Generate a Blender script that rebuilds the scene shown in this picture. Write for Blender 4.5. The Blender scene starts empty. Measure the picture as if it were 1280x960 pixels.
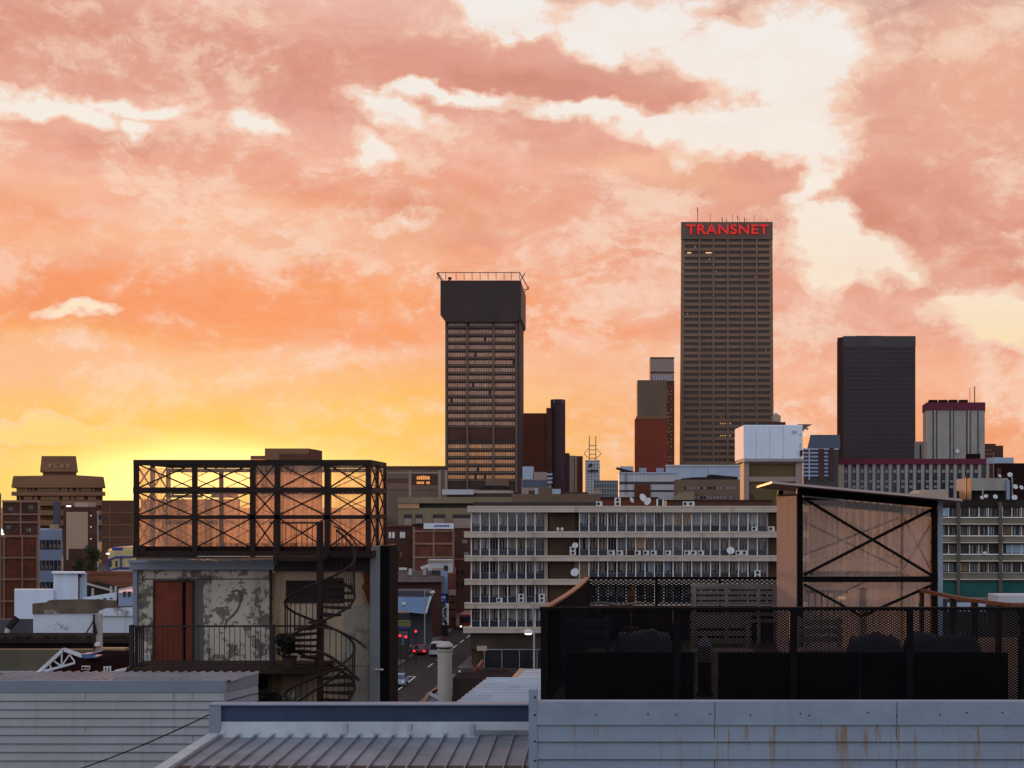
import bpy, math, random
from mathutils import Vector
random.seed(7)
C = bpy.context.scene.collection
F = 1850.0; CX = 742.0; CY = 630.0; H = 22.5
def X(px, Y): return (px - CX) / F * Y
def Z(py, Y): return H + (CY - py) / F * Y
def P(px, py, Y): return (X(px, Y), Y, Z(py, Y))
def lin(c):
    return tuple((v/255/12.92 if v/255 <= .04045 else ((v/255+.055)/1.055)**2.4) for v in c)

# ------------------------------------------------------------------ materials
MATS = {}
def nd(nt, t, **kw):
    n = nt.nodes.new(t)
    for k, v in kw.items():
        if k.startswith('i_'):
            key = k[2:]
            n.inputs[int(key) if key.isdigit() else key].default_value = v
        else: setattr(n, k, v)
    return n
def mat(name, col, rough=.75, metal=0.0, var=.18, scale=1.2, streak=None, bump=0.0, emit=None, spec=.2, patch=None):
    """patchy base colour; streak=(colour, amount, xy scale) runs down the surface; patch=(colour, scale, lo, hi) are peeled areas"""
    m = bpy.data.materials.new(name); m.use_nodes = True
    nt = m.node_tree; L = nt.links
    b = nt.nodes['Principled BSDF']
    tc = nd(nt, 'ShaderNodeTexCoord')
    n = nd(nt, 'ShaderNodeTexNoise', i_Scale=scale, i_Detail=6.0, i_Roughness=.62)
    L.new(tc.outputs['Object'], n.inputs['Vector'])
    mr = nd(nt, 'ShaderNodeMapRange'); mr.inputs[1].default_value = .3; mr.inputs[2].default_value = .7
    mr.inputs[3].default_value = 1-var; mr.inputs[4].default_value = 1+var
    L.new(n.outputs['Fac'], mr.inputs[0])
    mx = nd(nt, 'ShaderNodeMix', data_type='RGBA', blend_type='MULTIPLY'); mx.inputs[0].default_value = 1
    mx.inputs[6].default_value = (*col, 1)
    L.new(mr.outputs[0], mx.inputs[7])
    out = mx.outputs[2]
    if patch:
        pc, ps, lo, hi = patch
        n2 = nd(nt, 'ShaderNodeTexNoise', i_Scale=ps, i_Detail=12.0, i_Roughness=.7, i_Distortion=.15)
        L.new(tc.outputs['Object'], n2.inputs['Vector'])
        r2 = nd(nt, 'ShaderNodeMapRange', interpolation_type='SMOOTHSTEP'); r2.inputs[1].default_value = lo; r2.inputs[2].default_value = hi
        L.new(n2.outputs['Fac'], r2.inputs[0])
        m2 = nd(nt, 'ShaderNodeMix', data_type='RGBA'); m2.inputs[7].default_value = (*pc, 1)
        L.new(r2.outputs[0], m2.inputs[0]); L.new(out, m2.inputs[6]); out = m2.outputs[2]
    if streak:
        sc, am, ss = streak
        mp = nd(nt, 'ShaderNodeMapping'); mp.inputs['Scale'].default_value = (ss, ss, ss*.07)
        L.new(tc.outputs['Object'], mp.inputs['Vector'])
        n3 = nd(nt, 'ShaderNodeTexNoise', i_Scale=1.0, i_Detail=5.0, i_Roughness=.6)
        L.new(mp.outputs[0], n3.inputs['Vector'])
        r3 = nd(nt, 'ShaderNodeMapRange', interpolation_type='SMOOTHSTEP'); r3.inputs[1].default_value = .5; r3.inputs[2].default_value = .75
        r3.inputs[4].default_value = am
        L.new(n3.outputs['Fac'], r3.inputs[0])
        m3 = nd(nt, 'ShaderNodeMix', data_type='RGBA'); m3.inputs[7].default_value = (*sc, 1)
        L.new(r3.outputs[0], m3.inputs[0]); L.new(out, m3.inputs[6]); out = m3.outputs[2]
    L.new(out, b.inputs['Base Color'])
    b.inputs['Roughness'].default_value = rough; b.inputs['Metallic'].default_value = metal
    b.inputs['Specular IOR Level'].default_value = spec
    if bump:
        bp = nd(nt, 'ShaderNodeBump'); bp.inputs['Strength'].default_value = bump; bp.inputs['Distance'].default_value = .02
        nb = nd(nt, 'ShaderNodeTexNoise', i_Scale=scale*3.5, i_Detail=6.0)
        L.new(tc.outputs['Object'], nb.inputs['Vector'])
        hsock = nb.outputs['Fac']
        if patch:
            ma = nd(nt, 'ShaderNodeMath', operation='ADD'); L.new(r2.outputs[0], ma.inputs[0]); L.new(nb.outputs['Fac'], ma.inputs[1]); hsock = ma.outputs[0]
        L.new(hsock, bp.inputs['Height']); L.new(bp.outputs[0], b.inputs['Normal'])
    if emit:
        b.inputs['Emission Color'].default_value = (*emit[0], 1); b.inputs['Emission Strength'].default_value = emit[1]
    MATS[name] = m
    return m
def brick(name, c1, c2, mortar, sx, sy, rough=.85, ms=.06, axis='XZ'):
    m = bpy.data.materials.new(name); m.use_nodes = True; nt = m.node_tree; L = nt.links
    b = nt.nodes['Principled BSDF']; b.inputs['Roughness'].default_value = rough; b.inputs['Specular IOR Level'].default_value = .2
    tc = nd(nt, 'ShaderNodeTexCoord'); sp = nd(nt, 'ShaderNodeSeparateXYZ'); cb = nd(nt, 'ShaderNodeCombineXYZ')
    L.new(tc.outputs['Object'], sp.inputs[0])
    ad = nd(nt, 'ShaderNodeMath', operation='ADD'); L.new(sp.outputs[0], ad.inputs[0]); L.new(sp.outputs[1], ad.inputs[1])
    L.new(ad.outputs[0], cb.inputs[0]); L.new(sp.outputs[2], cb.inputs[1])
    br = nd(nt, 'ShaderNodeTexBrick'); br.inputs['Scale'].default_value = 1
    br.inputs['Color1'].default_value = (*c1, 1); br.inputs['Color2'].default_value = (*c2, 1); br.inputs['Mortar'].default_value = (*mortar, 1)
    br.inputs['Brick Width'].default_value = sx; br.inputs['Row Height'].default_value = sy; br.inputs['Mortar Size'].default_value = ms*sy
    L.new(cb.outputs[0], br.inputs['Vector'])
    n = nd(nt, 'ShaderNodeTexNoise', i_Scale=.5, i_Detail=6.0); L.new(tc.outputs['Object'], n.inputs['Vector'])
    mr = nd(nt, 'ShaderNodeMapRange'); mr.inputs[1].default_value = .3; mr.inputs[2].default_value = .7; mr.inputs[3].default_value = .7; mr.inputs[4].default_value = 1.3
    L.new(n.outputs['Fac'], mr.inputs[0])
    mx = nd(nt, 'ShaderNodeMix', data_type='RGBA', blend_type='MULTIPLY'); mx.inputs[0].default_value = 1
    L.new(br.outputs['Color'], mx.inputs[6]); L.new(mr.outputs[0], mx.inputs[7]); L.new(mx.outputs[2], b.inputs['Base Color'])
    MATS[name] = m
def glass(name, col, rough=.08, spec=.6):
    mat(name, col, rough=rough, var=.35, scale=.35, spec=spec)

mat('ground', (.05, .042, .038), 1.0, var=.3, scale=.05)
mat('asphalt', (.045, .034, .033), .95, var=.25, scale=.4, spec=.05)
mat('paving', (.11, .095, .085), .9, var=.2, scale=.6)
mat('road_paint', (.55, .52, .48), .7, var=.25, scale=2)
mat('slate_metal', (.165, .2, .255), .5, var=.12, scale=.8, streak=((.14, .155, .18), .5, 7), spec=.5, bump=.55)
mat('slate_cap', (.18, .22, .28), .45, var=.1, scale=1.5, streak=((.15, .17, .21), .4, 9), spec=.5, bump=.5)
mat('left_siding', (.27, .265, .275), .55, var=.12, scale=.7, streak=((.17, .165, .18), .5, 6), spec=.45, bump=.55)
mat('left_cap', (.15, .17, .21), .45, var=.1, scale=1.2, spec=.5)
mat('navy_metal', (.026, .042, .085), .5, var=.2, scale=1.2, streak=((.04, .055, .095), .5, 5), spec=.25)
mat('zinc', (.34, .36, .39), .5, var=.2, scale=1.5, streak=((.25, .2, .17), .5, 4), spec=.5)
mat('roof_metal', (.17, .175, .2), .55, metal=.0, var=.3, scale=1.1, streak=((.26, .19, .16), .6, 3), spec=.5)
mat('pale_roof', (.3, .34, .4), .45, metal=.2, var=.2, scale=.8, streak=((.25, .2, .16), .55, 3))
mat('rusty_steel', (.017, .0065, .005), .65, var=.4, scale=3, spec=.2)
mat('dark_steel', (.018, .013, .014), .6, var=.3, scale=3, spec=.25)
mat('black_fabric', (.0035, .003, .0045), .95, var=.3, scale=3, spec=.05)
mat('black_steel', (.005, .004, .005), .7, var=.3, scale=3, spec=.05)
mat('sunset_rail', (.13, .038, .016), .5, metal=.1, var=.75, scale=9, spec=.5)  # orange sunset highlights broken by dark, mottled into the rail colour
mat('grey_column', (.16, .16, .17), .6, var=.15, scale=1, streak=((.11, .1, .1), .5, 5))
mat('plaster_peeled', (.14, .115, .096), .95, var=.3, scale=4, patch=((.44, .385, .32), 2.3, .47, .505), bump=.5, streak=((.1, .05, .02), .35, 2))
mat('plaster_tan', (.36, .27, .19), .9, var=.18, scale=1.5, streak=((.16, .07, .025), .8, 1.8), bump=.3)
mat('plaster_grey', (.1, .092, .088), .9, var=.12, scale=1.5)
mat('concrete_block', (.27, .235, .19), .92, var=.2, scale=1.6, bump=.3, patch=((.14, .12, .1), 1.2, .5, .62))
mat('rust_stain', (.13, .035, .01), .9, var=.4, scale=3)
mat('red_door', (.15, .028, .012), .6, var=.25, scale=2)
mat('dark_wood', (.035, .018, .013), .7, var=.3, scale=2)
mat('terrace_wood', (.045, .022, .014), .8, var=.35, scale=3)
mat('shutter', (.02, .014, .012), .7, var=.3, scale=3)
mat('white_plastic', (.48, .47, .45), .5, var=.08, scale=2)
mat('dish_white', (.5, .5, .5), .45, var=.08, scale=3)
mat('dish_dark', (.09, .09, .1), .5)
mat('cream', (.41, .335, .275), .8, var=.12, scale=.25, streak=((.19, .14, .1), .75, .7))
mat('cream_edge', (.46, .36, .28), .8, var=.1, scale=.3)
mat('frame_white', (.66, .61, .57), .6, var=.08)
mat('spandrel', (.014, .018, .036), .25, var=.5, scale=.3, spec=.5)
glass('glass_dark', (.016, .014, .018))
mat('blind_grey', (.175, .16, .155), .8, var=.2, scale=.6)
mat('blind_white', (.3, .28, .275), .8, var=.2, scale=.6)
mat('blind_blue', (.2, .27, .33), .8, var=.2, scale=.6)
mat('blind_brown', (.15, .095, .06), .8, var=.3, scale=.6)
mat('recess_brown', (.055, .032, .02), .85, var=.3, scale=.3)
mat('ground_floor', (.05, .034, .026), .85, var=.3, scale=.2)
mat('shop_dark', (.03, .025, .024), .4, var=.4, scale=.4)
mat('transnet_concrete', (.2, .115, .075), .85, var=.12, scale=.05, streak=((.12, .075, .06), .4, .1))  # concrete colour warmed to include the sunset haze
mat('transnet_glass', (.04, .018, .013), .2, var=.45, scale=.5, spec=.3)
mat('transnet_top', (.13, .082, .062), .85, var=.1, scale=.05)
mat('red_letters', (.5, .02, .02), .5, emit=((1, .03, .025), .3))
mat('warm_lamp', (.8, .5, .2), .5, emit=((1, .6, .25), .7))
mat('lit_pane', (.5, .28, .1), .5, emit=((1, .55, .2), .42))
mat('white_lamp', (.9, .9, .85), .5, emit=((1, .95, .85), 1.5))
mat('red_lamp', (.8, .02, .03), .4, emit=((1, .02, .04), 2.2))
mat('tower_dark', (.032, .0145, .0115), .55, var=.2, scale=.04, spec=.3)  # reddened so the tower colour carries the warm haze
mat('tower_frame', (.13, .082, .06), .85, var=.15, scale=.06)
mat('tower_side', (.045, .03, .03), .7, var=.1, scale=.05)
mat('tower_pane', (.42, .2, .125), .4, var=.35, scale=.35, spec=.5)  # sunset showing through the glass is put into the pane colour
mat('tower_pane_low', (.62, .26, .1), .35, var=.3, scale=.4, spec=.5)  # lower floors: stronger sunset orange, also in the base colour
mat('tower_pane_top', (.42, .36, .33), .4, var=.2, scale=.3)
mat('steel_far', (.16, .09, .07), .6)
mat('maroon_wall', (.1, .028, .017), .85, var=.2, scale=.06)
mat('brown_wall', (.075, .03, .022), .85, var=.2, scale=.06)
mat('violet_brown', (.055, .03, .034), .85, var=.15, scale=.06)
mat('mural_red', (.19, .035, .018), .75, var=.18, scale=.05)
mat('haze_brown', (.2, .095, .05), .9, var=.15, scale=.05)  # the haze browns hold the sunset haze in the wall colour itself
mat('haze_brown_light', (.42, .24, .14), .9, var=.15, scale=.05)
mat('haze_dark', (.1, .042, .025), .9, var=.2, scale=.05)
mat('pink_grey', (.27, .19, .165), .8, var=.12, scale=.08)
mat('obsidian', (.034, .023, .025), .6, var=.2, scale=.03, spec=.2)
mat('obsidian_line', (.039, .028, .031), .4, var=.2, scale=.1, spec=.3)
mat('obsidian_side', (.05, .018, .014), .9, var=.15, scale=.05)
mat('maroon_band', (.11, .015, .03), .7, var=.15, scale=.1)
mat('stone_grey', (.27, .24, .215), .85, var=.14, scale=.12, streak=((.2, .17, .15), .5, .4))
mat('stone_warm', (.34, .26, .2), .85, var=.14, scale=.12)
mat('white_box', (.56, .6, .68), .75, var=.05, scale=.15, streak=((.42, .45, .52), .5, .5))
mat('white_wall', (.52, .57, .66), .8, var=.08, scale=.25, streak=((.36, .38, .44), .5, .8))
mat('white_shade', (.3, .34, .42), .8, var=.1, scale=.3)
mat('whitewash', (.46, .48, .53), .95, var=.15, scale=.4, patch=((.12, .09, .07), .42, .58, .68), streak=((.22, .2, .2), .6, .9))
mat('weathered_top', (.11, .08, .06), .95, var=.6, scale=.7, spec=0, patch=((.3, .29, .29), .8, .56, .64))
mat('olive_brown', (.105, .07, .03), .85, var=.18, scale=.12)
mat('olive_wall', (.085, .075, .05), .95, var=.2, scale=.5, streak=((.06, .05, .035), .5, 1))
mat('tan_wall', (.2, .145, .09), .9, var=.16, scale=.08)
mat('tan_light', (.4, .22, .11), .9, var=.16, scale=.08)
mat('grey_brown', (.14, .088, .063), .9, var=.15, scale=.06)
mat('blue_grey', (.21, .25, .35), .7, var=.12, scale=.3)
mat('blue_slab', (.07, .085, .115), .6, var=.2, scale=.08)
mat('blue_roof', (.13, .19, .3), .6, var=.15, scale=.2)
mat('beige_blank', (.33, .22, .145), .85, var=.08, scale=.1)
mat('yellow_paint', (.42, .32, .15), .8, var=.12, scale=.3)
mat('blue_paint', (.03, .04, .2), .7, var=.15, scale=.4)
mat('rust_roof', (.1, .042, .025), .95, var=.4, scale=.3, spec=0)
mat('dark_roof', (.028, .02, .018), .95, var=.4, scale=.3, spec=0)
mat('purple_grey', (.07, .062, .075), .9, var=.15, scale=.3)
mat('grid_concrete', (.23, .13, .09), .9, var=.15, scale=.3)
mat('tile_roof', (.09, .065, .06), .85, var=.3, scale=.6)
mat('green_hoarding', (.012, .07, .062), .7, var=.25, scale=.4)
mat('olive_panel', (.15, .135, .1), .85, var=.2, scale=.25, streak=((.09, .08, .06), .5, .6))
mat('pillar_brown', (.085, .07, .055), .9, var=.2, scale=.3)
mat('timber', (.11, .08, .065), .8, var=.3, scale=2.5)
mat('grey_timber', (.15, .13, .125), .85, var=.25, scale=2.5)
mat('dark_cover', (.01, .0115, .019), .7, var=.3, scale=2)
mat('truss_white', (.55, .55, .58), .6, var=.1, scale=2)
mat('maroon_dark', (.02, .009, .009), .95, var=.2, scale=1, spec=0)
mat('blue_tarp', (.05, .12, .28), .6, var=.2, scale=1)
mat('pole_concrete', (.3, .28, .27), .85, var=.2, scale=1.5)
mat('flue', (.33, .29, .255), .5, var=.14, scale=1.5, streak=((.2, .15, .11), .45, 4), spec=.4)
mat('car_white', (.5, .54, .56), .3, var=.03, spec=.6)
mat('car_red', (.2, .015, .015), .3, var=.05, spec=.6)
mat('car_dark', (.03, .03, .04), .3, var=.1, spec=.6)
mat('tyre', (.012, .012, .012), .9)
mat('leaf', (.035, .042, .015), .8, var=.4, scale=1.5)
mat('leaf_dark', (.007, .0075, .005), .85, var=.4, scale=5)
mat('bark', (.05, .035, .025), .9)
mat('sign_blue', (.03, .05, .3), .5, var=.1)
mat('sign_white', (.55, .56, .6), .6, var=.1, scale=.5)
mat('sign_black', (.02, .02, .025), .6)
mat('sign_yellow', (.22, .2, .05), .6, var=.2)
mat('canopy_pale', (.36, .27, .24), .6, var=.15, scale=1.2)
mat('panel_white', (.4, .38, .4), .7, var=.12, scale=.2)
mat('pale_letters', (.7, .5, .35), .7, emit=((1, .7, .45), .1))
mat('louvre', (.33, .31, .34), .6, var=.1, scale=.3)
mat('orange_glow', (.75, .3, .1), .6, var=.2, emit=((1, .4, .1), .45))  # emission on panes stands in for sunset showing through windows
brick('brick_red', (.13, .032, .016), (.1, .026, .014), (.12, .06, .04), .5, .17)
brick('brick_dark', (.075, .03, .02), (.055, .022, .016), (.07, .035, .025), .5, .17)
brick('brick_shop', (.12, .03, .02), (.095, .028, .02), (.1, .05, .04), .5, .17)

def corrugated(name, lo=.06, hi=.6, trc=(1.0,.8,.66), dfc=(.5,.34,.27), dshare=.25):
    """translucent ribbed plastic: partly clear, partly milky, dirtier in vertical stripes"""
    m = bpy.data.materials.new(name); m.use_nodes = True; nt = m.node_tree; L = nt.links
    nt.nodes.remove(nt.nodes['Principled BSDF'])
    out = nt.nodes['Material Output']
    tc = nd(nt, 'ShaderNodeTexCoord'); mp = nd(nt, 'ShaderNodeMapping'); mp.inputs['Scale'].default_value = (7, 7, .22)
    L.new(tc.outputs['Object'], mp.inputs['Vector'])
    n = nd(nt, 'ShaderNodeTexNoise', i_Scale=1.0, i_Detail=5.0, i_Roughness=.65); L.new(mp.outputs[0], n.inputs['Vector'])
    mr = nd(nt, 'ShaderNodeMapRange'); mr.inputs[1].default_value = .35; mr.inputs[2].default_value = .7; mr.inputs[3].default_value = lo; mr.inputs[4].default_value = hi
    L.new(n.outputs['Fac'], mr.inputs[0])
    tr = nd(nt, 'ShaderNodeBsdfTransparent'); tr.inputs[0].default_value = (.97, .87, .76, 1)
    tl = nd(nt, 'ShaderNodeBsdfTranslucent'); tl.inputs[0].default_value = (*trc, 1)
    df = nd(nt, 'ShaderNodeBsdfDiffuse'); df.inputs[0].default_value = (*dfc, 1)
    a = nd(nt, 'ShaderNodeMixShader'); a.inputs[0].default_value = dshare; L.new(tl.outputs[0], a.inputs[1]); L.new(df.outputs[0], a.inputs[2])
    b = nd(nt, 'ShaderNodeMixShader'); L.new(mr.outputs[0], b.inputs[0]); L.new(tr.outputs[0], b.inputs[1]); L.new(a.outputs[0], b.inputs[2])
    g = nd(nt, 'ShaderNodeBsdfGlossy'); g.inputs[0].default_value = (.9, .9, .9, 1); g.inputs[1].default_value = .25
    c = nd(nt, 'ShaderNodeMixShader'); c.inputs[0].default_value = .04; L.new(b.outputs[0], c.inputs[1]); L.new(g.outputs[0], c.inputs[2])
    L.new(c.outputs[0], out.inputs[0])
    MATS[name] = m
    return mr
corrugated('polycarbonate', .05, .5, (1.0,.7,.48), (.5,.3,.22), .14)
corrugated('polycarbonate_milky', .6, .9, (.5,.46,.46), (.5,.33,.28), .5)
corrugated('polycarbonate_thin', .24, .52, (.5,.52,.6), (.56,.4,.36), .6)
def rusty_siding():
    m = mat('rusty_siding', (.16, .195, .25), .5, var=.12, scale=.8, streak=((.14, .155, .18), .6, 8), spec=.5, bump=.55)
    nt = m.node_tree; L = nt.links; b = nt.nodes['Principled BSDF']
    base = b.inputs['Base Color'].links[0].from_socket
    tc = nd(nt, 'ShaderNodeTexCoord'); sp = nd(nt, 'ShaderNodeSeparateXYZ'); L.new(tc.outputs['Object'], sp.inputs[0])
    cb = nd(nt, 'ShaderNodeCombineXYZ'); L.new(sp.outputs[0], cb.inputs[0])
    zs = nd(nt, 'ShaderNodeMath', operation='MULTIPLY', i_1=.1); L.new(sp.outputs[2], zs.inputs[0]); L.new(zs.outputs[0], cb.inputs[2])
    n = nd(nt, 'ShaderNodeTexNoise', i_Scale=7.5, i_Detail=5.0, i_Roughness=.7); L.new(cb.outputs[0], n.inputs['Vector'])
    r = nd(nt, 'ShaderNodeMapRange', interpolation_type='SMOOTHSTEP'); r.inputs[1].default_value = .55; r.inputs[2].default_value = .64; L.new(n.outputs['Fac'], r.inputs[0])
    zz = nd(nt, 'ShaderNodeMapRange'); zz.inputs[1].default_value = -.75; zz.inputs[2].default_value = -.24; zz.inputs[3].default_value = .3; L.new(sp.outputs[2], zz.inputs[0])
    mu = nd(nt, 'ShaderNodeMath', operation='MULTIPLY'); L.new(r.outputs[0], mu.inputs[0]); L.new(zz.outputs[0], mu.inputs[1])
    mu2 = nd(nt, 'ShaderNodeMath', operation='MULTIPLY', i_1=1.0); L.new(mu.outputs[0], mu2.inputs[0])
    mx = nd(nt, 'ShaderNodeMix', data_type='RGBA'); mx.inputs[7].default_value = (.16, .08, .02, 1)
    L.new(mu2.outputs[0], mx.inputs[0]); L.new(base, mx.inputs[6]); L.new(mx.outputs[2], b.inputs['Base Color'])
rusty_siding()

# ------------------------------------------------------------------ mesh helpers
class MB:
    def __init__(s): s.v = []; s.f = []; s.m = []; s.names = []
    def mi(s, m):
        if m not in s.names: s.names.append(m)
        return s.names.index(m)
    def add(s, vs, fs, m):
        o = len(s.v); k = s.mi(m); s.v += [tuple(p) for p in vs]
        for f in fs: s.f.append(tuple(i+o for i in f)); s.m.append(k)
        return s
    def box(s, x0, x1, y0, y1, z0, z1, m):
        if x0 > x1: x0, x1 = x1, x0
        if z0 > z1: z0, z1 = z1, z0
        if y0 > y1: y0, y1 = y1, y0
        return s.add([(x0,y0,z0),(x1,y0,z0),(x1,y1,z0),(x0,y1,z0),(x0,y0,z1),(x1,y0,z1),(x1,y1,z1),(x0,y1,z1)],
              [(0,1,5,4),(1,2,6,5),(2,3,7,6),(3,0,4,7),(4,5,6,7),(3,2,1,0)], m)
    def fb(s, px0, px1, py0, py1, Y, d, m, y_off=0.0):
        """box whose front face fills these photo coordinates at distance Y, d deep"""
        return s.box(X(px0,Y), X(px1,Y), Y-y_off, Y+d, Z(py1,Y), Z(py0,Y), m)
    def prism_y(s, pts, y0, y1, m, sk=0.0):
        n = len(pts)
        vs = [(x,y0,z) for x,z in pts] + [(x+sk,y1,z) for x,z in pts]
        fs = [tuple(range(n)), tuple(range(2*n-1, n-1, -1))] + [(i+n, (i+1)%n+n, (i+1)%n, i) for i in range(n)]
        return s.add(vs, fs, m)
    def pp(s, pts, Y, d, m, sk=0.0): return s.prism_y([(X(a,Y), Z(b,Y)) for a,b in pts], Y, Y+d, m, sk)
    def prism_z(s, pts, z0, z1, m):
        n = len(pts)
        vs = [(x,y,z0) for x,y in pts] + [(x,y,z1) for x,y in pts]
        fs = [tuple(range(n-1,-1,-1)), tuple(range(n, 2*n))] + [(i, (i+1)%n, (i+1)%n+n, i+n) for i in range(n)]
        return s.add(vs, fs, m)
    def bar(s, p, q, r, m, n=4, r2=None):
        p = Vector(p); q = Vector(q); d = (q-p)
        if d.length < 1e-6: return s
        d.normalize()
        u = d.cross(Vector((0,0,1)))
        if u.length < 1e-3: u = Vector((1,0,0))
        u.normalize(); w = u.cross(d)
        r2 = r if r2 is None else r2
        ph = math.pi/4 if n == 4 else 0
        k = 1.4142 if n == 4 else 1
        vs = []
        for c, rr in ((p, r), (q, r2)):
            for i in range(n):
                a = ph + 2*math.pi*i/n
                vs.append(c + (u*math.cos(a) + w*math.sin(a))*rr*k)
        fs = [(i, (i+1)%n, (i+1)%n+n, i+n) for i in range(n)] + [tuple(range(n-1,-1,-1)), tuple(range(n,2*n))]
        return s.add(vs, fs, m)
    def flat(s, p, q, w, t, m):
        """flat strip from p to q, w wide in plan (perpendicular to its run), t thick downwards"""
        p = Vector(p); q = Vector(q); d = q-p; u = Vector((-d.y, d.x, 0)); u.normalize(); u *= w/2
        a, b, c, e = p-u, p+u, q+u, q-u; dz = Vector((0,0,t))
        return s.add([a,b,c,e,a-dz,b-dz,c-dz,e-dz], [(0,3,2,1),(4,5,6,7),(0,1,5,4),(1,2,6,5),(2,3,7,6),(3,0,4,7)], m)
    def tube(s, path, r, m, n=6):
        for a, b in zip(path, path[1:]): s.bar(a, b, r, m, n)
        return s
    def lathe(s, prof, cx, cy, m, n=20):
        vs = []; k = len(prof)
        for r, z in prof:
            for i in range(n):
                a = 2*math.pi*i/n; vs.append((cx+r*math.cos(a), cy+r*math.sin(a), z))
        fs = [(j*n+i, j*n+(i+1)%n, (j+1)*n+(i+1)%n, (j+1)*n+i) for j in range(k-1) for i in range(n)]
        fs += [tuple(range(n-1,-1,-1)), tuple((k-1)*n+i for i in range(n))]
        return s.add(vs, fs, m)
    def sbox(s, x0, x1, y0, y1, z0, z1, m):
        """block whose ends run at a slant, as on the angled plots here"""
        k = (x1 if x1 < 0 else x0 if x0 > 0 else 0)/y0*(y1-y0)
        return s.prism_z([(x0,y0),(x1,y0),(x1+k,y1),(x0+k,y1)], z0, z1, m)
    def build(s, name, parent=None, label=None, bevel=0.0, smooth=False):
        off = Vector((0,0,0))
        if parent is not None: off = Vector(ORG[parent.name])
        me = bpy.data.meshes.new(name)
        me.from_pydata([(x-off.x, y-off.y, z-off.z) for x,y,z in s.v], [], s.f)
        for n in s.names: me.materials.append(MATS[n])
        me.polygons.foreach_set('material_index', s.m)
        if smooth: me.polygons.foreach_set('use_smooth', [True]*len(s.f))
        me.update()
        o = bpy.data.objects.new(name, me); C.objects.link(o)
        if parent is not None:
            o.parent = parent; ORG[o.name] = ORG[parent.name]
        if label: o['label'] = label
        if bevel:
            b = o.modifiers.new('bevel', 'BEVEL'); b.width = bevel; b.segments = 2; b.limit_method = 'ANGLE'
        return o
ORG = {}
def thing(name, loc, label, cat, group=None):
    o = bpy.data.objects.new(name, None); C.objects.link(o); o.location = loc
    o.empty_display_size = .3
    ORG[o.name] = tuple(loc); o['label'] = label; o['category'] = cat
    if group: o['group'] = group
    return o
def single(mb, name, loc, label, cat, group=None, bevel=0.0, smooth=False):
    """a thing that is one mesh, its origin at loc"""
    ORG['_'] = tuple(loc)
    class K: name = '_'
    off = Vector(loc)
    me = bpy.data.meshes.new(name)
    me.from_pydata([(x-off.x, y-off.y, z-off.z) for x,y,z in mb.v], [], mb.f)
    for n in mb.names: me.materials.append(MATS[n])
    me.polygons.foreach_set('material_index', mb.m)
    if smooth: me.polygons.foreach_set('use_smooth', [True]*len(mb.f))
    o = bpy.data.objects.new(name, me); C.objects.link(o); o.location = loc
    o['label'] = label; o['category'] = cat
    if group: o['group'] = group
    if bevel:
        b = o.modifiers.new('bevel', 'BEVEL'); b.width = bevel; b.segments = 2; b.limit_method = 'ANGLE'
    return o
def structure(mb, name):
    o = mb.build(name); o['kind'] = 'structure'; return o
def copy_thing(src, loc, label, group=None, scale=None):
    r = src.copy(); C.objects.link(r); r.location = loc; r['label'] = label
    if group: r['group'] = group
    if scale: r.scale = scale
    for ch in list(src.children):
        c = ch.copy(); C.objects.link(c); c.parent = r
        for g in list(ch.children):
            d = g.copy(); C.objects.link(d); d.parent = c
    return r
def text_part(s, name, parent, cx, cz, y, w, h, m, ext=.1, bold=0.0, gap=1.0):
    cu = bpy.data.curves.new(name, 'FONT'); cu.body = s; cu.extrude = ext; cu.offset = bold; cu.align_x = 'CENTER'; cu.space_character = gap
    t = bpy.data.objects.new(name, cu); C.objects.link(t)
    dg = bpy.context.evaluated_depsgraph_get()
    me = bpy.data.meshes.new_from_object(t.evaluated_get(dg))
    bpy.data.objects.remove(t)
    xs = [v.co.x for v in me.vertices]; ys = [v.co.y for v in me.vertices]
    sx = w/(max(xs)-min(xs)); sy = h/(max(ys)-min(ys)); mx = (max(xs)+min(xs))/2; my = (max(ys)+min(ys))/2
    off = Vector(ORG[parent.name])
    for v in me.vertices:
        x, yy, z = v.co
        v.co = (cx+(x-mx)*sx-off.x, y-z-off.y, cz+(yy-my)*sy-off.z)
    me.materials.clear(); me.materials.append(MATS[m])
    for p in me.polygons: p.material_index = 0
    o = bpy.data.objects.new(name, me); C.objects.link(o); o.parent = parent; ORG[o.name] = ORG[parent.name]
    return o
def leaves(mb, cx, cy, cz, rx, ry, rz, n, size, m, shell=.35):
    for _ in range(n):
        while True:
            p = Vector((random.uniform(-1,1), random.uniform(-1,1), random.uniform(-1,1)))
            if shell < p.length < 1: break
        c = Vector((cx+p.x*rx, cy+p.y*ry, cz+p.z*rz))
        a = Vector((random.gauss(0,1), random.gauss(0,1), random.gauss(0,1))).normalized()
        b = a.orthogonal().normalized(); s = size*random.uniform(.6,1.3)
        mb.add([c-a*s, c+b*s*.5, c+a*s, c-b*s*.5], [(0,1,2,3)], m)
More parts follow.
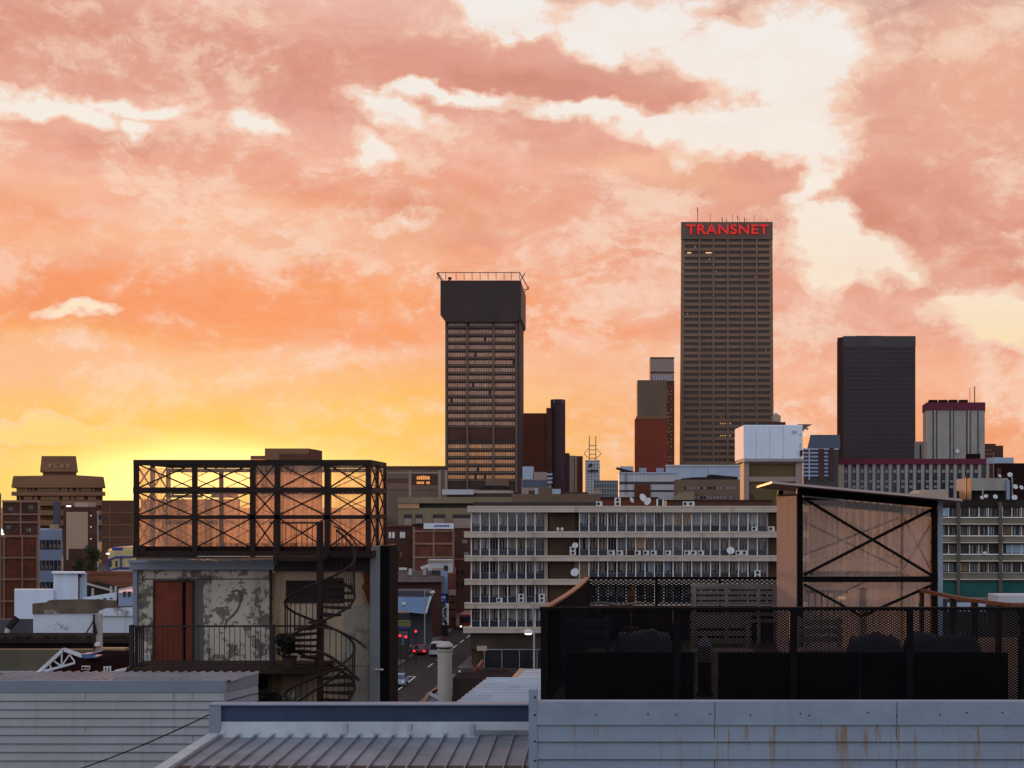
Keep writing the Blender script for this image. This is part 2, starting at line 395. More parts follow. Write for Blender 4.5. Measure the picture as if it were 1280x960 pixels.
# ------------------------------------------------------------------ camera, sun, sky
sc = bpy.context.scene
cam = bpy.data.cameras.new('camera'); co = bpy.data.objects.new('camera', cam); C.objects.link(co)
co.location = (0, 0, H); co.rotation_euler = (math.radians(90), 0, 0)
cam.sensor_width = 36; cam.lens = F/1280*36
cam.shift_x = -(CX-640)/1280; cam.shift_y = (CY-480)/1280
cam.clip_start = .5; cam.clip_end = 20000
sc.camera = co
sc.view_settings.view_transform = 'Standard'; sc.view_settings.look = 'None'; sc.view_settings.exposure = 0
SUN_AZ = math.atan((262-CX)/F); SUN_EL = math.radians(2.4)
sl = bpy.data.lights.new('sun', 'SUN'); sl.energy = 3.0; sl.angle = math.radians(.5); sl.color = (1, .42, .14)
so = bpy.data.objects.new('sun', sl); C.objects.link(so)
d = Vector((math.sin(SUN_AZ)*math.cos(SUN_EL), math.cos(SUN_AZ)*math.cos(SUN_EL), math.sin(SUN_EL)))
so.rotation_euler = (-d).to_track_quat('-Z', 'Y').to_euler(); so.location = (0, 0, 120)

w = bpy.data.worlds.new('World'); sc.world = w; w.use_nodes = True
nt = w.node_tree; L = nt.links
for n in list(nt.nodes): nt.nodes.remove(n)
wo = nd(nt, 'ShaderNodeOutputWorld')
def S(v):
    return v
def link(a, sock):
    if hasattr(a, 'is_linked') or hasattr(a, 'node'): L.new(a, sock)
    else: sock.default_value = a
def mth(op, a, b=0.0, c=None, clamp=False):
    n = nd(nt, 'ShaderNodeMath', operation=op); n.use_clamp = clamp
    link(a, n.inputs[0]); link(b, n.inputs[1])
    if c is not None: link(c, n.inputs[2])
    return n.outputs[0]
def rng(v, a, b, c=0.0, d_=1.0, smooth=True):
    n = nd(nt, 'ShaderNodeMapRange', interpolation_type='SMOOTHSTEP' if smooth else 'LINEAR')
    link(v, n.inputs[0]); n.inputs[1].default_value = a; n.inputs[2].default_value = b; n.inputs[3].default_value = c; n.inputs[4].default_value = d_
    return n.outputs[0]
def mixc(f, a, b, mode='MIX'):
    n = nd(nt, 'ShaderNodeMix', data_type='RGBA', blend_type=mode)
    link(f, n.inputs[0]); link(a, n.inputs[6]); link(b, n.inputs[7]); return n.outputs[2]
def ramp(v, stops):
    n = nd(nt, 'ShaderNodeValToRGB'); e = n.color_ramp.elements
    while len(e) < len(stops): e.new(.5)
    for k, (p, c) in enumerate(stops): e[k].position = p; e[k].color = (*c, 1)
    link(v, n.inputs[0]); return n.outputs[0]
def azel(px, py):
    a = math.atan((px-CX)/F); return a, math.atan((CY-py)/F*math.cos(a))
tc = nd(nt, 'ShaderNodeTexCoord')
sp = nd(nt, 'ShaderNodeSeparateXYZ'); L.new(tc.outputs['Generated'], sp.inputs[0])
az = mth('ARCTAN2', sp.outputs[0], sp.outputs[1]); el = mth('ARCSINE', sp.outputs[2])
cb = nd(nt, 'ShaderNodeCombineXYZ'); L.new(az, cb.inputs[0]); L.new(el, cb.inputs[1]); ae = cb.outputs[0]
def noise(scale, detail=6.0, rough=.6, stretch=1.0, dist=0.0, off=0.0, rot=0.0, vec=None, color=False):
    mp = nd(nt, 'ShaderNodeMapping'); mp.inputs['Scale'].default_value = (1, stretch, 1); mp.inputs['Location'].default_value = (off, off*.7, 0)
    mp.inputs['Rotation'].default_value = (0, 0, rot)
    L.new(ae if vec is None else vec, mp.inputs['Vector'])
    n = nd(nt, 'ShaderNodeTexNoise', i_Scale=scale, i_Detail=detail, i_Roughness=rough, i_Distortion=dist)
    L.new(mp.outputs[0], n.inputs['Vector']); return n.outputs['Color' if color else 'Fac']
# domain warp: clouds with lobed, curling edges
def vm(op, a, b):
    n = nd(nt, 'ShaderNodeVectorMath', operation=op); link(a, n.inputs[0]); link(b, n.inputs[1]); return n.outputs[0]
def warp(vec, scale, amp, off, detail=4.0, stretch=1.3):
    c = noise(scale, detail, .6, stretch, off=off, color=True)
    return vm('ADD', vec, vm('MULTIPLY', vm('SUBTRACT', c, (.5,.5,.5)), (amp, amp*.75, 0)))
wv = warp(warp(ae, 9, .085, 3.1), 34, .03, 7.7, 5.0)
# clear openings between the clouds: (centre x, centre y, half width, half height, tilt in degrees) as seen from the roof
HOLES = [(905,88,135,44,-2), (1000,75,66,60,0), (1008,160,58,62,0), (940,172,110,40,10), (830,158,105,22,8), (725,140,75,18,8), (800,35,75,34,0), (745,60,48,34,20),
         (612,4,70,20,12), (655,32,42,20,25), (1012,228,24,46,0), (1040,292,40,44,-20), (1052,336,34,34,0), (1096,336,46,22,5), (1128,338,14,14,0), (1242,396,58,26,3), (1200,385,30,10,0),
         (50,129,84,13,5), (145,124,66,9,-3), (160,150,22,13,0), (335,144,30,13,14), (565,125,84,13,3), (503,150,46,17,28), (450,180,16,18,20), (630,122,50,14,0), (545,170,30,12,0),
         (98,396,50,7.5,-2), (60,552,120,10,2), (500,280,40,10,-8), (870,10,50,14,0)]
SOLID = [(700,100,210,30,6), (845,122,60,15,4), (960,215,60,24,6), (1090,250,60,34,-10)]
def blob(px, py, rx, ry, rot, vec):
    a, e = azel(px, py)
    mp = nd(nt, 'ShaderNodeMapping', vector_type='TEXTURE')
    mp.inputs['Location'].default_value = (a, e, 0); mp.inputs['Rotation'].default_value = (0, 0, math.radians(-rot))
    mp.inputs['Scale'].default_value = (rx/F*1.45, ry/F*1.45, 1)
    L.new(vec, mp.inputs['Vector'])
    g = nd(nt, 'ShaderNodeTexGradient', gradient_type='SPHERICAL'); L.new(mp.outputs[0], g.inputs[0]); return g.outputs['Fac']
hole = None
for q in HOLES:
    k = blob(*q, wv)
    if q[:2] in ((500,280), (870,10), (545,170)): k = mth('MULTIPLY', k, .45)
    elif q[0] < 570: k = mth('MULTIPLY', k, .78)
    hole = k if hole is None else mth('MAXIMUM', hole, k)
cov = None
for q in SOLID:
    k = blob(*q, wv); cov = k if cov is None else mth('MAXIMUM', cov, k)
hole = mth('SUBTRACT', hole, mth('MULTIPLY', cov, .95))
ed = noise(11, 10.0, .66, 1.7, .5, off=1.3)
ed2 = noise(55, 8.0, .7, 1.4, .4, off=4.3)
hole = mth('ADD', hole, mth('ADD', mth('MULTIPLY', mth('SUBTRACT', ed, .5), 1.0), mth('MULTIPLY', mth('SUBTRACT', ed2, .5), .5)))
wisp = noise(16, 9.0, .7, 2.6, .6, off=6.6, rot=-.15, vec=wv)
hole = mth('SUBTRACT', hole, mth('MULTIPLY', rng(wisp, .42, .72), .22))
clear = mth('MULTIPLY', rng(hole, .13, .42), rng(wisp, .3, .75, 1.0, .86))
rim = mth('MULTIPLY', rng(hole, -.1, .12), mth('SUBTRACT', 1.0, clear))
# western cloud colours by height: yellow at the horizon, orange, salmon, dusty pink
def c8(*c): return lin(c)
e_n = rng(el, -.02, .36, 0, 1, False)
wob = mth('ADD', e_n, mth('MULTIPLY', mth('SUBTRACT', noise(5, 5.0, .6, 4.0, off=5.5), .5), .34))
def ep(py): return (math.atan((CY-py)/F)+.02)/.38
cl = ramp(wob, [(ep(625), c8(255,200,100)), (ep(560), c8(254,193,100)), (ep(480), c8(254,178,102)), (ep(415), c8(250,166,108)), (ep(370), c8(250,158,104)), (ep(310), c8(246,164,124)),
                (ep(230), c8(243,174,148)), (ep(150), c8(236,173,154)), (ep(70), c8(228,166,148)), (ep(0), c8(233,178,165)), (.985, c8(205,165,160))])
clr = ramp(wob, [(ep(625), c8(248,158,100)), (ep(540), c8(248,166,122)), (ep(470), c8(245,168,138)), (ep(400), c8(236,164,140)), (ep(320), c8(232,163,140)), (ep(200), c8(234,171,150)), (ep(80), c8(231,174,154)), (.985, c8(205,168,162))])
east = rng(az, azel(480, 0)[0], azel(1080, 0)[0])
cl = mixc(east, cl, clr)
# body of the clouds: soft streaks plus billows
n1 = noise(6, 7.0, .55, 4.2, .5, off=2.2, rot=.08)
n2 = noise(20, 8.0, .62, 1.8, .8, off=8.8, rot=-.1, vec=wv)
nL = noise(2.6, 5.0, .55, 5.0, .5, off=9.4, rot=.06, vec=warp(ae, 6, .06, 2.4))
body = mth('ADD', mth('ADD', mth('MULTIPLY', mth('SUBTRACT', nL, .5), .85), mth('MULTIPLY', mth('SUBTRACT', n1, .5), .5)), mth('MULTIPLY', mth('MULTIPLY', mth('SUBTRACT', n2, .5), .2), rng(el, .03, .15, .3, 1.0)))
def shifted(scale, detail, rough, stretch, off, da, de, vec, dist=.4):
    v2 = vm('ADD', vec, (da, de, 0)); return noise(scale, detail, rough, stretch, dist, off=off, vec=v2)
relief = None   # billows lit from the low sun: brighter towards it, duller behind
for scale, amp, dd in ((6, 1.7, .022), (14, .75, .009), (34, .22, .0045)):
    r_ = mth('MULTIPLY', mth('SUBTRACT', shifted(scale, 5.0, .55, 2.2, 3.3, 0, 0, wv), shifted(scale, 5.0, .55, 2.2, 3.3, -dd*.7, -dd, wv)), amp)
    relief = r_ if relief is None else mth('ADD', relief, r_)
body = mth('ADD', body, mth('MULTIPLY', mth('MULTIPLY', relief, -.7), rng(el, .0, .16, .2, 1.0)))
hi = rng(el, .05, .12)
body = mth('MULTIPLY', body, .72)
dark = mth('MULTIPLY', rng(body, .0, -.22), .85)
light = mth('MULTIPLY', rng(body, .02, .24), .8)
cl = mixc(mth('MULTIPLY', dark, .75), cl, mixc(1.0, cl, (.84, .74, .74, 1), 'MULTIPLY'))
cl = mixc(mth('MULTIPLY', light, .62), cl, mixc(hi, (*c8(255,205,120), 1), (*c8(250,206,186), 1)))
cl = mixc(mth('MULTIPLY', rng(hole, -.22, .16), .5), cl, (*c8(250,214,190), 1))
cl = mixc(.06, cl, (*c8(255,216,190), 1))
# long cloud banks: shaded dusky pink ones, one deep orange layer, and pale lit layers
def banks(rows, vec):
    acc_ = None
    for px, py, rx_, ry_, rot, st in rows:
        k = mth('MULTIPLY', rng(blob(px, py, rx_, ry_, rot, vec), 0, .75), st); acc_ = k if acc_ is None else mth('MAXIMUM', acc_, k)
    return mth('MULTIPLY', acc_, rng(n1, .25, .62, .78, 1.0))
wv2 = warp(warp(ae, 5, .09, 1.9, 4.0, 2.2), 20, .03, 5.1, 6.0)
cl = mixc(banks([(310,285,330,30,-4,.55), (820,212,130,20,10,.8), (640,440,280,26,2,.5), (160,462,330,36,1,.55), (1000,470,300,40,0,.35), (60,210,180,22,5,.4), (1215,90,90,70,20,.35)], wv2), cl, (*c8(252,200,165), 1))
cl = mixc(banks([(220,55,430,66,2,.95), (690,100,215,30,6,.9), (1185,190,150,190,0,.6), (1085,275,72,62,-10,.85), (1225,338,150,34,0,.85), (915,232,110,24,10,.7), (690,168,100,30,12,.8), (480,235,280,34,5,.55), (180,180,240,26,3,.6), (1150,420,180,40,0,.4), (940,14,70,22,0,.5)], wv2), cl, mixc(1.0, cl, (.895,.765,.735,1), 'MULTIPLY'))
cl = mixc(banks([(230,378,420,36,2,.62), (620,392,200,22,4,.4)], wv2), cl, (*c8(250,150,98), 1))
cl = mixc(mth('MULTIPLY', rng(hole, -.05, .14), .45), cl, (*c8(253,222,200), 1))
sky_gap = ramp(e_n, [(ep(600), c8(255,228,140)), (ep(480), c8(254,222,165)), (ep(380), c8(253,232,205)), (ep(250), c8(251,240,226)), (ep(0), c8(246,241,236)), (.99, c8(215,218,226))])
sky_gap = mixc(mth('MULTIPLY', rng(noise(13, 7.0, .65, 2.4, .5, off=12.0),   .4, .75), .25), sky_gap, (*c8(240,206,196), 1))
front = mixc(clear, cl, sky_gap)
# glow around the low sun, spread along the horizon
sa, se = azel(268, 602)
def glow(rx, ry):
    mp = nd(nt, 'ShaderNodeMapping', vector_type='TEXTURE'); mp.inputs['Location'].default_value = (sa, se, 0); mp.inputs['Scale'].default_value = (rx/F, ry/F, 1)
    L.new(warp(ae, 7, .03, 4.4, 3.0, 4.0), mp.inputs['Vector'])
    g = nd(nt, 'ShaderNodeTexGradient', gradient_type='SPHERICAL'); L.new(mp.outputs[0], g.inputs[0]); return g.outputs['Fac']
front = mixc(mth('MULTIPLY', rng(glow(560, 165), 0, .85), .8), front, (*c8(255,212,100), 1))
front = mixc(mth('MULTIPLY', rng(glow(330, 70), 0, .75), .95), front, (*c8(255,236,135), 1))
front = mixc(rng(glow(240, 62), .05, 1.15), front, (2.3, 1.7, .6, 1))
# the rest of the dome: pinkish overhead, lavender blue in the east
zen = rng(el, .36, 1.0)
front = mixc(zen, front, (.44, .42, .52, 1))
bk = ramp(rng(el, 0, 1.3, 0, 1, False), [(0, (1.0,.97,1.02)), (.25, (.98,1.1,1.26)), (.6, (.82,1.01,1.27)), (1, (.64,.8,1.06))])
bk = mixc(rng(noise(4, 6.0, .6, 2.5, .4, off=6.0), .4, .68, 0, .55), bk, (1.0, .95, 1.08, 1))
back = rng(sp.outputs[1], .45, -.35)
dome = mixc(back, front, bk)
bg = nd(nt, 'ShaderNodeBackground'); L.new(dome, bg.inputs[0]); bg.inputs[1].default_value = 1.0
sk = nd(nt, 'ShaderNodeTexSky', sky_type='NISHITA'); sk.sun_disc = False; sk.sun_elevation = SUN_EL; sk.sun_rotation = SUN_AZ
bg2 = nd(nt, 'ShaderNodeBackground'); L.new(sk.outputs[0], bg2.inputs[0]); bg2.inputs[1].default_value = .05
ad = nd(nt, 'ShaderNodeMixShader'); ad.inputs[0].default_value = .03; L.new(bg.outputs[0], ad.inputs[1]); L.new(bg2.outputs[0], ad.inputs[2])
L.new(ad.outputs[0], wo.inputs['Surface'])

# ------------------------------------------------------------------ the setting: ground, street
g = MB(); g.add([(-6000,-400,0),(6000,-400,0),(6000,9000,0),(-6000,9000,0)], [(0,1,2,3)], 'ground'); structure(g, 'ground')
def rx(y, o): return -23.7 + (y-178)*.033 + o
r = MB(); r.add([(rx(90,-4.2),90,.006),(rx(90,4.2),90,.006),(rx(900,4.2),900,.006),(rx(900,-4.2),900,.006)], [(0,1,2,3)], 'asphalt')
r.add([(-160,195,.004),(60,195,.004),(60,202,.004),(-160,202,.004)], [(0,1,2,3)], 'asphalt')
structure(r, 'road')
for a, b in ((-6.6,-4.25),(4.25,6.4)):
    p = MB()
    for y0, y1 in ((90,194.5),(202.5,700)):
        p.prism_z([(rx(y0,a),y0),(rx(y0,b),y0),(rx(y1,b),y1),(rx(y1,a),y1)], 0, .13, 'paving')
    structure(p, 'pavement')
k = MB()
k.add([(rx(y,o),y,.012) for y,o in ((92,-.1),(92,.1),(193,.1),(193,-.1))], [(0,1,2,3)], 'road_paint')
for i in range(26):
    y = 204+i*9
    k.add([(rx(y,-.1),y,.012),(rx(y,.1),y,.012),(rx(y+5,.1),y+5,.012),(rx(y+5,-.1),y+5,.012)], [(0,1,2,3)], 'road_paint')
k.add([(rx(193,-4),192.6,.012),(rx(193,-.2),192.6,.012),(rx(193,-.2),193.2,.012),(rx(193,-4),193.2,.012)], [(0,1,2,3)], 'road_paint')
structure(k, 'road_markings')

# ------------------------------------------------------------------ far skyline, left to right
def solid(name, label, cat, px0, px1, py, Y, d, m, extra=None, group=None, part='wall', side=None):
    """a building down to the ground: root + wall part"""
    t = thing(name, (X((px0+px1)/2,Y), Y+d/2, 0), label, cat, group)
    mb = MB(); mb.sbox(X(px0,Y), X(px1,Y), Y, Y+d, 0, Z(py,Y), m); mb.build(part, t)
    return t
def strip(t, name, px0, px1, py0, py1, Y, m, out=.12, d=.3, label=None):
    """a band standing proud of the front face at Y"""
    mb = MB(); mb.box(X(px0,Y), X(px1,Y), Y-out, Y-out+d, Z(py1,Y), Z(py0,Y), m); return mb.build(name, t, label)

# brown terraced office with the sloping crown
Y = 900; t = thing('office_building', (X(72,Y), Y+25, 0), 'brown terraced office building with sloping crown and pale roof letters', 'building')
mb = MB(); mb.sbox(X(19,Y), X(127,Y), Y+2, Y+45, 0, Z(597,Y), 'haze_dark')
mb.build('wall', t)
MB().pp([(16.5,595),(54,594.5),(96,594),(129.5,596),(132,609.5),(14,609.5)], Y-1, 48, 'haze_brown', -15.9).build('parapet', t)
for a, b, e in ((614.5,619.5,0),(625.5,632,-1),(638,644,1),(650,657,1)):
    MB().pp([(14.5+e,a),(131.5-e,a),(132-e,b),(14-e,b)], Y-1, 48, 'haze_brown', -15.9).build('floor_band', t)
for a, b, m in ((609.5,614.5,'haze_brown_light'),(619.5,625.5,'haze_brown_light'),(632,638,'haze_dark'),(644,650,'haze_dark')):
    mb = MB(); x = 20.5
    while x < 118:
        if random.random() < (.9 if m == 'haze_brown_light' else .5): mb.box(X(x,Y), X(x+1.5,Y), Y+1.7, Y+1.9, Z(b-1,Y), Z(a+.9,Y), m if random.random() < .8 else 'haze_dark')
        x += 2.1
    mb.build('window_row', t)
MB().pp([(54,589),(95,589),(96,596),(53,596)], Y+2, 30, 'haze_dark', -10.6).build('neck', t)
MB().pp([(52,570),(95,570),(97.5,589.5),(50,589.5)], Y+1, 34, 'haze_brown', -11.9).build('crown', t)
text_part('PCAB', 'letters', t, X(73.5,Y), Z(582,Y), Y+.6, X(86,Y)-X(60.5,Y), 2.5, 'haze_brown_light', .15, .02, 1.9)

# brown brick block to its right
Y = 560; t = solid('brick_block', 'plain brown brick block beside the terraced office', 'building', 127, 172, 625.5, Y, 20, 'haze_dark')
for y in (640,655.5,671): strip(t, 'floor_band', 127.5, 171.5, y, y+1.2, Y, 'haze_brown')
for x in (137,166): strip(t, 'pilaster', x, x+1, 627, 700, Y, 'haze_brown', .2)
for x, y in ((128,645),(129,661),(156,648),(156,668),(128,673),(157,679)): strip(t, 'window', x, x+5, y, y+4, Y, 'obsidian_line', .1)

# flat block behind the steel cage and long building under it
Y = 760; t = thing('flat_roofed_block', (X(352,Y), Y+15, 0), 'stepped brown block rising behind the steel framed cage', 'building')
MB().box(X(331,Y), X(386,Y), Y, Y+26, 0, Z(560.5,Y), 'haze_brown').build('wall', t)
MB().box(X(386,Y), X(392,Y), Y+.5, Y+24, 0, Z(561.5,Y), 'haze_dark').build('wall', t)
MB().box(X(312,Y), X(331,Y), Y+2, Y+24, 0, Z(569.5,Y), 'haze_brown').build('wing', t)
mb = MB()
for i in range(8): mb.box(X(313.5+i*2.2,Y), X(315+i*2.2,Y), Y+1.7, Y+1.95, Z(577,Y), Z(574,Y), 'orange_glow')
mb.build('window_row', t)
strip(t, 'window_row', 349, 386, 567, 576, Y, 'haze_dark', .2)
Y = 640; t = solid('warehouse', 'long low brown block seen dimly through the plastic cage', 'building', 176, 300, 624, Y, 30, 'haze_brown')
mb = MB(); mb.box(X(205,Y), X(238,Y), Y+3, Y+20, Z(622,Y), Z(618.5,Y), 'haze_dark'); mb.box(X(262,Y), X(284,Y), Y+3, Y+20, Z(622,Y), Z(616,Y), 'haze_dark'); mb.build('roof_hut', t)
Y = 600; t = solid('warehouse', 'brown block behind the right half of the plastic cage', 'building', 301, 482, 645, Y, 30, 'haze_brown')
strip(t, 'floor_band', 302, 481, 652, 655, Y, 'haze_brown')
# brown block; the sunset glow in its arched window is emission on the panes
Y = 620; t = solid('brown_block', 'grey brown block with orange sunset glowing through its window', 'building', 478, 560, 584, Y, 40, 'grey_brown')
strip(t, 'roof_edge', 477.5, 560.5, 582.6, 585.5, Y, 'haze_dark', .6)
for x in (511,548,556): strip(t, 'pilaster', x, x+3.2, 588, 630, Y, 'pink_grey', .3)
strip(t, 'roof_beam', 484, 549, 590, 592, Y, 'pink_grey', .2)
strip(t, 'recess', 515, 547, 592.5, 606, Y, 'brown_wall', .12)
mb = MB()
for i in range(7):
    mb.box(X(521+i*2.4,Y), X(522.9+i*2.4,Y), Y-.3, Y-.15, Z(599.5,Y), Z(594.6+.3*abs(i-3),Y), 'orange_glow')
    if i not in (4,): mb.box(X(521+i*2.4,Y), X(522.9+i*2.4,Y), Y-.3, Y-.15, Z(605,Y), Z(602,Y), 'orange_glow')
mb.build('window', t, 'grid of panes glowing orange')
strip(t, 'floor_band', 484, 548, 607, 612, Y, 'grey_brown', .25)
strip(t, 'floor_band', 484, 509, 598, 603, Y, 'haze_dark', .2)

# tower with the heavy black head
Y = 900; t = thing('office_tower', (X(602,Y), Y+32, 0), 'tall tower with banded windows under an overhanging black head', 'tower')
mb = MB(); mb.box(X(556.5,Y), X(646.5,Y), Y+1.2, Y+56, 0, Z(398,Y), 'tower_dark'); mb.build('wall', t)
mb = MB(); mb.box(X(647,Y), X(649,Y), Y+.6, Y+57, 0, Z(398,Y), 'tower_side'); mb.build('side_wall', t)
MB().pp([(550.5,350.5),(651,350.5),(651,396),(645,402.5),(557,402.5),(550.5,394)], Y-3.5, 66, 'tower_dark').build('head', t)
strip(t, 'head_corner', 649.7, 651.3, 350.3, 395.5, Y-3.5, 'tower_side', .3)
yy = 405.4; pitch = 9.56
for k in range(21):
    y0 = 402.6+k*pitch
    if 14 <= k <= 14: 
        strip(t, 'plant_louvre', 559.5, 643.5, y0-1, y0+13.2, Y+1.2, 'brown_wall', .25); continue
    if k == 15: continue
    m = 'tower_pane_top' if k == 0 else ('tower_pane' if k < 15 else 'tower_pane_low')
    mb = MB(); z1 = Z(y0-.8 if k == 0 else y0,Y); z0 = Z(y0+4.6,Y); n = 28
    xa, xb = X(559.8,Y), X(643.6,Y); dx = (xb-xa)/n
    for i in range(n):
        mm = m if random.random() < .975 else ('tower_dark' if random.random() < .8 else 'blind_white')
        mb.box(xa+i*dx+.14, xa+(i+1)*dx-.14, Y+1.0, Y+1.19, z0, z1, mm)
    mb.build('window_band', t)
    strip(t, 'spandrel', 559.5, 644, y0+5.6, y0+7.3, Y+1.2, 'tower_frame', .5)
for x in (558,584.3,616.8,645.6): strip(t, 'pilaster', x-1.3, x+1.3, 398, 616, Y+1.2, 'tower_frame', 1.3, 1.28)
def rail(t, pts_x, z0, z1, y0, y1, m='steel_far', r=.22):
    mb = MB()
    for x in pts_x: mb.bar((x,y0+1.5,z0), (x,y0,z1), r*.8, m)
    mb.bar((pts_x[0],y0,z1), (pts_x[-1],y0,z1), r, m)
    mb.bar((pts_x[-1],y0,z1), (pts_x[-1]+2.5,y1,z1), r, m); mb.bar((pts_x[0],y0,z1), (pts_x[0],y1,z1), r, m)
    mb.bar((pts_x[0],y1,z1), (pts_x[-1]+2.5,y1,z1), r, m)
    return mb.build('roof_railing', t)
rail(t, [X(x,Y-6) for x in (547,557,570,580,590,600,610,620,630,639,649.5)], Z(351,Y), Z(342.6,Y), Y-6, Y+64)
mb = MB(); 
for x, dx in ((547,5),(657,-6)):
    mb.bar((X(x,Y),Y-6,Z(343,Y)), (X(x+dx,Y),Y-3,Z(351,Y)), .2, 'steel_far'); mb.bar((X(x,Y),Y+50,Z(343,Y)), (X(x+dx,Y),Y+48,Z(351,Y)), .2, 'steel_far')
mb.build('rail_bracket', t)
mb = MB(); mb.bar((X(560,Y),Y+5,Z(351,Y)),(X(562,Y),Y+5,Z(345,Y)),.5,'tower_dark'); mb.lathe([(.3,Z(349,Y)),(1.3,Z(347,Y)),(1.1,Z(345.4,Y)),(.2,Z(345,Y))], X(561.5,Y), Y+4, 'tower_dark'); mb.build('antenna', t)

# dark red tower with round stair shaft
Y = 980; t = solid('brick_tower', 'dark red slab tower with taller round ended shaft', 'tower', 648, 690, 516.5, Y, 24, 'maroon_wall')
MB().box(X(683,Y), X(690,Y), Y-1, Y+20, 0, Z(510,Y), 'brown_wall').build('shaft', t)
mb = MB(); mb.lathe([(X(706.5,Y)-X(697.2,Y), 0), (X(706.5,Y)-X(697.2,Y), Z(500,Y)), (X(706,Y)-X(697.2,Y), Z(499,Y))], X(697.2,Y), Y+4, 'violet_brown', 28); mb.build('shaft', t, 'taller round shaft')
MB().box(X(706,Y), X(711.3,Y), Y+6, Y+26, 0, Z(566,Y), 'violet_brown').build('shaft', t, 'low narrow shaft at the side')
for y in (536,545,551,558,565,572,579):
    mb = MB()
    for i in range(9):
        if random.random() < .7: mb.box(X(657+i*2.6,Y), X(658.4+i*2.6,Y), Y-.15, Y+.1, Z(y+2.2,Y), Z(y,Y), 'haze_dark' if random.random() < .7 else 'mural_red')
    mb.build('window_row', t)
mb = MB()
for x in (691.5,702): mb.box(X(x,Y-7), X(x+2,Y-7), Y-4.5, Y-3.8, Z(503.5,Y), Z(501.5,Y), 'pink_grey')
mb.build('roof_opening', t)
Y = 1050; t = solid('slab_block', 'narrow grey block striped by vertical ribs beside the round shaft', 'building', 710, 728.5, 570, Y, 30, 'grey_brown')
strip(t, 'rib', 711.5, 717.5, 569.5, 625, Y, 'pink_grey', .5); strip(t, 'rib', 719, 720.6, 569.5, 625, Y, 'stone_warm', .5); strip(t, 'side_panel', 722.5, 728.4, 570.5, 625, Y, 'maroon_wall', .3)
# white framed little block
Y = 450; t = solid('white_block', 'small pale block with dark window bands below the red tower', 'building', 652, 689, 598.5, Y, 14, 'pink_grey')
strip(t, 'window_band', 653, 686, 600, 609, Y, 'blue_slab', .15)
MB().box(X(653,Y), X(666,Y), Y+1, Y+8, Z(598.5,Y), Z(583,Y), 'white_shade').build('roof_hut', t)
MB().box(X(667,Y), X(683,Y), Y+1, Y+8, Z(598.5,Y), Z(590,Y), 'pink_grey').build('roof_hut', t)
for y in (592,597,602): MB().box(X(684,Y), X(690.5,Y), Y-1.2, Y+1, Z(y+2,Y), Z(y,Y), 'white_shade').build('balcony', t)
# bank tower with mast
Y = 950; t = solid('bank_tower', 'pale gridded bank tower topped by a twin steel mast', 'tower', 731.5, 749.8, 575, Y, 14, 'panel_white')
for i in range(12):
    strip(t, 'joint', 731.6, 749.7, 577+i*3.6, 577.5+i*3.6, Y, 'blue_slab', .04)
for x in (735,739,743,746.5): strip(t, 'joint', x, x+.5, 576, 625, Y, 'blue_slab', .05)
text_part('ABSA', 'letters', t, X(741,Y), Z(588.5,Y), Y-.3, X(748,Y)-X(734,Y), 1.9, 'maroon_dark', .2, .02)
mb = MB(); mb.add([(X(a,Y),Y-.4,Z(b,Y)) for a,b in ((735,583.5),(738,579),(740,583.5))], [(0,1,2)], 'maroon_dark'); mb.add([(X(a,Y),Y-.4,Z(b,Y)) for a,b in ((738.5,580),(739.5,579.2),(743,584))], [(0,1,2)], 'maroon_dark'); mb.build('emblem', t)
mb = MB()
for x in (736.6,744.8): mb.bar((X(x,Y),Y+6,Z(575,Y)), (X(x,Y),Y+6,Z(545,Y)), .28, 'steel_far')
for y in (556.5,562,567.5,572.5): mb.bar((X(736.6,Y),Y+6,Z(y,Y)), (X(744.8,Y),Y+6,Z(y,Y)), .24, 'steel_far')
for s in (-1,1):
    c = 740.7
    mb.bar((X(c+s*4,Y),Y+6,Z(573,Y)), (X(c+s*11,Y),Y+6,Z(567,Y)), .2, 'steel_far'); mb.bar((X(c+s*11,Y),Y+6,Z(567,Y)), (X(c+s*5,Y),Y+6,Z(560,Y)), .16, 'steel_far')
mb.build('mast', t)
Y = 700; t = solid('glass_block', 'low grey glass block with gridded front beside the bank tower', 'building', 742, 776, 600.5, Y, 20, 'blue_slab')
for i in range(11): strip(t, 'mullion', 742+i*3.2, 742.7+i*3.2, 601, 632, Y, 'stone_grey', .2)
for y in (604,610,616,622): strip(t, 'floor_band', 742, 776, y, y+.9, Y, 'stone_grey', .3)

# red mural tower
Y = 1000; t = thing('mural_tower', (X(818,Y), Y+15, 0), 'stepped tower with rust red painted lower wall and scribbled side strip', 'tower')
MB().box(X(793.3,Y), X(834,Y), Y, Y+24, 0, Z(523.5,Y), 'mural_red').build('wall', t, 'rust red painted wall')
MB().box(X(797,Y), X(834,Y), Y+.6, Y+24, Z(523.5,Y), Z(475,Y), 'grey_brown').build('upper_wall', t)
strip(t, 'ledge', 795, 834, 520.5, 524, Y, 'haze_brown', .5)
MB().box(X(834,Y), X(843,Y), Y+.3, Y+24, 0, Z(476,Y), 'maroon_wall').build('side_strip', t)
mb = MB()
for i in range(24):
    y = 483+i*4.6
    for k in range(3):
        if random.random() < .6:
            xx = 834.6+k*2.1; mb.bar((X(xx,Y),Y+.1,Z(y,Y)), (X(xx+random.uniform(.4,1.6),Y),Y+.1,Z(y+random.uniform(1,3.6),Y)), .16, 'haze_brown_light')
mb.build('painted_scribble', t, 'strip of pale brushed scribbles')
MB().box(X(812.7,Y), X(842.8,Y), Y+2, Y+22, Z(476,Y), Z(447.5,Y), 'pink_grey').build('penthouse', t)
strip(t, 'penthouse_edge', 812.2, 843.2, 446.5, 448, Y+2, 'maroon_wall', .4)
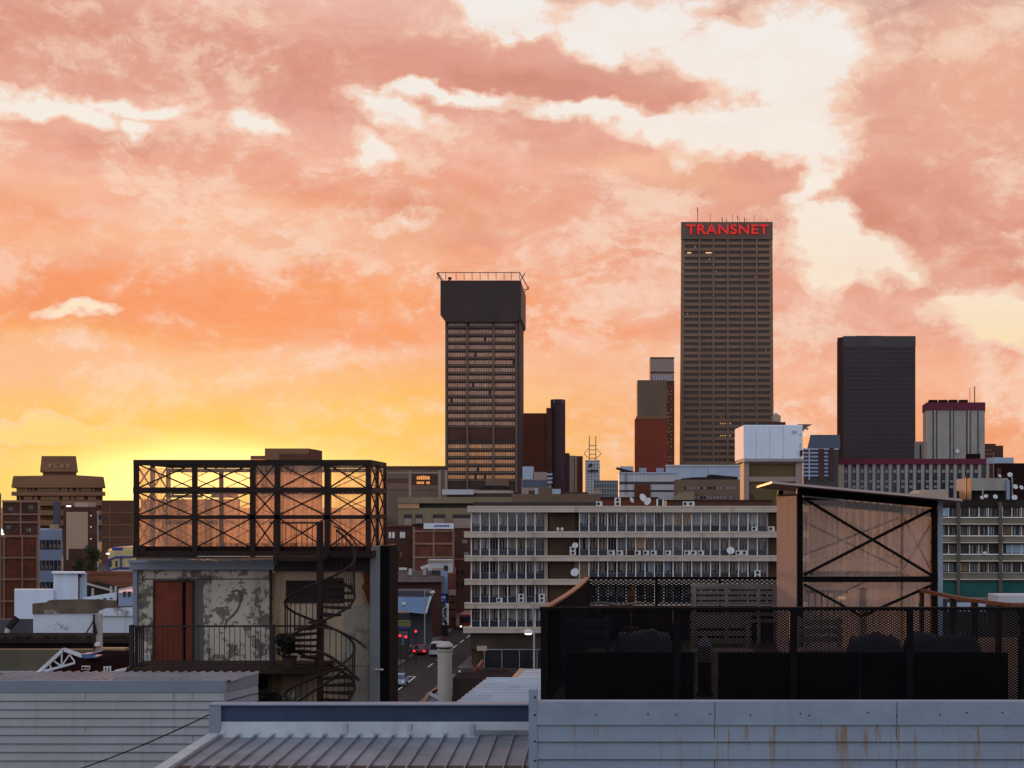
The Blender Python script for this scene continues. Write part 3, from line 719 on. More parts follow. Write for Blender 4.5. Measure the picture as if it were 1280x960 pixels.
for i in range(7): strip(t, 'louvre', 816.5+i*3.4, 818.6+i*3.4, 469, 476, Y+2, 'louvre', .3)
strip(t, 'penthouse_edge', 812.7, 842.8, 464.5, 466.5, Y+2, 'brown_wall', .2)
for x in (798.5,820): strip(t, 'vent_box', x, x+9.5, 585, 592, Y, 'white_shade', 1.5, 1.4)

# the tall tower with the red letters
Y = 1030; t = thing('skyscraper', (X(908,Y), Y+18, 0), 'tallest tower, concrete grid facade under glowing red rooftop letters', 'tower')
MB().prism_y([(X(849.4,Y),0),(X(967.6,Y),0),(X(965.2,Y),Z(279,Y)),(X(852,Y),Z(279,Y))], Y+1.2, Y+38, 'transnet_glass', 4.2).build('wall', t)
mb = MB(); mb.prism_y([(X(849,Y),0),(X(853.4,Y),0),(X(856,Y),Z(279,Y)),(X(851.6,Y),Z(279,Y))], Y+.5, Y+38.5, 'transnet_concrete', 3.4)
mb.build('corner_pier', t)
mb = MB(); mb.prism_y([(X(963.4,Y),0),(X(968,Y),0),(X(965.6,Y),Z(279,Y)),(X(961.2,Y),Z(279,Y))], Y+.5, Y+38.5, 'transnet_concrete', 3.4); mb.build('corner_pier', t)
MB().pp([(851.3,277.4),(965.8,277.4),(966,299),(851.2,299)], Y-.4, 39.5, 'transnet_top', 3.4).build('crown', t)
for x in (874,891.5,909.5,927.5,945.5): strip(t, 'pier', x-1, x+1, 299, 640, Y+1.2, 'transnet_concrete', 1.5, 1.45)
for k in range(43):
    y = 303.2 + k*7.62
    strip(t, 'spandrel', 853.5, 964.5, y-.6, y+3.0, Y+1.2, 'transnet_concrete', 1.0, .95)
for k in range(42):
    y = 303.2+k*7.62+3.1
    for i in range(random.choice((1,2,2,3))):
        x = random.uniform(855,960); w_ = random.uniform(.6,1.6)
        strip(t, 'window', x, x+w_, y+1.2, y+3.2, Y+1.2, 'blind_brown' if random.random() < .8 else 'tower_pane_low', .22, .1)
    if k == 1:
        for a, b in ((882,889.5),(859,864)): strip(t, 'window', a, b, y+1.4, y+2.8, Y+1.2, 'warm_lamp', .22, .1, 'brightly lit window')
    if k in (29,31):
        for i in range(5): strip(t, 'window', 894+i*3+k%2*6, 895.5+i*3+k%2*6, y+1.3, y+2.8, Y+1.2, 'lit_pane', .22, .1)
text_part('TRANSNET', 'sign_letters', t, X(909,Y), Z(287,Y), Y-1.0, X(960,Y)-X(857.5,Y), Z(281,Y)-Z(293.3,Y), 'red_letters', .4, .02, 1.1)
for x, y in ((873,256),(889,264),(904,268),(909,269.5),(917,264),(923.5,265),(926,270),(932,268),(935,270),(944.5,266),(960,271),(899,272)):
    mb = MB(); mb.bar((X(x,Y),Y+8,Z(278,Y)), (X(x,Y),Y+8,Z(y,Y)), .2 if y < 262 else .13, 'transnet_glass')
    if y in (256,265,268,269.5): mb.bar((X(x-.9,Y),Y+8,Z(y+3,Y)), (X(x+.9,Y),Y+8,Z(y+3,Y)), .2, 'transnet_glass'); mb.box(X(x-.5,Y), X(x+.5,Y), Y+7.6, Y+8.4, Z(y+6.5,Y), Z(y+4,Y), 'transnet_glass')
    mb.build('antenna', t)
mb = MB(); mb.box(X(871,Y), X(885,Y), Y+6, Y+14, Z(278,Y), Z(276.6,Y), 'transnet_glass'); mb.box(X(921,Y), X(937,Y), Y+9, Y+14, Z(278,Y), Z(275.6,Y), 'transnet_glass'); mb.build('roof_hut', t)
Y = 900; t = solid('stepped_block', 'small dark block with pale lantern on its roof at the foot of the tall tower', 'building', 960, 982, 527.5, Y, 12, 'brown_wall')
MB().pp([(966.5,520),(970,516),(976,520),(976,527),(966.5,527)], Y+2, 6, 'stone_warm').build('roof_lantern', t)

# dark slab tower, glass wedge and the maroon capped pair on the right
Y = 950; t = thing('slab_tower', (X(1096,Y), Y+14, 0), 'plain near black slab tower with one reddish edge', 'tower')
MB().prism_z([(X(1054,Y),Y),(X(1144.3,Y),Y),(X(1144.3,Y)*1.027,Y+26),(X(1048.5,Y)*1.029,Y+26),(X(1048.5,Y),Y+6)], 0, Z(421,Y), 'obsidian').build('wall', t)
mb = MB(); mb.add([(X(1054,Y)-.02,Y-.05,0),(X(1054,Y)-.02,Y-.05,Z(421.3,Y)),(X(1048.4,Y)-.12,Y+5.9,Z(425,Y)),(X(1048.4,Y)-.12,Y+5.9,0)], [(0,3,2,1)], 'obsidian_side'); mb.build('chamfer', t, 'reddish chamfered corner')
strip(t, 'roof_edge', 1054, 1144.5, 420, 434, Y, 'obsidian_line', .15)
MB().box(X(1071,Y), X(1104,Y), Y+3, Y+18, Z(421,Y), Z(419,Y), 'obsidian').build('roof_hut', t)
for k in range(28): strip(t, 'floor_line', 1054.5, 1144, 439+k*5.6, 439.8+k*5.6, Y, 'obsidian_line', .08)
Y = 620; t = thing('glass_building', (X(1028,Y), Y+10, 0), 'blue grey office with sloped glass top and striped balconies', 'building')
MB().pp([(1013,543.5),(1050,543.5),(1050,561),(1009,561)], Y+1, 22, 'blue_slab').build('sloped_top', t)
MB().sbox(X(1004,Y), X(1048,Y), Y, Y+24, 0, Z(561,Y), 'obsidian_line').build('wall', t)
strip(t, 'roof_edge', 1003.5, 1048, 560.5, 562.3, Y, 'white_shade', .6)
for k in range(7):
    strip(t, 'balcony', 1004, 1022.5, 565+k*4.7, 567.4+k*4.7, Y, 'blue_grey', 1.0); strip(t, 'balcony', 1030, 1035, 565+k*4.7, 567.4+k*4.7, Y, 'blue_grey', .8)
strip(t, 'pier', 1010.3, 1011.6, 562, 600, Y, 'panel_white', 1.2); strip(t, 'pier', 1023, 1029.5, 561, 600, Y, 'brown_wall', .9); strip(t, 'pier', 1036, 1042, 560, 600, Y, 'violet_brown', .9)

Y = 760; t = thing('apartment_tower', (X(1193,Y), Y+12, 0), 'stone tower with maroon crown and narrow vertical window slots', 'tower')
MB().sbox(X(1158.5,Y), X(1231,Y), Y, Y+24, 0, Z(512,Y), 'stone_grey').build('wall', t)
MB().prism_z([(X(1158.4,Y)-.02,Y),(X(1158.4,Y+24)-.05,Y+24),(X(1153.6,Y+24),Y+24)], 0, Z(510,Y), 'stone_warm').build('side_wall', t)
mb = MB(); mb.prism_z([(X(1158,Y),Y-.5),(X(1231.4,Y),Y-.5),(X(1231.4,Y+24),Y+24.5),(X(1153,Y+24),Y+24.5)], Z(512.6,Y), Z(503,Y), 'maroon_band'); mb.build('crown', t)
for x in (1168,1180.5,1193,1206): MB().box(X(x-4.6,Y), X(x+4.6,Y), Y+1, Y+6, Z(503,Y), Z(499.5,Y), 'maroon_dark').build('roof_block', t)
for x in (1165.5,1169.8,1186.8,1190.6,1207.5,1211.8,1221.5):
    strip(t, 'window_slot', x, x+1.9, 513, 574, Y, 'spandrel', .1)
for x in (1167.5,1188.8,1209.7): strip(t, 'rib', x, x+1.8, 513, 576, Y, 'stone_warm', .5)
for x, y, rw in ((1216,484,.1),(1222,482,.22)):
    mb = MB(); mb.bar((X(x,Y),Y+6,Z(503,Y)), (X(x,Y),Y+6,Z(y,Y)), rw, 'steel_far'); mb.build('antenna', t)
mb = MB(); mb.prism_y([(X(1196,Y)+1.1*math.cos(a*.5236), Z(564,Y)+1.1*math.sin(a*.5236)) for a in range(12)], Y-1.2, Y-.9, 'dish_white'); mb.build('clock_disc', t)
Y = 740; t = solid('side_block', 'grey slab wedged between the black tower and the stone tower', 'building', 1143, 1160, 552, Y+40, 14, 'stone_grey')
strip(t, 'window_slot', 1149.5, 1151.5, 556, 575, Y+40, 'spandrel', .1)
Y = 640; t = solid('pilastered_block', 'long low stone block with maroon parapet and rows of pilasters', 'building', 1043, 1231, 579, Y, 22, 'spandrel', part='wall')
mb = MB(); mb.sbox(X(1042.5,Y), X(1231.3,Y), Y-1.1, Y+22.3, Z(580.5,Y), Z(573.5,Y), 'maroon_band'); mb.build('parapet', t)
i = 0; x = 1055.4
MB().box(X(1042.6,Y), X(1054.5,Y), Y-.8, Y+1, 0, Z(580.5,Y), 'stone_warm').build('corner_pier', t)
while x < 1229:
    MB().box(X(x+4.2,Y), X(x+8,Y), Y-.8, Y+.5, 0, Z(580.5,Y), 'stone_grey').build('pilaster', t)
    if i < 17:
        strip(t, 'header_panel', x+.2, x+4.1, 580.6, 584, Y, 'maroon_band', .3, .28)
        strip(t, 'cross_panel', x+.2, x+4.1, 587.5, 591, Y, 'stone_grey', .2, .18); strip(t, 'cross_panel', x+.2, x+4.1, 600.5, 603, Y, 'stone_grey', .2, .18)
        if i % 3: strip(t, 'cross_panel', x+.2, x+4.1, 607, 610, Y, 'stone_grey', .2, .18)
    x += 10.15; i += 1
MB().box(X(1213,Y), X(1227,Y), Y+2, Y+8, Z(573.5,Y), Z(567,Y), 'maroon_dark').build('roof_hut', t)
Y = 820; t = solid('rounded_block', 'dark brown block with stepped top at the right of the stone tower', 'building', 1229, 1254, 557, Y, 16, 'brown_wall')
MB().box(X(1231,Y), X(1246,Y), Y+2, Y+12, Z(557,Y), Z(554.5,Y), 'brown_wall').build('roof_hut', t)
for y in (562,567,572,577): strip(t, 'floor_band', 1231, 1240, y, y+1.6, Y, 'haze_brown', .2)
Y = 560; t = solid('maroon_shed', 'dark maroon walled hall with white roof box at the right edge', 'building', 1243, 1330, 579, Y, 20, 'maroon_dark')
MB().box(X(1243.5,Y), X(1270,Y), Y+3, Y+12, Z(579,Y), Z(571.5,Y), 'white_shade').build('roof_box', t)
MB().box(X(1246,Y), X(1251,Y), Y-.3, Y, 0, Z(585,Y), 'brown_wall').build('door', t)
Y = 555; mb = MB(); mb.bar((X(1242,Y),Y,0), (X(1242,Y),Y,Z(567,Y)), .12, 'pink_grey', 6); mb.box(X(1241.4,Y), X(1242.6,Y), Y-.2, Y+.2, Z(567,Y), Z(566,Y), 'pink_grey'); single(mb, 'flag_pole', (X(1242,Y),Y,0), 'thin pale pole in front of the dark maroon hall', 'pole')
# ------------------------------------------------------------------ mid ground left
Y = 175; t = solid('brick_building', 'red brick building gridded by pale concrete beams at the left edge', 'building', -40, 47.5, 669.5, Y, 12, 'brick_red')
MB().sbox(X(3,Y+4), X(49,Y+4), Y+4, Y+14, 0, Z(625.5,Y), 'brick_dark').build('wall', t, 'taller rear part of darker brick')
for y in (669.3,696,723,750.3): strip(t, 'beam', -40, 47.6, y, y+2.2, Y, 'grid_concrete', .16, .4)
for x in (-21,4.5,27.2,46): strip(t, 'column', x, x+1.9, 668.5, 790, Y, 'grid_concrete', .13, .4)
for y in (625.3,642,652): strip(t, 'beam', 3-4*(y>630), 49.2 if y < 650 else 49, y, y+(2.6 if y < 630 else 1.8), Y+4, 'grid_concrete', .16, .4)
for x in (25.5,47.8): strip(t, 'column', x, x+1.5, 626, 669, Y+4, 'grid_concrete', .13, .4)
for x, y in ((11,634),(36,632),(8,657),(33,660)): strip(t, 'window', x, x+6, y, y+4.5, Y+4, 'glass_dark', .06)
mb = MB(); mb.bar((X(3,Y),Y-.1,Z(661,Y)), (X(3,Y),Y-.6,Z(664,Y)), .08, 'frame_white'); mb.lathe([(.1,Z(666.5,Y)),(.26,Z(665,Y)),(.24,Z(663,Y)),(.1,Z(661.5,Y))], X(3.6,Y), Y-.6, 'white_lamp', 10); mb.lathe([(.1,Z(668.5,Y)),(.22,Z(667.5,Y)),(.1,Z(666.4,Y))], X(5.6,Y), Y-.6, 'white_lamp', 10)
single(mb, 'floodlight', (X(4,Y),Y-.6,Z(668,Y)), 'pair of white floodlights on the brick wall at the left edge', 'lamp')
mb = MB(); mb.sbox(X(-30,165), X(1.5,165), 165, 170, 0, Z(617,165), 'grey_brown'); mb.sbox(X(-30,165), X(2,165), 164.8, 170, Z(619,165), Z(616.5,165), 'pink_grey')
single(mb, 'side_wall', (X(-14,165),168,0), 'sliver of grey wall at the very left edge', 'wall')
Y = 195; t = solid('balcony_block', 'narrow block of blue grey balcony bands and dark window rows', 'building', 49, 77.5, 662, Y, 10, 'blue_grey')
for a, b in ((675,686.5),(700.5,712.5),(727.5,738)):
    strip(t, 'window_recess', 50.3, 75.8, a, b, Y, 'shop_dark', .05, .1)
    mb = MB()
    for i in range(5):
        x = 51+i*5
        mb.box(X(x+1.2,Y), X(x+1.7,Y), Y-.12, Y-.07, Z(b-.6,Y), Z(a+1,Y), 'blue_grey')
        if random.random() < .6: mb.box(X(x+2,Y), X(x+4.4,Y), Y-.09, Y-.06, Z(b-1.4,Y), Z(b-6,Y), 'blind_brown')
    mb.build('window', t)
MB().box(X(58.5,Y), X(63,Y), Y+1, Y+3, Z(662,Y), Z(656,Y), 'beige_blank').build('roof_vent', t)
MB().box(X(49,Y), X(56,Y), Y+5, Y+6, Z(662,Y), Z(627,Y), 'purple_grey').build('stair_shaft', t)
Y = 250; t = solid('blank_walled_tower', 'brown tower house with blank beige wall and water tank on top', 'building', 79, 122, 633.5, Y, 9, 'brick_dark')
strip(t, 'blank_wall', 83.2, 110, 640, 686, Y, 'beige_blank', .15, .3); strip(t, 'lower_wall', 83.2, 86, 686, 700, Y, 'beige_blank', .15, .3)
MB().box(X(88,Y), X(104.5,Y), Y+2, Y+6, Z(633.5,Y), Z(628,Y), 'stone_warm').build('water_tank', t)
mb = MB()
for y in (644,658,673,689): mb.box(X(113.2,Y), X(114.6,Y), Y-.2, Y-.05, Z(y+1.2,Y), Z(y,Y), 'warm_lamp')
mb.build('stair_lamps', t)
mb = MB()
for x in (81.5,84.5): mb.box(X(x,Y), X(x+2,Y), Y+.5, Y+.9, Z(634,Y), Z(632,Y), 'white_lamp')
mb.build('roof_lamp', t)
mb = MB(); mb.bar((X(122.3,240),240,0), (X(122.3,240),240,Z(639.5,240)), .13, 'pole_concrete', 6, .09); mb.box(X(121.6,240), X(123,240), 239.8, 240.2, Z(640.5,240), Z(639.3,240), 'white_plastic')
single(mb, 'lamp_mast', (X(122.3,240),240,0), 'tall thin mast right of the blank beige tower wall', 'pole')
for x0, x1, yt, s in ((96,107,690,11),(108,126,678,5)):
    Y = 205; cx = X((x0+x1)/2,Y); t = thing('tree', (cx,Y,0), 'low dark tree beneath the blank beige wall' if s == 11 else 'taller dark tree between blank tower and yellow house', 'tree')
    top = Z(yt,Y); mb = MB(); mb.bar((cx,Y,0), (cx+.1,Y,top-2), .22, 'bark', 7, .1)
    for k in range(5): mb.bar((cx,Y,top-4), (cx+random.uniform(-.8,.8),Y+random.uniform(-.8,.8),top-1.2), .09, 'bark', 5, .03)
    mb.build('trunk', t)
    mb = MB(); ww = (X(x1,Y)-X(x0,Y))/2
    for _ in range(9): leaves(mb, cx+random.uniform(-ww,ww)*.7, Y+random.uniform(-1,1), top-random.uniform(.6,3.6), .75, .8, .6, 130, .15, 'leaf', .1)
    mb.build('crown', t)
Y = 150; t = solid('yellow_house', 'pale yellow house with blue trim and blue roof band', 'house', 135, 170, 688.5, Y, 8, 'yellow_paint')
MB().box(X(152,Y), X(170,Y), Y+.4, Y+7, Z(688.5,Y), Z(684,Y), 'yellow_paint').build('wall', t)
MB().box(X(138,Y), X(152,Y), Y+.5, Y+7, Z(690,Y), Z(684.4,Y), 'blue_paint').build('roof_band', t)
MB().pp([(135,699),(145,695.2),(165,695),(165,697),(145,697.3),(135,701)], Y-.12, .3, 'blue_paint').build('trim', t)
MB().pp([(137,712.5),(146,709),(165,709),(165,711.3),(146,711.5),(137,714)], Y-.12, .3, 'blue_paint').build('trim', t)
strip(t, 'trim', 150.5, 152.3, 695, 711, Y, 'blue_paint', .14); strip(t, 'trim', 135, 137, 700, 713, Y, 'blue_paint', .14)
for x in (137.5,144.5): strip(t, 'window', x, x+2.2, 701, 708, Y, 'glass_dark', .06)
strip(t, 'plinth', 137, 165, 713, 716, Y, 'panel_white', .1)
mb = MB(); mb.lathe([(.05,Z(693,Y)),(.2,Z(692.4,Y)),(.2,Z(691.6,Y)),(.05,Z(691,Y))], X(136,Y), Y-.3, 'white_lamp', 8); single(mb, 'wall_lamp', (X(136,Y),Y-.3,Z(693,Y)), 'small lit lamp at the corner of the yellow house', 'lamp')
# rusty roofs behind the white building
Y = 128; t = thing('rust_roofed_house', (X(140,Y), Y+8, 0), 'house under a low rust brown tin roof behind the white annexe', 'house')
MB().sbox(X(103,Y), X(175,Y), Y+1.5, Y+12, 0, Z(737,Y), 'dark_roof').build('wall', t)
mb = MB(); mb.add([(X(102,Y),Y,Z(735,Y)),(X(176,Y),Y,Z(735,Y)),(X(176,Y+14),Y+14,Z(714,Y+14)),(X(104,Y+14),Y+14,Z(714,Y+14)),(X(102,Y),Y,Z(736,Y)),(X(176,Y),Y,Z(736,Y))], [(0,1,2,3),(4,5,1,0)], 'rust_roof'); mb.build('roof', t)
Y = 118; mb = MB()
mb.pp([(105,729),(122,733),(142,738.5),(142,746),(105,746)], Y, 3, 'dark_roof'); mb.bar((X(105,Y),Y-.1,Z(728.5,Y)), (X(142,Y),Y-.1,Z(738.5,Y)), .07, 'pole_concrete')
single(mb, 'lean_to', (X(124,Y),Y+1,0), 'dark sloping lean-to roof beside the white building', 'shed')
Y = 112; t = thing('white_building', (X(60,Y), Y+5, 0), 'blank white stepped building left of the peeling whitewashed wall', 'building')
MB().sbox(X(18,Y), X(67,Y), Y, Y+1.2, 0, Z(737,Y), 'white_wall').build('wall', t)
MB().sbox(X(65.2,Y), X(96.05,Y), Y+.25, Y+1.5, 0, Z(716,Y), 'white_wall').build('tower_block', t)
MB().sbox(X(96,Y), X(105.2,Y), Y+.6, Y+1.5, 0, Z(717,Y), 'white_shade').build('tower_block', t, 'darker recessed end of the block')  # side face in a darker white, its shade put into the colour
MB().sbox(X(64.6,Y), X(106,Y), Y, Y+1.5, Z(717,Y), Z(715.3,Y), 'white_wall').build('coping', t)
strip(t, 'vent', 98, 102, 718.5, 721, Y+.6, 'shop_dark', .1)
Y = 108; t = thing('annexe', (X(125,Y), Y+3, 0), 'low white annexe wall with small square openings', 'building')
MB().pp([(104,747),(143.5,740.5),(143.5,760),(104,760)], Y, .4, 'white_wall').build('wall', t)
for x, y in ((121,748.5),(129.5,747.5),(137.5,747)): strip(t, 'opening', x, x+3.4, y, y+1.7, Y, 'shop_dark', .03, .06)
for x in (113,136,142): mb = MB(); mb.bar((X(x,Y),Y+.5,Z(748,Y)), (X(x,Y),Y+.5,Z(733.5 if x > 120 else 736,Y)), .07, 'pole_concrete'); mb.build('post', t)
Y = 100; t = solid('lean_to_house', 'small grey house with pale sloping roof beside the peeling corner', 'house', 148, 175, 741, Y, 5, 'blue_grey')
MB().pp([(148,736.5),(166,732.5),(175,731),(175,733),(148,738.5)], Y-.4, 1, 'panel_white').build('roof', t)
for x in (154,160): strip(t, 'window', x, x+3, 739.5, 746, Y, 'shop_dark', .05)
# grey yard wall, whitewashed wall, roof ridge, olive wall
Y = 90; t = solid('yard_wall', 'low purple grey yard wall under the brick building', 'wall', -30, 43, 774, Y, .35, 'purple_grey')
mb = MB(); mb.bar((X(12.5,Y),Y-.8,Z(797,Y)), (X(17,Y),Y-.8,Z(784,Y)), .16, 'panel_white', 8); mb.bar((X(17,Y),Y-.8,Z(784,Y)), (X(26.5,Y),Y-.6,Z(771,Y)), .2, 'dark_roof', 8)
single(mb, 'drainpipe', (X(17,Y),Y-.8,Z(797,Y)), 'leaning bent drainpipe in front of the purple grey wall', 'pipe')
Y = 80; t = thing('whitewashed_wall', (X(103,Y), Y+3, 0), 'peeling whitewashed wall with a weathered brown top', 'wall')
MB().sbox(X(41.5,Y), X(172,Y), Y, Y+.45, 0, Z(765,Y), 'whitewash').build('wall', t)
mb = MB(); mb.prism_y([(X(a,Y),Z(b,Y)) for a,b in ((41.3,754.5),(58,753),(62,750.3),(98,749.5),(126,749.7),(143,751),(143,758),(172,757.5),(172,769),(132,768),(125,766),(41.3,767))], Y-.1, Y+.4, 'weathered_top'); mb.build('weathered_coping', t)
mb = MB(); mb.prism_y([(X(a,Y),Z(b,Y)) for a,b in ((134,760),(172,758.6),(172,769.5),(128,769.5),(124,764))], Y-.16, Y, 'whitewash'); mb.build('render_patch', t)
Y = 64; t = thing('tarred_roof', (X(80,Y), Y+4, 0), 'dark tarred roof strip above the olive wall', 'roof')
MB().box(X(-60,Y), X(172,Y), Y, Y+3.6, 0, Z(800,Y), 'dark_roof').build('roof_body', t)
MB().box(X(-60,Y), X(172,Y), Y-.5, Y+2.6, Z(802.5,Y), Z(798,Y), 'dark_roof').build('ridge', t)
mb = MB()
for i in range(40):
    x = X(random.uniform(-20,160),Y); mb.bar((x,Y-.1,Z(798,Y)), (x+random.uniform(-.3,.3),Y-.2,Z(random.uniform(793,797),Y)), .12, 'dark_roof', 5, .04)
mb.build('rough_edge', t)
Y = 56; t = solid('olive_wall', 'plain olive brown wall behind the white truss frame', 'wall', -60, 165, 812, Y, .4, 'olive_wall')
strip(t, 'base_rail', -60, 47, 838.5, 840.5, Y, 'pole_concrete', .3)
MB().box(X(120,Y), X(158,Y), Y-.2, Y+.3, Z(818.5,Y), Z(810,Y), 'tan_wall').build('mossy_strip', t, 'patchy tan strip near the pole')
# concrete pole with bracket
Y = 50; t = thing('utility_pole', (X(122,Y),Y,0), 'grey concrete pole with dark cable bracket in front of whitewashed wall', 'pole')
MB().box(X(119.8,Y), X(126.5,Y), Y, Y+.18, 0, Z(767,Y), 'pole_concrete').build('shaft', t, bevel=.015)
mb = MB(); mb.bar((X(118.3,Y),Y-.05,Z(768,Y)), (X(118.6,Y),Y-.05,Z(812,Y)), .03, 'dark_steel'); mb.bar((X(108,Y),Y-.05,Z(792,Y)), (X(117.5,Y),Y-.05,Z(776,Y)), .018, 'dark_steel'); mb.bar((X(117.5,Y),Y-.05,Z(774,Y)), (X(121,Y),Y-.05,Z(792,Y)), .03, 'dark_steel')
mb.build('bracket', t)
for y in (776,782,788): 
    mb = MB(); mb.lathe([(.02,Z(y+2,Y)),(.05,Z(y+1.5,Y)),(.035,Z(y,Y)),(.05,Z(y-1,Y)),(.015,Z(y-1.6,Y))], X(118.4,Y), Y-.09, 'dark_steel', 8); mb.build('insulator', t)
mb = MB(); mb.lathe([(.04,Z(808,Y)),(.1,Z(807,Y)),(.1,Z(803.5,Y)),(.03,Z(802.5,Y))], X(123.5,Y), Y-.12, 'white_plastic', 10); mb.build('cable_clamp', t)
# white gable truss and maroon shed in the gap
Y = 41; t = thing('roof_truss', (X(85,Y),Y,Z(842,Y)), 'white gable truss with slanting webs standing on the dark roof', 'truss')
def tb(a, b, r): 
    m_ = MB(); m_.bar((X(a[0],Y),Y,Z(a[1],Y)), (X(b[0],Y),Y,Z(b[1],Y)), r, 'truss_white'); return m_
tb((47,841.5),(79.5,811.8),.045).build('rafter', t); tb((79.5,811.8),(117,825),.045).build('rafter', t); tb((49,840.5),(97,828),.035).build('bottom_chord', t)
for a, b in (((66,825),(77,833)),((77,833),(77.5,816)),((77,833),(87,818)),((87,818),(94,828)),((62,829),(64,836))): tb(a, b, .018).build('web', t)
mb = MB(); mb.lathe([(.05,Z(843,Y)),(.09,Z(842,Y)),(.09,Z(839,Y)),(.03,Z(838,Y))], X(51,Y), Y-.1, 'truss_white', 10); mb.build('foot', t)
mb = MB(); mb.add([(X(a,Y),Y+.15,Z(b,Y)) for a,b in ((52,840),(79,814),(114,826),(97,829))], [(0,1,2,3)], 'maroon_dark'); mb.build('infill', t)
Y = 40; t = thing('maroon_shed', (X(128,Y),Y+1.5,0), 'dark maroon shed beside the white truss with small white window', 'shed')
MB().pp([(94,824),(122,825),(140,819),(162,818),(162,860),(52,860),(52,842),(94,830)], Y+.3, 2.5, 'maroon_dark').build('wall', t)
mb = MB(); mb.box(X(98.5,Y), X(108.5,Y), Y+.22, Y+.3, Z(838.5,Y), Z(833.5,Y), 'frame_white'); mb.box(X(99.3,Y), X(103,Y), Y+.2, Y+.23, Z(837.6,Y), Z(834.4,Y), 'shop_dark'); mb.box(X(104,Y), X(107.7,Y), Y+.2, Y+.23, Z(837.6,Y), Z(834.4,Y), 'blind_brown'); mb.build('window', t)
Y = 39.5; mb = MB()
for x in (130.5,134.3,138): mb.bar((X(x,Y),Y,Z(843,Y)), (X(x,Y),Y,Z(833,Y)), .02, 'truss_white')
mb.bar((X(130,Y),Y,Z(834.3,Y)), (X(138.6,Y),Y,Z(833.2,Y)), .014, 'truss_white'); single(mb, 'white_rack', (X(134,Y),Y,Z(843,Y)), 'small white three bar rack in front of the maroon shed', 'rack')
mb = MB(); mb.bar((X(144,Y),Y,Z(839.8,Y)), (X(161,Y),Y+.2,Z(836.5,Y)), .05, 'truss_white', 10); single(mb, 'white_pipe', (X(150,Y),Y,Z(840,Y)), 'short white pipe lying at the foot of the maroon shed', 'pipe')
mb = MB(); mb.pp([(101,818),(112,817.3),(113,820.5),(121,820.7),(121,822),(104,823)], Y+.6, .5, 'blue_tarp'); single(mb, 'tarpaulin', (X(110,Y),Y+.8,Z(823,Y)), 'scrap of blue tarpaulin draped behind the white truss', 'tarpaulin')

# ------------------------------------------------------------------ mid ground centre: tan block, brick block, shops
Y = 470; t = thing('canopy_slab', (X(595,Y),Y+10,0), 'flat pale roof slab in front of the black headed tower', 'building')
MB().box(X(556,Y), X(640,Y), Y+2, Y+16, 0, Z(619,Y), 'grey_brown').build('wall', t)
MB().box(X(552.5,Y), X(592,Y), Y, Y+18, Z(618.2,Y), Z(611.8,Y), 'panel_white').build('roof_slab', t)
MB().box(X(592,Y), X(638,Y), Y+.6, Y+18, Z(616.6,Y), Z(613,Y), 'stone_warm').build('roof_slab', t)
MB().box(X(605.5,Y), X(633,Y), Y+4, Y+12, Z(608,Y), Z(598.5,Y), 'grey_brown').build('roof_hut', t)
MB().pp([(604,607),(633,607),(636,611),(600,611)], Y+3, 10, 'dark_roof').build('hut_roof', t)
Y = 380; t = thing('tan_building', (X(575,Y),Y+9,0), 'long tan building with a corner coloured as sunlit and recessed windows', 'building')
MB().box(X(498,Y), X(750,Y), Y, Y+16, 0, Z(635,Y), 'tan_wall').build('wall', t)
MB().box(X(497,Y), X(690,Y), Y-.6, Y+16, Z(629,Y), Z(621.5,Y), 'tan_wall').build('parapet', t)
MB().box(X(524,Y), X(690,Y), Y+1.5, Y+16, Z(635,Y), Z(629,Y), 'shop_dark').build('window_band', t)
MB().box(X(498,Y), X(524,Y), Y-.3, Y+14, Z(635.5,Y), Z(629,Y), 'tan_light').build('corner_bay', t, 'corner bay with orange sunlight in its colour')  # low sun on this bay is painted as a lighter orange tan
for x0, x1, l in ((504.5,515,5),(519,528.5,5),(541,556.5,4.5),(566,590,4)):
    strip(t, 'window', x0, x1, 643, 657, Y, 'shop_dark', .05, .1); strip(t, 'window_blind', x0+.6, x1-.6, 648, 656, Y, 'pink_grey', .12, .06)
mb = MB(); 
for i in range(9):
    x = 503+i*4.5; mb.box(X(x,Y), X(x+2.4,Y), Y+3, Y+4, Z(621.5,Y), Z(621.5-random.uniform(.8,2.4),Y), 'grey_brown')
mb.build('roof_clutter', t)
Y = 340; t = solid('dull_block', 'low brown block behind the office roof', 'building', 640, 752, 617.5, Y, 12, 'grey_brown')
for x0, x1, y, m in ((660,668,613,'brown_wall'),(672,690,609.5,'grey_brown'),(690,700,611,'white_shade'),(668,672,610,'white_shade'),(741,751,612,'pink_grey'),(702,735,615,'brown_wall')):
    MB().box(X(x0,Y), X(x1,Y), Y+3, Y+8, Z(617.5,Y), Z(y,Y), m).build('roof_hut', t)
Y = 300; t = solid('brick_block', 'red brick block framed in concrete under a pale billboard', 'building', 517, 567.5, 656, Y, 14, 'brick_shop')
for y in (656,663,678.5,695.5): strip(t, 'beam', 516.5, 567.8, y, y+2.2, Y, 'grid_concrete', .2)
for x in (516.5,541,565.5): strip(t, 'column', x, x+2.3, 656, 730, Y, 'grid_concrete', .17)
MB().box(X(515.5,Y), X(531,Y), Y-.3, Y+13, Z(658,Y), Z(655,Y), 'dark_roof').build('coping', t)
Y = 296; t = thing('billboard', (X(548,Y),Y,Z(664,Y)), 'pale blue billboard with dark lettering above the brick block', 'sign')
MB().box(X(529.5,Y), X(567,Y), Y, Y+.2, Z(661,Y), Z(654,Y), 'sign_white').build('board', t)
mb = MB()
for i in range(8): mb.box(X(543+i*2.4,Y), X(544.6+i*2.4,Y), Y-.05, Y, Z(658.6,Y), Z(656.2,Y), 'blue_paint')
mb.build('lettering', t)
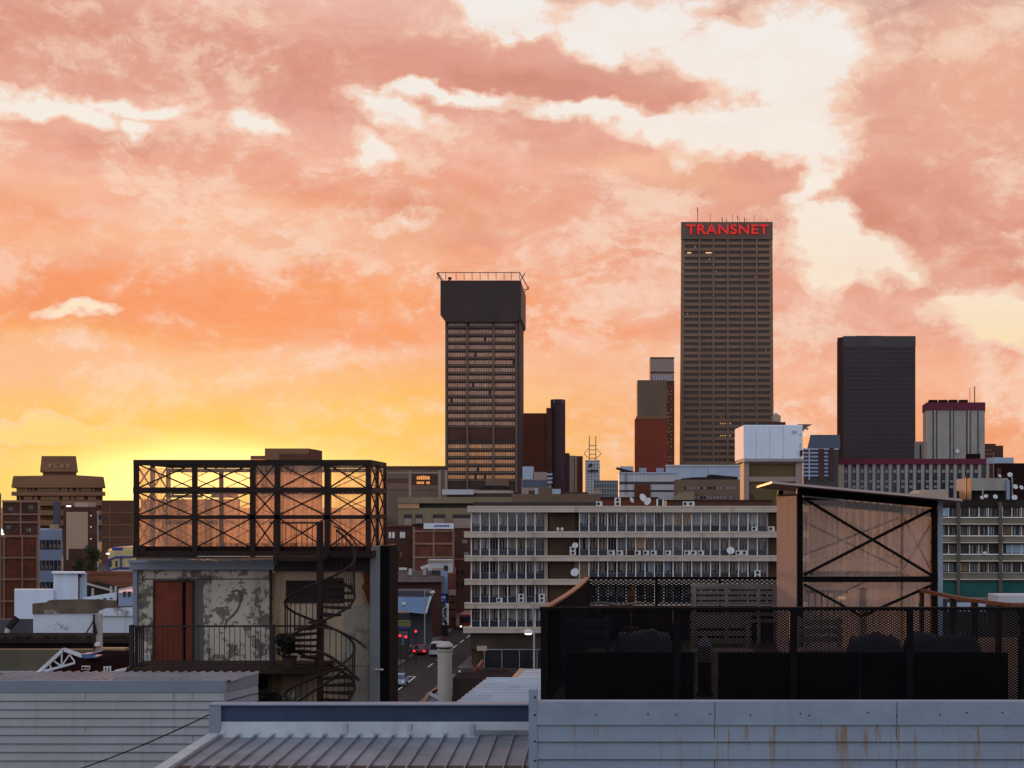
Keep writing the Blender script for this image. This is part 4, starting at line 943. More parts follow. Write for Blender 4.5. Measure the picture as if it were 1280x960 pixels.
for x in (537,550,562): mb = MB(); mb.bar((X(x,Y),Y+.1,Z(661,Y)), (X(x,Y),Y+.1,Z(665,Y)), .08, 'dark_steel'); mb.build('leg', t)
Y = 310; t = solid('brick_house', 'dark brick house with bright white upper windows', 'house', 480, 516, 657, Y, 12, 'brick_dark')
strip(t, 'cornice', 480, 513, 656.5, 659, Y, 'rust_roof', .4)
for x, m in ((486,'frame_white'),(490.3,'frame_white'),(500,'frame_white'),(503.4,'frame_white')): strip(t, 'window', x, x+3, 665, 672.5, Y, m, .08)
for x, y in ((493,682),(496,682),(494,700),(500,690)): strip(t, 'window', x, x+2.6, y, y+6, Y, 'blind_brown', .08)
Y = 305; t = solid('grey_house', 'narrow grey brown house between brick block and office slab', 'house', 567, 590, 655, Y+20, 10, 'brown_wall')
for x, y in ((578,675),(580,690),(577,700)): strip(t, 'window', x, x+6, y, y+4, Y+20, 'pink_grey', .1)
strip(t, 'cornice', 567, 589, 654, 660, Y+20, 'pink_grey', .3)
# shops on the left side of the street
Y = 270; t = solid('white_fronted_shop', 'small white walled shop with square dark opening', 'shop', 535, 566, 701, Y, 8, 'panel_white')
strip(t, 'opening', 555, 560, 707, 712.5, Y, 'shop_dark', .05); strip(t, 'coping', 534.5, 566.5, 700, 702.3, Y, 'stone_warm', .2)
Y = 248; t = thing('tiled_shop', (X(520,Y),Y+4,0), 'shop row under a worn grey tiled roof', 'shop')
MB().sbox(X(440,Y), X(551,Y), Y+1, Y+12, 0, Z(727,Y), 'brown_wall').build('wall', t)
mb = MB(); z0 = Z(728,Y); z1 = Z(713.5,Y+7)
for i in range(28):
    xa = X(470+i*2.93,Y); xb = X(470+(i+1)*2.93,Y)
    mb.add([(xa,Y,z0),((xa+xb)/2,Y,z0+.1),(xb,Y,z0),(xb,Y+7,z1),((xa+xb)/2,Y+7,z1+.1),(xa,Y+7,z1)], [(0,1,4,5),(1,2,3,4)], 'tile_roof')
mb.build('roof', t)
for x in (508,526): MB().box(X(x,Y), X(x+3.4,Y), Y+3, Y+4, Z(720,Y), Z(712,Y), 'panel_white' if x < 510 else 'pole_concrete').build('chimney', t)
mb = MB(); mb.bar((X(521,Y),Y+6,Z(712,Y)), (X(530,Y),Y+6,Z(709,Y)), .25, 'white_plastic'); mb.bar((X(530,Y),Y+6,Z(713,Y)), (X(532,Y),Y+6,Z(708,Y)), .16, 'white_plastic'); mb.build('roof_duct', t); mb = MB(); mb.bar((X(493,Y),Y+6,Z(713,Y)), (X(503,Y),Y+6,Z(713,Y)), .2, 'white_plastic'); mb.build('roof_duct', t)
Y = 233; t = thing('pale_roofed_shop', (X(517,Y),Y+4,0), 'shop with whitish roof strip and faded blue awning', 'shop')
MB().sbox(X(440,Y), X(538,Y), Y+2.6, Y+9, 0, Z(740,Y), 'purple_grey').build('wall', t)
mb = MB(); mb.add([(X(460,Y),Y+2.5,Z(747,Y)),(X(538,Y),Y+2.5,Z(747,Y)),(X(537,Y),Y+8,Z(738,Y+8)),(X(460,Y),Y+8,Z(738,Y+8))], [(0,1,2,3)], 'panel_white'); mb.build('roof', t)
mb = MB(); mb.add([(X(460,Y),Y+2.4,Z(747.5,Y)),(X(538,Y),Y+2.4,Z(747.5,Y)),(X(532,Y),Y-.6,Z(767,Y)),(X(460,Y),Y-.6,Z(760,Y))], [(0,1,2,3)], 'blue_roof'); mb.build('awning', t)
mb = MB()
for x in (526,529.6,533.2): mb.bar((X(x,Y),Y+3.5,Z(747,Y)), (X(x+1.2,Y),Y+5.5,Z(742,Y)), .12, 'shop_dark')
mb.build('roof_vent', t)
mb = MB(); mb.bar((X(533,Y),Y-.8,Z(766.5,Y)), (X(537.6,Y),Y+1.2,Z(746,Y)), .11, 'white_plastic'); mb.build('gutter', t)
mb = MB(); mb.lathe([(.1,Z(758,Y)),(.35,Z(756.6,Y)),(.3,Z(754,Y)),(.08,Z(753,Y))], X(504,Y), Y+1, 'white_plastic', 10); mb.build('roof_cowl', t)
Y = 213; t = solid('dark_shopfront', 'low dark shopfront with faded yellow fascia below the awning', 'shop', 455, 512, 766, Y, 4, 'shop_dark')
for x0, x1, y0, y1, m in ((456,468,790,808,'glass_dark'),(472,484,788,808,'maroon_wall'),(488,497,788,806,'blind_brown'),(499,510,789,806,'blue_slab')): strip(t, 'shop_window', x0, x1, y0, y1, Y, m, .06)
strip(t, 'fascia', 455, 511, 783.5, 786, Y, 'sign_blue', .15)
t2 = thing('shop_sign', (X(503,Y),Y-.2,Z(783,Y)), 'long faded yellow shop sign over the pavement', 'sign')
mb = MB(); mb.box(X(494,Y), X(513,Y), Y-.3, Y-.1, Z(783,Y), Z(775.5,Y), 'sign_yellow'); mb.build('board', t2)
mb = MB()
for i in range(9): mb.box(X(495.5+i*1.9,Y), X(496.7+i*1.9,Y), Y-.34, Y-.3, Z(778.6,Y), Z(776.8,Y), 'sign_black'); mb.box(X(495.5+i*1.9,Y), X(496.4+i*1.9,Y), Y-.34, Y-.3, Z(782.2,Y), Z(780.4,Y), 'sign_black')
mb.build('lettering', t2)
Y = 252; t = solid('narrow_shop', 'tall narrow shop with pale blue wall strip', 'shop', 540, 560, 713, Y, 9, 'shop_dark')
strip(t, 'wall_strip', 551, 559.6, 712, 742, Y, 'blue_grey', .25); strip(t, 'opening', 555, 560, 706.8, 713, Y, 'shop_dark', .3)
Y = 250
for x0, x1, y0, y1, m, lab in ((547.2,557.8,743.5,752.5,'sign_blue','bright blue sign with white lettering on the shop corner'),(553,561.2,754,781,'sign_white','tall hanging sign in broken black and white pattern'),(544,551.5,762,785,'sign_blue','dark blue banner hanging low beside the patterned sign')):
    t = thing('shop_sign', (X((x0+x1)/2,Y),Y-.4,Z(y1,Y)), lab, 'sign')
    m2 = m if 'banner' not in lab else 'spandrel'
    mb = MB(); mb.box(X(x0,Y), X(x1,Y), Y-.5, Y-.3, Z(y1,Y), Z(y0,Y), m2); mb.build('board', t)
    mb = MB()
    if 'bright' in lab:
        for i in range(5): mb.box(X(x0+1+i*1.8,Y), X(x0+2.2+i*1.8,Y), Y-.54, Y-.5, Z(748,Y), Z(745,Y), 'sign_white')
        mb.box(X(x0+1,Y), X(x0+7,Y), Y-.54, Y-.5, Z(751,Y), Z(749.6,Y), 'sign_white')
    elif 'pattern' in lab:
        for i in range(14):
            yy = y0+1+i*1.85; xx = x0+random.uniform(.2,4); mb.bar((X(xx,Y),Y-.53,Z(yy,Y)), (X(xx+random.uniform(1.5,3.5),Y),Y-.53,Z(yy+random.uniform(-1.4,1.4),Y)), .13, 'sign_black')
    else:
        mb.box(X(x0+.5,Y), X(x1-.5,Y), Y-.54, Y-.5, Z(y0+4,Y), Z(y0+1,Y), 'white_shade')
    mb.build('lettering', t)
    mb = MB(); mb.bar((X((x0+x1)/2,Y),Y-.4,Z(y0+.5,Y)), (X((x0+x1)/2,Y),Y+6.5,Z(y0+.5,Y)), .06, 'dark_steel'); mb.bar((X((x0+x1)/2,Y),Y-.4,Z(y1-.5,Y)), (X((x0+x1)/2,Y),Y+6.5,Z(y1-.5,Y)), .06, 'dark_steel'); mb.build('bracket', t)
Y = 266; t = solid('brick_shop', 'orange brown brick shop with faded red fascia', 'shop', 556, 570, 717, Y, 26, 'brick_shop')
for k, (y0, y1, m) in enumerate(((737,744,'pink_grey'),(747,752,'rust_roof'),(755,761,'rust_roof'),(764,772,'maroon_wall'))): strip(t, 'fascia', 561, 569.8, y0, y1, Y, m, .3)
Y = 300; t = solid('end_house', 'dim brown houses closing the end of the street', 'house', 566, 596, 700, Y+10, 10, 'brown_wall')
for x, y in ((571,712),(577,712),(571,728),(577,728)): strip(t, 'window', x, x+2.4, y, y+6, Y+10, 'glass_dark', .08)

# street things
def make_car(name, label, loc, body, away=True, van=False, group='cars on the street'):
    t = thing(name, loc, label, 'van' if van else 'car', group)
    x, y, _ = loc; L_ = 4.4; W = .9; h1 = .85; h2 = 1.45 if not van else 2.05
    mb = MB()
    prof = [(-L_/2,.32),(L_/2,.32),(L_/2,h1-.05),(L_/2-.25,h1),(-L_/2+.2,h1),(-L_/2,h1-.12)]
    n = len(prof)
    vs = [(x-W,y+a,b) for a,b in prof] + [(x+W,y+a,b) for a,b in prof]
    fs = [tuple(range(n-1,-1,-1)), tuple(range(n,2*n))] + [(i,(i+1)%n,(i+1)%n+n,i+n) for i in range(n)]
    mb.add(vs, fs, body)
    cab = [(-1.7,h1),(1.1,h1),(.55,h2),(-1.35,h2)] if not van else [(-2.15,h1),(1.7,h1),(1.2,h2),(-2.1,h2)]
    vs = [(x-W*(.98 if b == h1 else .78),y+a,b) for a,b in cab] + [(x+W*(.98 if b == h1 else .78),y+a,b) for a,b in cab]
    mb.add(vs, [(3,2,1,0),(4,5,6,7),(0,1,5,4),(1,2,6,5),(2,3,7,6),(3,0,4,7)], body)
    mb.build('body', t, bevel=.05)
    s = -1
    # windows front/rear and sides, standing just proud of the cabin
    for e, (p, q) in ((-1,(cab[0],cab[3])),(1,(cab[1],cab[2]))):
        m_ = MB(); f = lambda u, k: (p[0]+(q[0]-p[0])*u + e*.012, p[1]+(q[1]-p[1])*u)
        a0 = f(.15,0); a1 = f(.88,0)
        m_.add([(x-W*.86,y+a0[0],a0[1]),(x+W*.86,y+a0[0],a0[1]),(x+W*.72,y+a1[0],a1[1]),(x-W*.72,y+a1[0],a1[1])], [(0,1,2,3)] if e < 0 else [(3,2,1,0)], 'glass_dark'); m_.build('windscreen', t)
    for e in (-1,1):
        m_ = MB(); zz0 = h1+.08; zz1 = h2-.1
        m_.add([(x+e*(W*.96+.01),y+cab[0][0]+.25,zz0),(x+e*(W*.96+.01),y+cab[1][0]-.25,zz0),(x+e*(W*.81+.01),y+cab[2][0]-.05,zz1),(x+e*(W*.81+.01),y+cab[3][0]+.1,zz1)], [(0,1,2,3)], 'glass_dark'); m_.build('side_window', t)
        for wy in (-1.35,1.4):
            m_ = MB(); a = (x+e*(W-.12),y+wy,.32); b = (x+e*(W+.02),y+wy,.32); m_.bar(a, b, .32, 'tyre', 14); wh = m_.build('wheel', t); m_ = MB(); m_.bar(b, (b[0]+e*.012,b[1],b[2]), .19, 'pole_concrete', 12); m_.build('rim', wh)
        yl = y-L_/2-.02
        m_ = MB(); m_.box(x+e*W*.82-.17, x+e*W*.82+.17, yl-.03, yl+.05, .55, .78, 'red_lamp' if away else 'sign_white'); m_.build('tail_light' if away else 'headlight', t)
        yl = y+L_/2+.02
        m_ = MB(); m_.box(x+e*W*.82-.17, x+e*W*.82+.17, yl-.05, yl+.03, .55, .78, 'sign_white' if away else 'car_red'); m_.build('headlight' if away else 'tail_light', t)
    return t
def on_street(px, Y): return (X(px,Y), Y, .012)
make_car('parked_car', 'dark red car with both tail lights lit in the street', on_street(526,222), 'car_red')
make_car('minibus', 'white minibus coming up the street beside the red car', on_street(546,220), 'car_white', away=False, van=True)
make_car('parked_car', 'dark car by the left kerb near the traffic lights', on_street(507,222), 'car_dark', away=False)
make_car('parked_car', 'grey car by the near left kerb', on_street(499,184), 'blue_grey', away=False)
make_car('parked_car', 'dark car parked tight to the far left kerb behind the lights', on_street(508,246), 'car_dark', away=False)
make_car('parked_car', 'pale car parked beyond the minibus', on_street(552,262), 'car_white', away=False)
t = make_car('minibus', 'white vehicle seen high up the street beside the office slab', (X(581,330),330,0), 'car_white', away=False, van=True)
Y = 262; t = thing('bus', (X(583,Y),Y+4,0), 'dark red bus coming down the street beside the office slab', 'bus')
cx = X(582.5,Y); mb = MB(); mb.box(cx-1.2, cx+1.2, Y, Y+9, .4, 3.0, 'car_red'); mb.build('body', t, bevel=.12)
mb = MB(); mb.box(cx-1.05, cx+1.05, Y-.03, Y, 1.5, 2.6, 'glass_dark'); mb.build('windscreen', t)
for e in (-1,1):
    mb = MB(); mb.box(cx+e*.9-.16, cx+e*.9+.16, Y-.04, Y, .7, .95, 'white_lamp'); mb.build('headlight', t)
    for yy in (1.8,7): mb = MB(); mb.bar((cx+e*1.0,Y+yy,.45), (cx+e*1.22,Y+yy,.45), .45, 'tyre', 14); mb.build('wheel', t)
for px, py, Y, lab in ((519.8,789,206,'red traffic light on the right, tallest of the three'),(500,794.5,203.5,'red traffic light furthest left by the kerb'),(507.5,796,192,'lower red traffic light in the middle of the three')):
    t = thing('traffic_light', (X(px,Y),Y,0), lab, 'traffic light', 'traffic lights at the crossing')
    x = X(px,Y); z = Z(py,Y)
    mb = MB(); mb.bar((x,Y+.2,0), (x,Y+.2,z+.3), .06, 'dark_steel', 8); mb.build('pole', t)
    mb = MB(); mb.box(x-.2, x+.2, Y-.05, Y+.2, z-.95, z+.3, 'sign_black'); sh = mb.build('signal_head', t)
    for k, m in enumerate(('red_lamp','sign_black','sign_black')):
        mb = MB(); mb.prism_y([(x+.17*math.cos(a*.5236), z-k*.36+.17*math.sin(a*.5236)) for a in range(12)], Y-.09, Y-.05, m); mb.build('lamp', sh)
def street_lamp(px, ptop, Y, lab, arm=-1.0, lit=True):
    x = X(px,Y); z = Z(ptop,Y); t = thing('street_lamp', (x,Y,0), lab, 'street lamp')
    mb = MB(); mb.bar((x,Y,0), (x,Y,z+.5), .11, 'pole_concrete', 8, .07); mb.build('pole', t)
    mb = MB(); mb.bar((x,Y,z+.1), (x+arm,Y-.2,z+.2), .04, 'pole_concrete', 6); mb.build('arm', t)
    mb = MB(); mb.lathe([(.12,z+.28),(.36,z+.16),(.42,z),(.2,z-.06)], x+arm, Y-.2, 'white_plastic', 12); mb.build('lamp_head', t)
    mb = MB(); mb.lathe([(.3,z-.04),(.28,z-.14),(.1,z-.18)], x+arm, Y-.2, 'white_lamp' if lit else 'dish_white', 12); mb.build('bulb', t)
street_lamp(667.5, 790.5, 120, 'tall white street lamp in front of the office ground floor', -.45)
mb = MB(); x = X(667.5,120); mb.bar((x,120.05,Z(790,120)), (x-.15,120.05,Z(752,120)), .06, 'pole_concrete', 8, .05); single(mb, 'aerial_pole', (x,120,Z(790,120)), 'slim white pole extending above the street lamp', 'pole')
street_lamp(531, 741, 228, 'grey street lamp rising from the left pavement among the shops', 1.2, False)
street_lamp(548, 752, 275, 'farther street lamp on the left pavement below the blue sign', 1.0, False)
Y = 205
for px, lab in ((566,'small white bollard light left of the signboard by the office corner'),(575,'white bollard by the chimney at the street edge')):
    pass
t = thing('street_sign', (X(602,190),190,0), 'blank pale rectangular signboard on posts at the street corner', 'sign')
x0 = X(596,190); x1 = X(608.5,190); mb = MB(); mb.box(x0, x1, 190, 190.15, Z(813.5,190), Z(807.5,190), 'stone_warm'); mb.build('board', t)
for x in (x0+.25, x1-.25): mb = MB(); mb.bar((x,190.2,0), (x,190.2,Z(808,190)), .05, 'dark_steel'); mb.build('leg', t)
# ------------------------------------------------------------------ office slab with balcony bands
Y = 203; t = thing('office_slab', (X(780,Y),Y+8,0), 'long cream banded office slab with rows of white mullioned windows', 'building')
slab = t
XL, XR = 588.6, 1010
MB().box(X(XL,Y), X(XR,Y), Y+1.0, Y+14, 0, Z(640,Y), 'recess_brown').build('wall', t)
bands = [(632.5,640.3,584.6),(664.3,671.8,580.5),(694.3,701.3,581),(723.8,730.8,581),(753.3,760.3,581),(783.8,790.8,579.5)]
for k, (a, b, x0) in enumerate(bands):
    mb = MB(); mb.box(X(x0,Y), X(XR,Y), Y-.6, Y+1.3 if k else Y+14.2, Z(b,Y), Z(a,Y), 'cream')
    mb.box(X(x0,Y)-.02, X(XR,Y), Y-.66, Y-.1, Z(a+1.5,Y), Z(a-.15,Y), 'cream_edge')
    mb.build('balcony_band', t)
floors = [(640.3,664.3),(671.8,694.3),(701.3,723.8),(730.8,753.3),(760.3,783.8)]
def win(px0, px1, a, b, k):
    mb = MB(); y = Y+.35
    x0 = X(px0,Y); x1 = X(px1,Y); z1 = Z(a,Y); z0 = Z(b,Y); hh = z1-z0; zs = z0+hh*(.3 if k < 2 else .33)
    sp = MB(); gl = MB(); bl = MB()
    sp.box(x0, x1, y+.12, y+.2, z0, zs, 'spandrel' if random.random() < .9 else random.choice(['recess_brown','ground_floor','blue_slab']))
    gl.box(x0, x1, y+.14, y+.22, zs, z1, 'glass_dark')
    mb.box(x0-.06, x0+.06, y-.26, y+.12, z0, z1, 'frame_white')
    n = 3; style = random.random(); wild = random.choice(['blind_white','blind_blue','blind_brown','recess_brown','tan_light']) if random.random() < .16 else None
    if k == 0 and px0 > 715: style *= .62
    if k == 2 and px0 > 770: style *= .75
    for i in range(n):
        a0 = x0+(x1-x0)*(i+.12)/n; a1 = x0+(x1-x0)*(i+.88)/n
        if wild: m = wild
        elif style < .34: m = 'blind_white' if k == 0 else 'blind_grey'
        elif style < .48: m = random.choice(['blind_grey','blind_blue','blind_white'])
        elif style < .8: m = random.choice(['blind_grey', None, 'blind_grey', 'blind_brown'])
        else: m = None
        if m:
            c = random.choice((.0,.0,.12,.3)); w_ = random.uniform(.62,1) if random.random() < .7 else random.uniform(.25,.5)
            bl.box(a0, a0+(a1-a0)*w_, y+.06, y+.135, zs+.12+hh*c*.3, z1-.12, m)
        if i: 
            xx = x0+(x1-x0)*i/n; mb.box(xx-.018, xx+.018, y-.02, y+.1, zs, z1-.05*hh, 'blind_white')
    if random.random() < .3: mb.box(x0+.06, x1-.03, y-.01, y+.1, z1-hh*.17-.02, z1-hh*.17+.02, 'blind_white')
    mb.box(x0, x1, y-.01, y+.13, zs-.03, zs+.03, 'blind_grey')
    o = mb.build('window', t)
    gl.build('pane', o); sp.build('spandrel', o)
    if bl.f: bl.build('blind', o)
for k, (a, b) in enumerate(floors):
    for i in range(8): win(588.9+i*11.4, 588.9+(i+1)*11.4-.3, a, b, k)
    if k < 3:
        for i in range(20): win(724.4+i*11.7, 724.4+(i+1)*11.7-.3, a, b, k)
mb_keep = None
_build = MB.build
acc = MB()
def _acc(self, name, parent=None, *a, **kw):
    o = len(acc.v)
    acc.v.extend(self.v)
    for f, mi in zip(self.f, self.m): acc.f.append(tuple(q+o for q in f)); acc.m.append(acc.mi(self.names[mi]))
MB.build = _acc
for k in (3, 4):
    for i in range(20): win(724.4+i*11.7, 724.4+(i+1)*11.7-.3, *floors[k], k)
MB.build = _build
o = acc.build('window_rows', t); o['kind'] = 'stuff'
for k, (a, b) in enumerate(floors):
    strip(t, 'end_pier', 680.2, 684.5, a, b, Y, 'frame_white' if k == 9 else 'pink_grey', -.3, .6)
    strip(t, 'end_pier', 958.5, 960.5, a, b, Y, 'pink_grey', -.3, .6)
    strip(t, 'lobby_panel', 686, 719, a, b, Y, 'recess_brown', -.7, .2)
strip(t, 'brown_curtain', 718, 735, 702, 723.6, Y, 'blind_brown', -.33, .05, 'warm brown curtain behind the bays')  # curtain in one even brown
# ground floor
MB().box(X(588,Y), X(XR,Y), Y+.4, Y+1.0, Z(812,Y), Z(790.8,Y), 'ground_floor').build('fascia', t)
for i in range(5): strip(t, 'shopfront', 606+i*22, 626.5+i*22, 813, 834, Y, 'glass_dark', -.3, .1)
for i in range(6): strip(t, 'shopfront_frame', 604.8+i*22, 605.6+i*22, 812, 836, Y, 'stone_grey', -.2, .1)
strip(t, 'shopfront_frame', 604.8, 716, 811.6, 812.6, Y, 'stone_grey', -.2, .1)
# things on its roof and ledges
Yr = 205; zr = Z(632.6,Y)
t = thing('roof_hut', (X(780,212),212,zr), 'maroon roof hut behind the satellite dishes on the office slab', 'roof hut')
MB().box(X(751,209), X(822,209), 209, 216, zr, Z(622.5,209), 'maroon_wall').build('wall', t); MB().box(X(750,209), X(823,209), 208.6, 216.4, Z(622.5,209), Z(621.4,209), 'dark_roof').build('roof', t)
t = thing('roof_hut', (X(880,212),212,zr), 'long low brown hut on the right half of the office roof', 'roof hut')
MB().box(X(834,209), X(966,209), 209, 216, zr, Z(625.8,209), 'brown_wall').build('wall', t); MB().box(X(833,209), X(967,209), 208.7, 216, Z(625.8,209), Z(624.8,209), 'dark_roof').build('roof', t)
mb = MB(); mb.box(X(592,206), X(745,206), 206, 206.3, zr, Z(627.8,206), 'obsidian')
for x in range(596,745,12): mb.box(X(x,206), X(x+1,206), 205.9, 206, zr, Z(627,206), 'obsidian_line')
single(mb, 'roof_parapet', (X(668,206),206,zr), 'dark parapet screen along the left of the office roof', 'parapet')
mb = MB(); mb.box(X(820.6,206), X(828.8,206), 205.4, 206.4, zr, Z(624,206), 'sign_black'); mb.box(X(820.4,206), X(822.2,206), 205.3, 205.4, zr, Z(624,206), 'frame_white'); mb.box(X(827.8,206), X(829,206), 205.3, 205.4, zr, Z(624,206), 'frame_white')
single(mb, 'roof_cabinet', (X(825,206),206,zr), 'black roof cabinet with white edges right of the maroon hut', 'cabinet')
def make_ac(loc, label, double=False, group='air conditioners on the office slab'):
    t = thing('air_conditioner', loc, label, 'air conditioner', group)
    x, y, z = loc; w_ = .42; h_ = .62 if not double else 1.15
    mb = MB(); mb.box(x-w_, x+w_, y-.16, y+.16, z, z+h_, 'white_plastic'); mb.build('casing', t, bevel=.02)
    for k in range(2 if double else 1):
        zc = z+(.31 if not double else .3+.55*k)
        mb = MB(); mb.prism_y([(x-.1*(not double)+.22*math.cos(a*.4488), zc+.22*math.sin(a*.4488)) for a in range(14)], y-.18, y-.162, 'sign_black'); mb.build('fan_grille', t)
    mb = MB(); mb.box(x-w_+.05, x-w_+.12, y-.12, y+.12, z-.05, z, 'dark_steel'); mb.box(x+w_-.12, x+w_-.05, y-.12, y+.12, z-.05, z, 'dark_steel'); mb.build('foot', t)
    return t
zf = [Z(b[0]-.1,Y)+.05 for b in bands]
ya = Y-.25
P1 = make_ac((X(943,Y),ya,zf[1]), 'single white unit on the first ledge below the roof, right side')
P2 = make_ac((X(716,Y),ya,zf[2]), 'tall two fan unit beside the dark recess on the second ledge', True)
for px, k, dbl, lab in ((964,1,0,'white unit in the dark right end recess, first ledge'),
    (764.5,2,0,'first white unit right of the dark recess on the second ledge'),(775,2,0,'second white unit right of the dark recess on the second ledge'),
    (797,2,0,'left unit of the cluster of three on the second ledge'),(807.5,2,0,'middle unit of the cluster of three on the second ledge'),(817,2,0,'right unit of the cluster of three on the second ledge'),
    (835,2,0,'lone white unit right of the cluster of three'),(859,2,0,'left unit of the right hand trio under the blue window'),(867,2,0,'middle unit of the right hand trio under the blue window'),(876,2,0,'right unit of the right hand trio under the blue window'),
    (923,2,0,'unit just right of the dish on the second ledge'),(931,2,0,'last unit at the right end of the second ledge'),
    (624.5,4,0,'small unit below the pale blind on the fourth ledge, left block'),(651.5,4,1,'two fan unit in the middle of the fourth ledge, left block'),(677.3,4,1,'two fan unit by the white post at the end of the fourth ledge'),
    (946.5,3,1,'two fan unit at the right end of the third ledge')):
    copy_thing(P2 if dbl else P1, (X(px,Y),ya,zf[k]), lab)
copy_thing(P2, (X(772,Yr),Yr-.4,zr), 'tall two fan unit standing alone on the office roof')
copy_thing(P1, (X(749,Yr),Yr-.4,zr), 'white unit on the office roof left of the tall one')
copy_thing(P1, (X(857,Yr),Yr-.4,zr), 'left of two white units on the right of the office roof'); copy_thing(P1, (X(864,Yr),Yr-.4,zr), 'right of two white units on the right of the office roof')
def make_dish(loc, label, r=.5, yaw=0.0, m='dish_white', group='satellite dishes', mast=.7):
    x, y, z = loc; t = thing('satellite_dish', loc, label, 'satellite dish', group)
    c = Vector((x,y,z+mast)); f = Vector((math.sin(yaw), -math.cos(yaw), .45)).normalized(); u = f.cross(Vector((0,0,1))).normalized(); v = u.cross(f)
    mb = MB(); n = 18; vs = []; rings = (0,.35,.7,1)
    for q in rings:
        for i in range(n):
            a = 2*math.pi*i/n; vs.append(c + (u*math.cos(a)+v*math.sin(a))*r*max(q,.02) + f*(q*q*r*.25))
    mb.add(vs, [(j*n+i,j*n+(i+1)%n,(j+1)*n+(i+1)%n,(j+1)*n+i) for j in range(3) for i in range(n)] + [tuple(range(n))], m); mb.build('reflector', t, smooth=True)
    mb = MB(); mb.bar((x,y+.12,z), (x,y+.12,z+mast), .035, 'dark_steel', 6); mb.bar((x,y+.12,z+mast), tuple(c), .03, 'dark_steel', 6); mb.build('mount', t)
    mb = MB(); e = c + f*r*.95 - v*r*.15; mb.bar(tuple(c - v*r*.95), tuple(e), .02, 'dark_steel', 5); mb.bar(tuple(e), tuple(e+f*.12), .05, 'dish_white', 8); mb.build('feed_arm', t)
    return t
make_dish((X(719,Y),ya,zf[2]+.75), 'dish above the tall unit beside the dark recess', .42, mast=.55)
make_dish((X(719,Y),ya,zf[3]), 'grey blue dish beside the recess on the third ledge', .6, -.3, mast=.85)
make_dish((X(913,Y),ya,zf[2]), 'dish standing between units on the right of the second ledge', .55, mast=.6)
make_dish((X(803,Yr),Yr-.5,zr), 'large left dish on the office roof in front of the maroon hut', .62, .7, mast=1.1)
make_dish((X(810,Yr),Yr-.9,zr), 'right tilted dish on the office roof in front of the maroon hut', .56, -.7, mast=.6)
make_dish((X(789,Yr),Yr-.9,zr), 'small dish furthest left by the maroon hut', .4, .9, mast=.8)
for px, k, lab in ((700,1,'pair of ball vents in the dark recess, top floor'),):
    mb = MB()
    for dx in (-2.6,2.6): mb.lathe([(.1,zf[1]),(.18,zf[1]+.08),(.22,zf[1]+.3),(.1,zf[1]+.5)], X(px+dx,Y), ya+.1, 'white_plastic', 12)
    single(mb, 'roof_vents', (X(px,Y),ya,zf[1]), lab, 'vent')

# ------------------------------------------------------------------ right: low blocks behind the slab, white topped tower, apartments
Y = 420; t = thing('panelled_building', (X(809,Y),Y+10,0), 'low white panelled building with maroon square bay', 'building')
MB().box(X(774,Y), X(846,Y), Y, Y+16, 0, Z(591.5,Y), 'panel_white').build('wall', t)
for a, b in ((602,605.5),(612.5,615)): strip(t, 'window_band', 773.8, 846.2, a, b, Y, 'obsidian_line', .05, .1)
for i in range(15): strip(t, 'joint', 775+i*5, 775.4+i*5, 592.5, 625, Y, 'stone_grey', .03, .06)
strip(t, 'bay', 793, 813, 605.5, 628, Y, 'maroon_wall', .5); strip(t, 'coping', 773.5, 846.3, 590.3, 592, Y, 'white_shade', .3)
MB().box(X(775,Y), X(792,Y), Y+3, Y+9, Z(591.5,Y), Z(582.5,Y), 'white_shade').build('roof_hut', t)
mb = MB(); mb.bar((X(770.5,Y),Y+2,Z(585,Y)), (X(783,Y),Y+2,Z(588.5,Y)), .35, 'dark_roof'); mb.bar((X(777,Y),Y+2,Z(588,Y)), (X(792,Y),Y+2,Z(591,Y)), .5, 'dark_roof'); mb.build('roof_crane', t)
mb = MB(); mb.bar((X(782.5,Y),Y-.3,Z(591,Y)), (X(782.5,Y),Y-.3,Z(618,Y)), .08, 'dark_steel'); mb.build('drainpipe', t)
Y = 500; t = solid('white_hall', 'long pale blank wall with shadowed roof at the foot of the tall tower', 'building', 832, 936, 582, Y, 20, 'white_shade')
strip(t, 'coping', 831.7, 936, 581, 582.8, Y, 'panel_white', .3)
for x in (885,): strip(t, 'joint', x, x+.5, 583, 620, Y, 'grey_brown', .04)
Y = 400; t = thing('brown_building', (X(890,Y),Y+9,0), 'low brown building with rows of small pale windows and jagged roof', 'building')
MB().box(X(846,Y), X(940,Y), Y, Y+14, 0, Z(599.5,Y), 'grey_brown').build('wall', t)
MB().pp([(853,598),(868,596.5),(884,596.5),(888,593),(905,594.5),(922,596),(922,600),(853,600)], Y+1, 9, 'dark_roof').build('roof', t)
for a, b in ((608.5,611.5),(620.5,623.5)):
    mb = MB(); x = 855
    while x < 920:
        mb.box(X(x,Y), X(x+2.6,Y), Y-.06, Y+.02, Z(b,Y), Z(a,Y), 'blind_grey' if random.random() < .6 else 'glass_dark'); x += 4.1
    mb.build('window_row', t)
MB().pp([(842,622),(850,616),(868,614),(868,640),(842,640)], Y-2, 1.8, 'tan_wall').build('gable', t)
Y = 290; t = thing('stair_tower', (X(963,Y),Y+8,0), 'olive brown tower carrying a big plain white box on top', 'tower')
MB().sbox(X(935,Y), X(1003,Y), Y, Y+15, 0, Z(576,Y), 'olive_brown').build('wall', t)
MB().prism_z([(X(925,Y+14),Y+14),(X(931,Y)-.02,Y+.2),(X(935,Y)-.02,Y+.2),(X(935,Y+14),Y+14)], 0, Z(577,Y), 'pink_grey').build('side_wall', t)
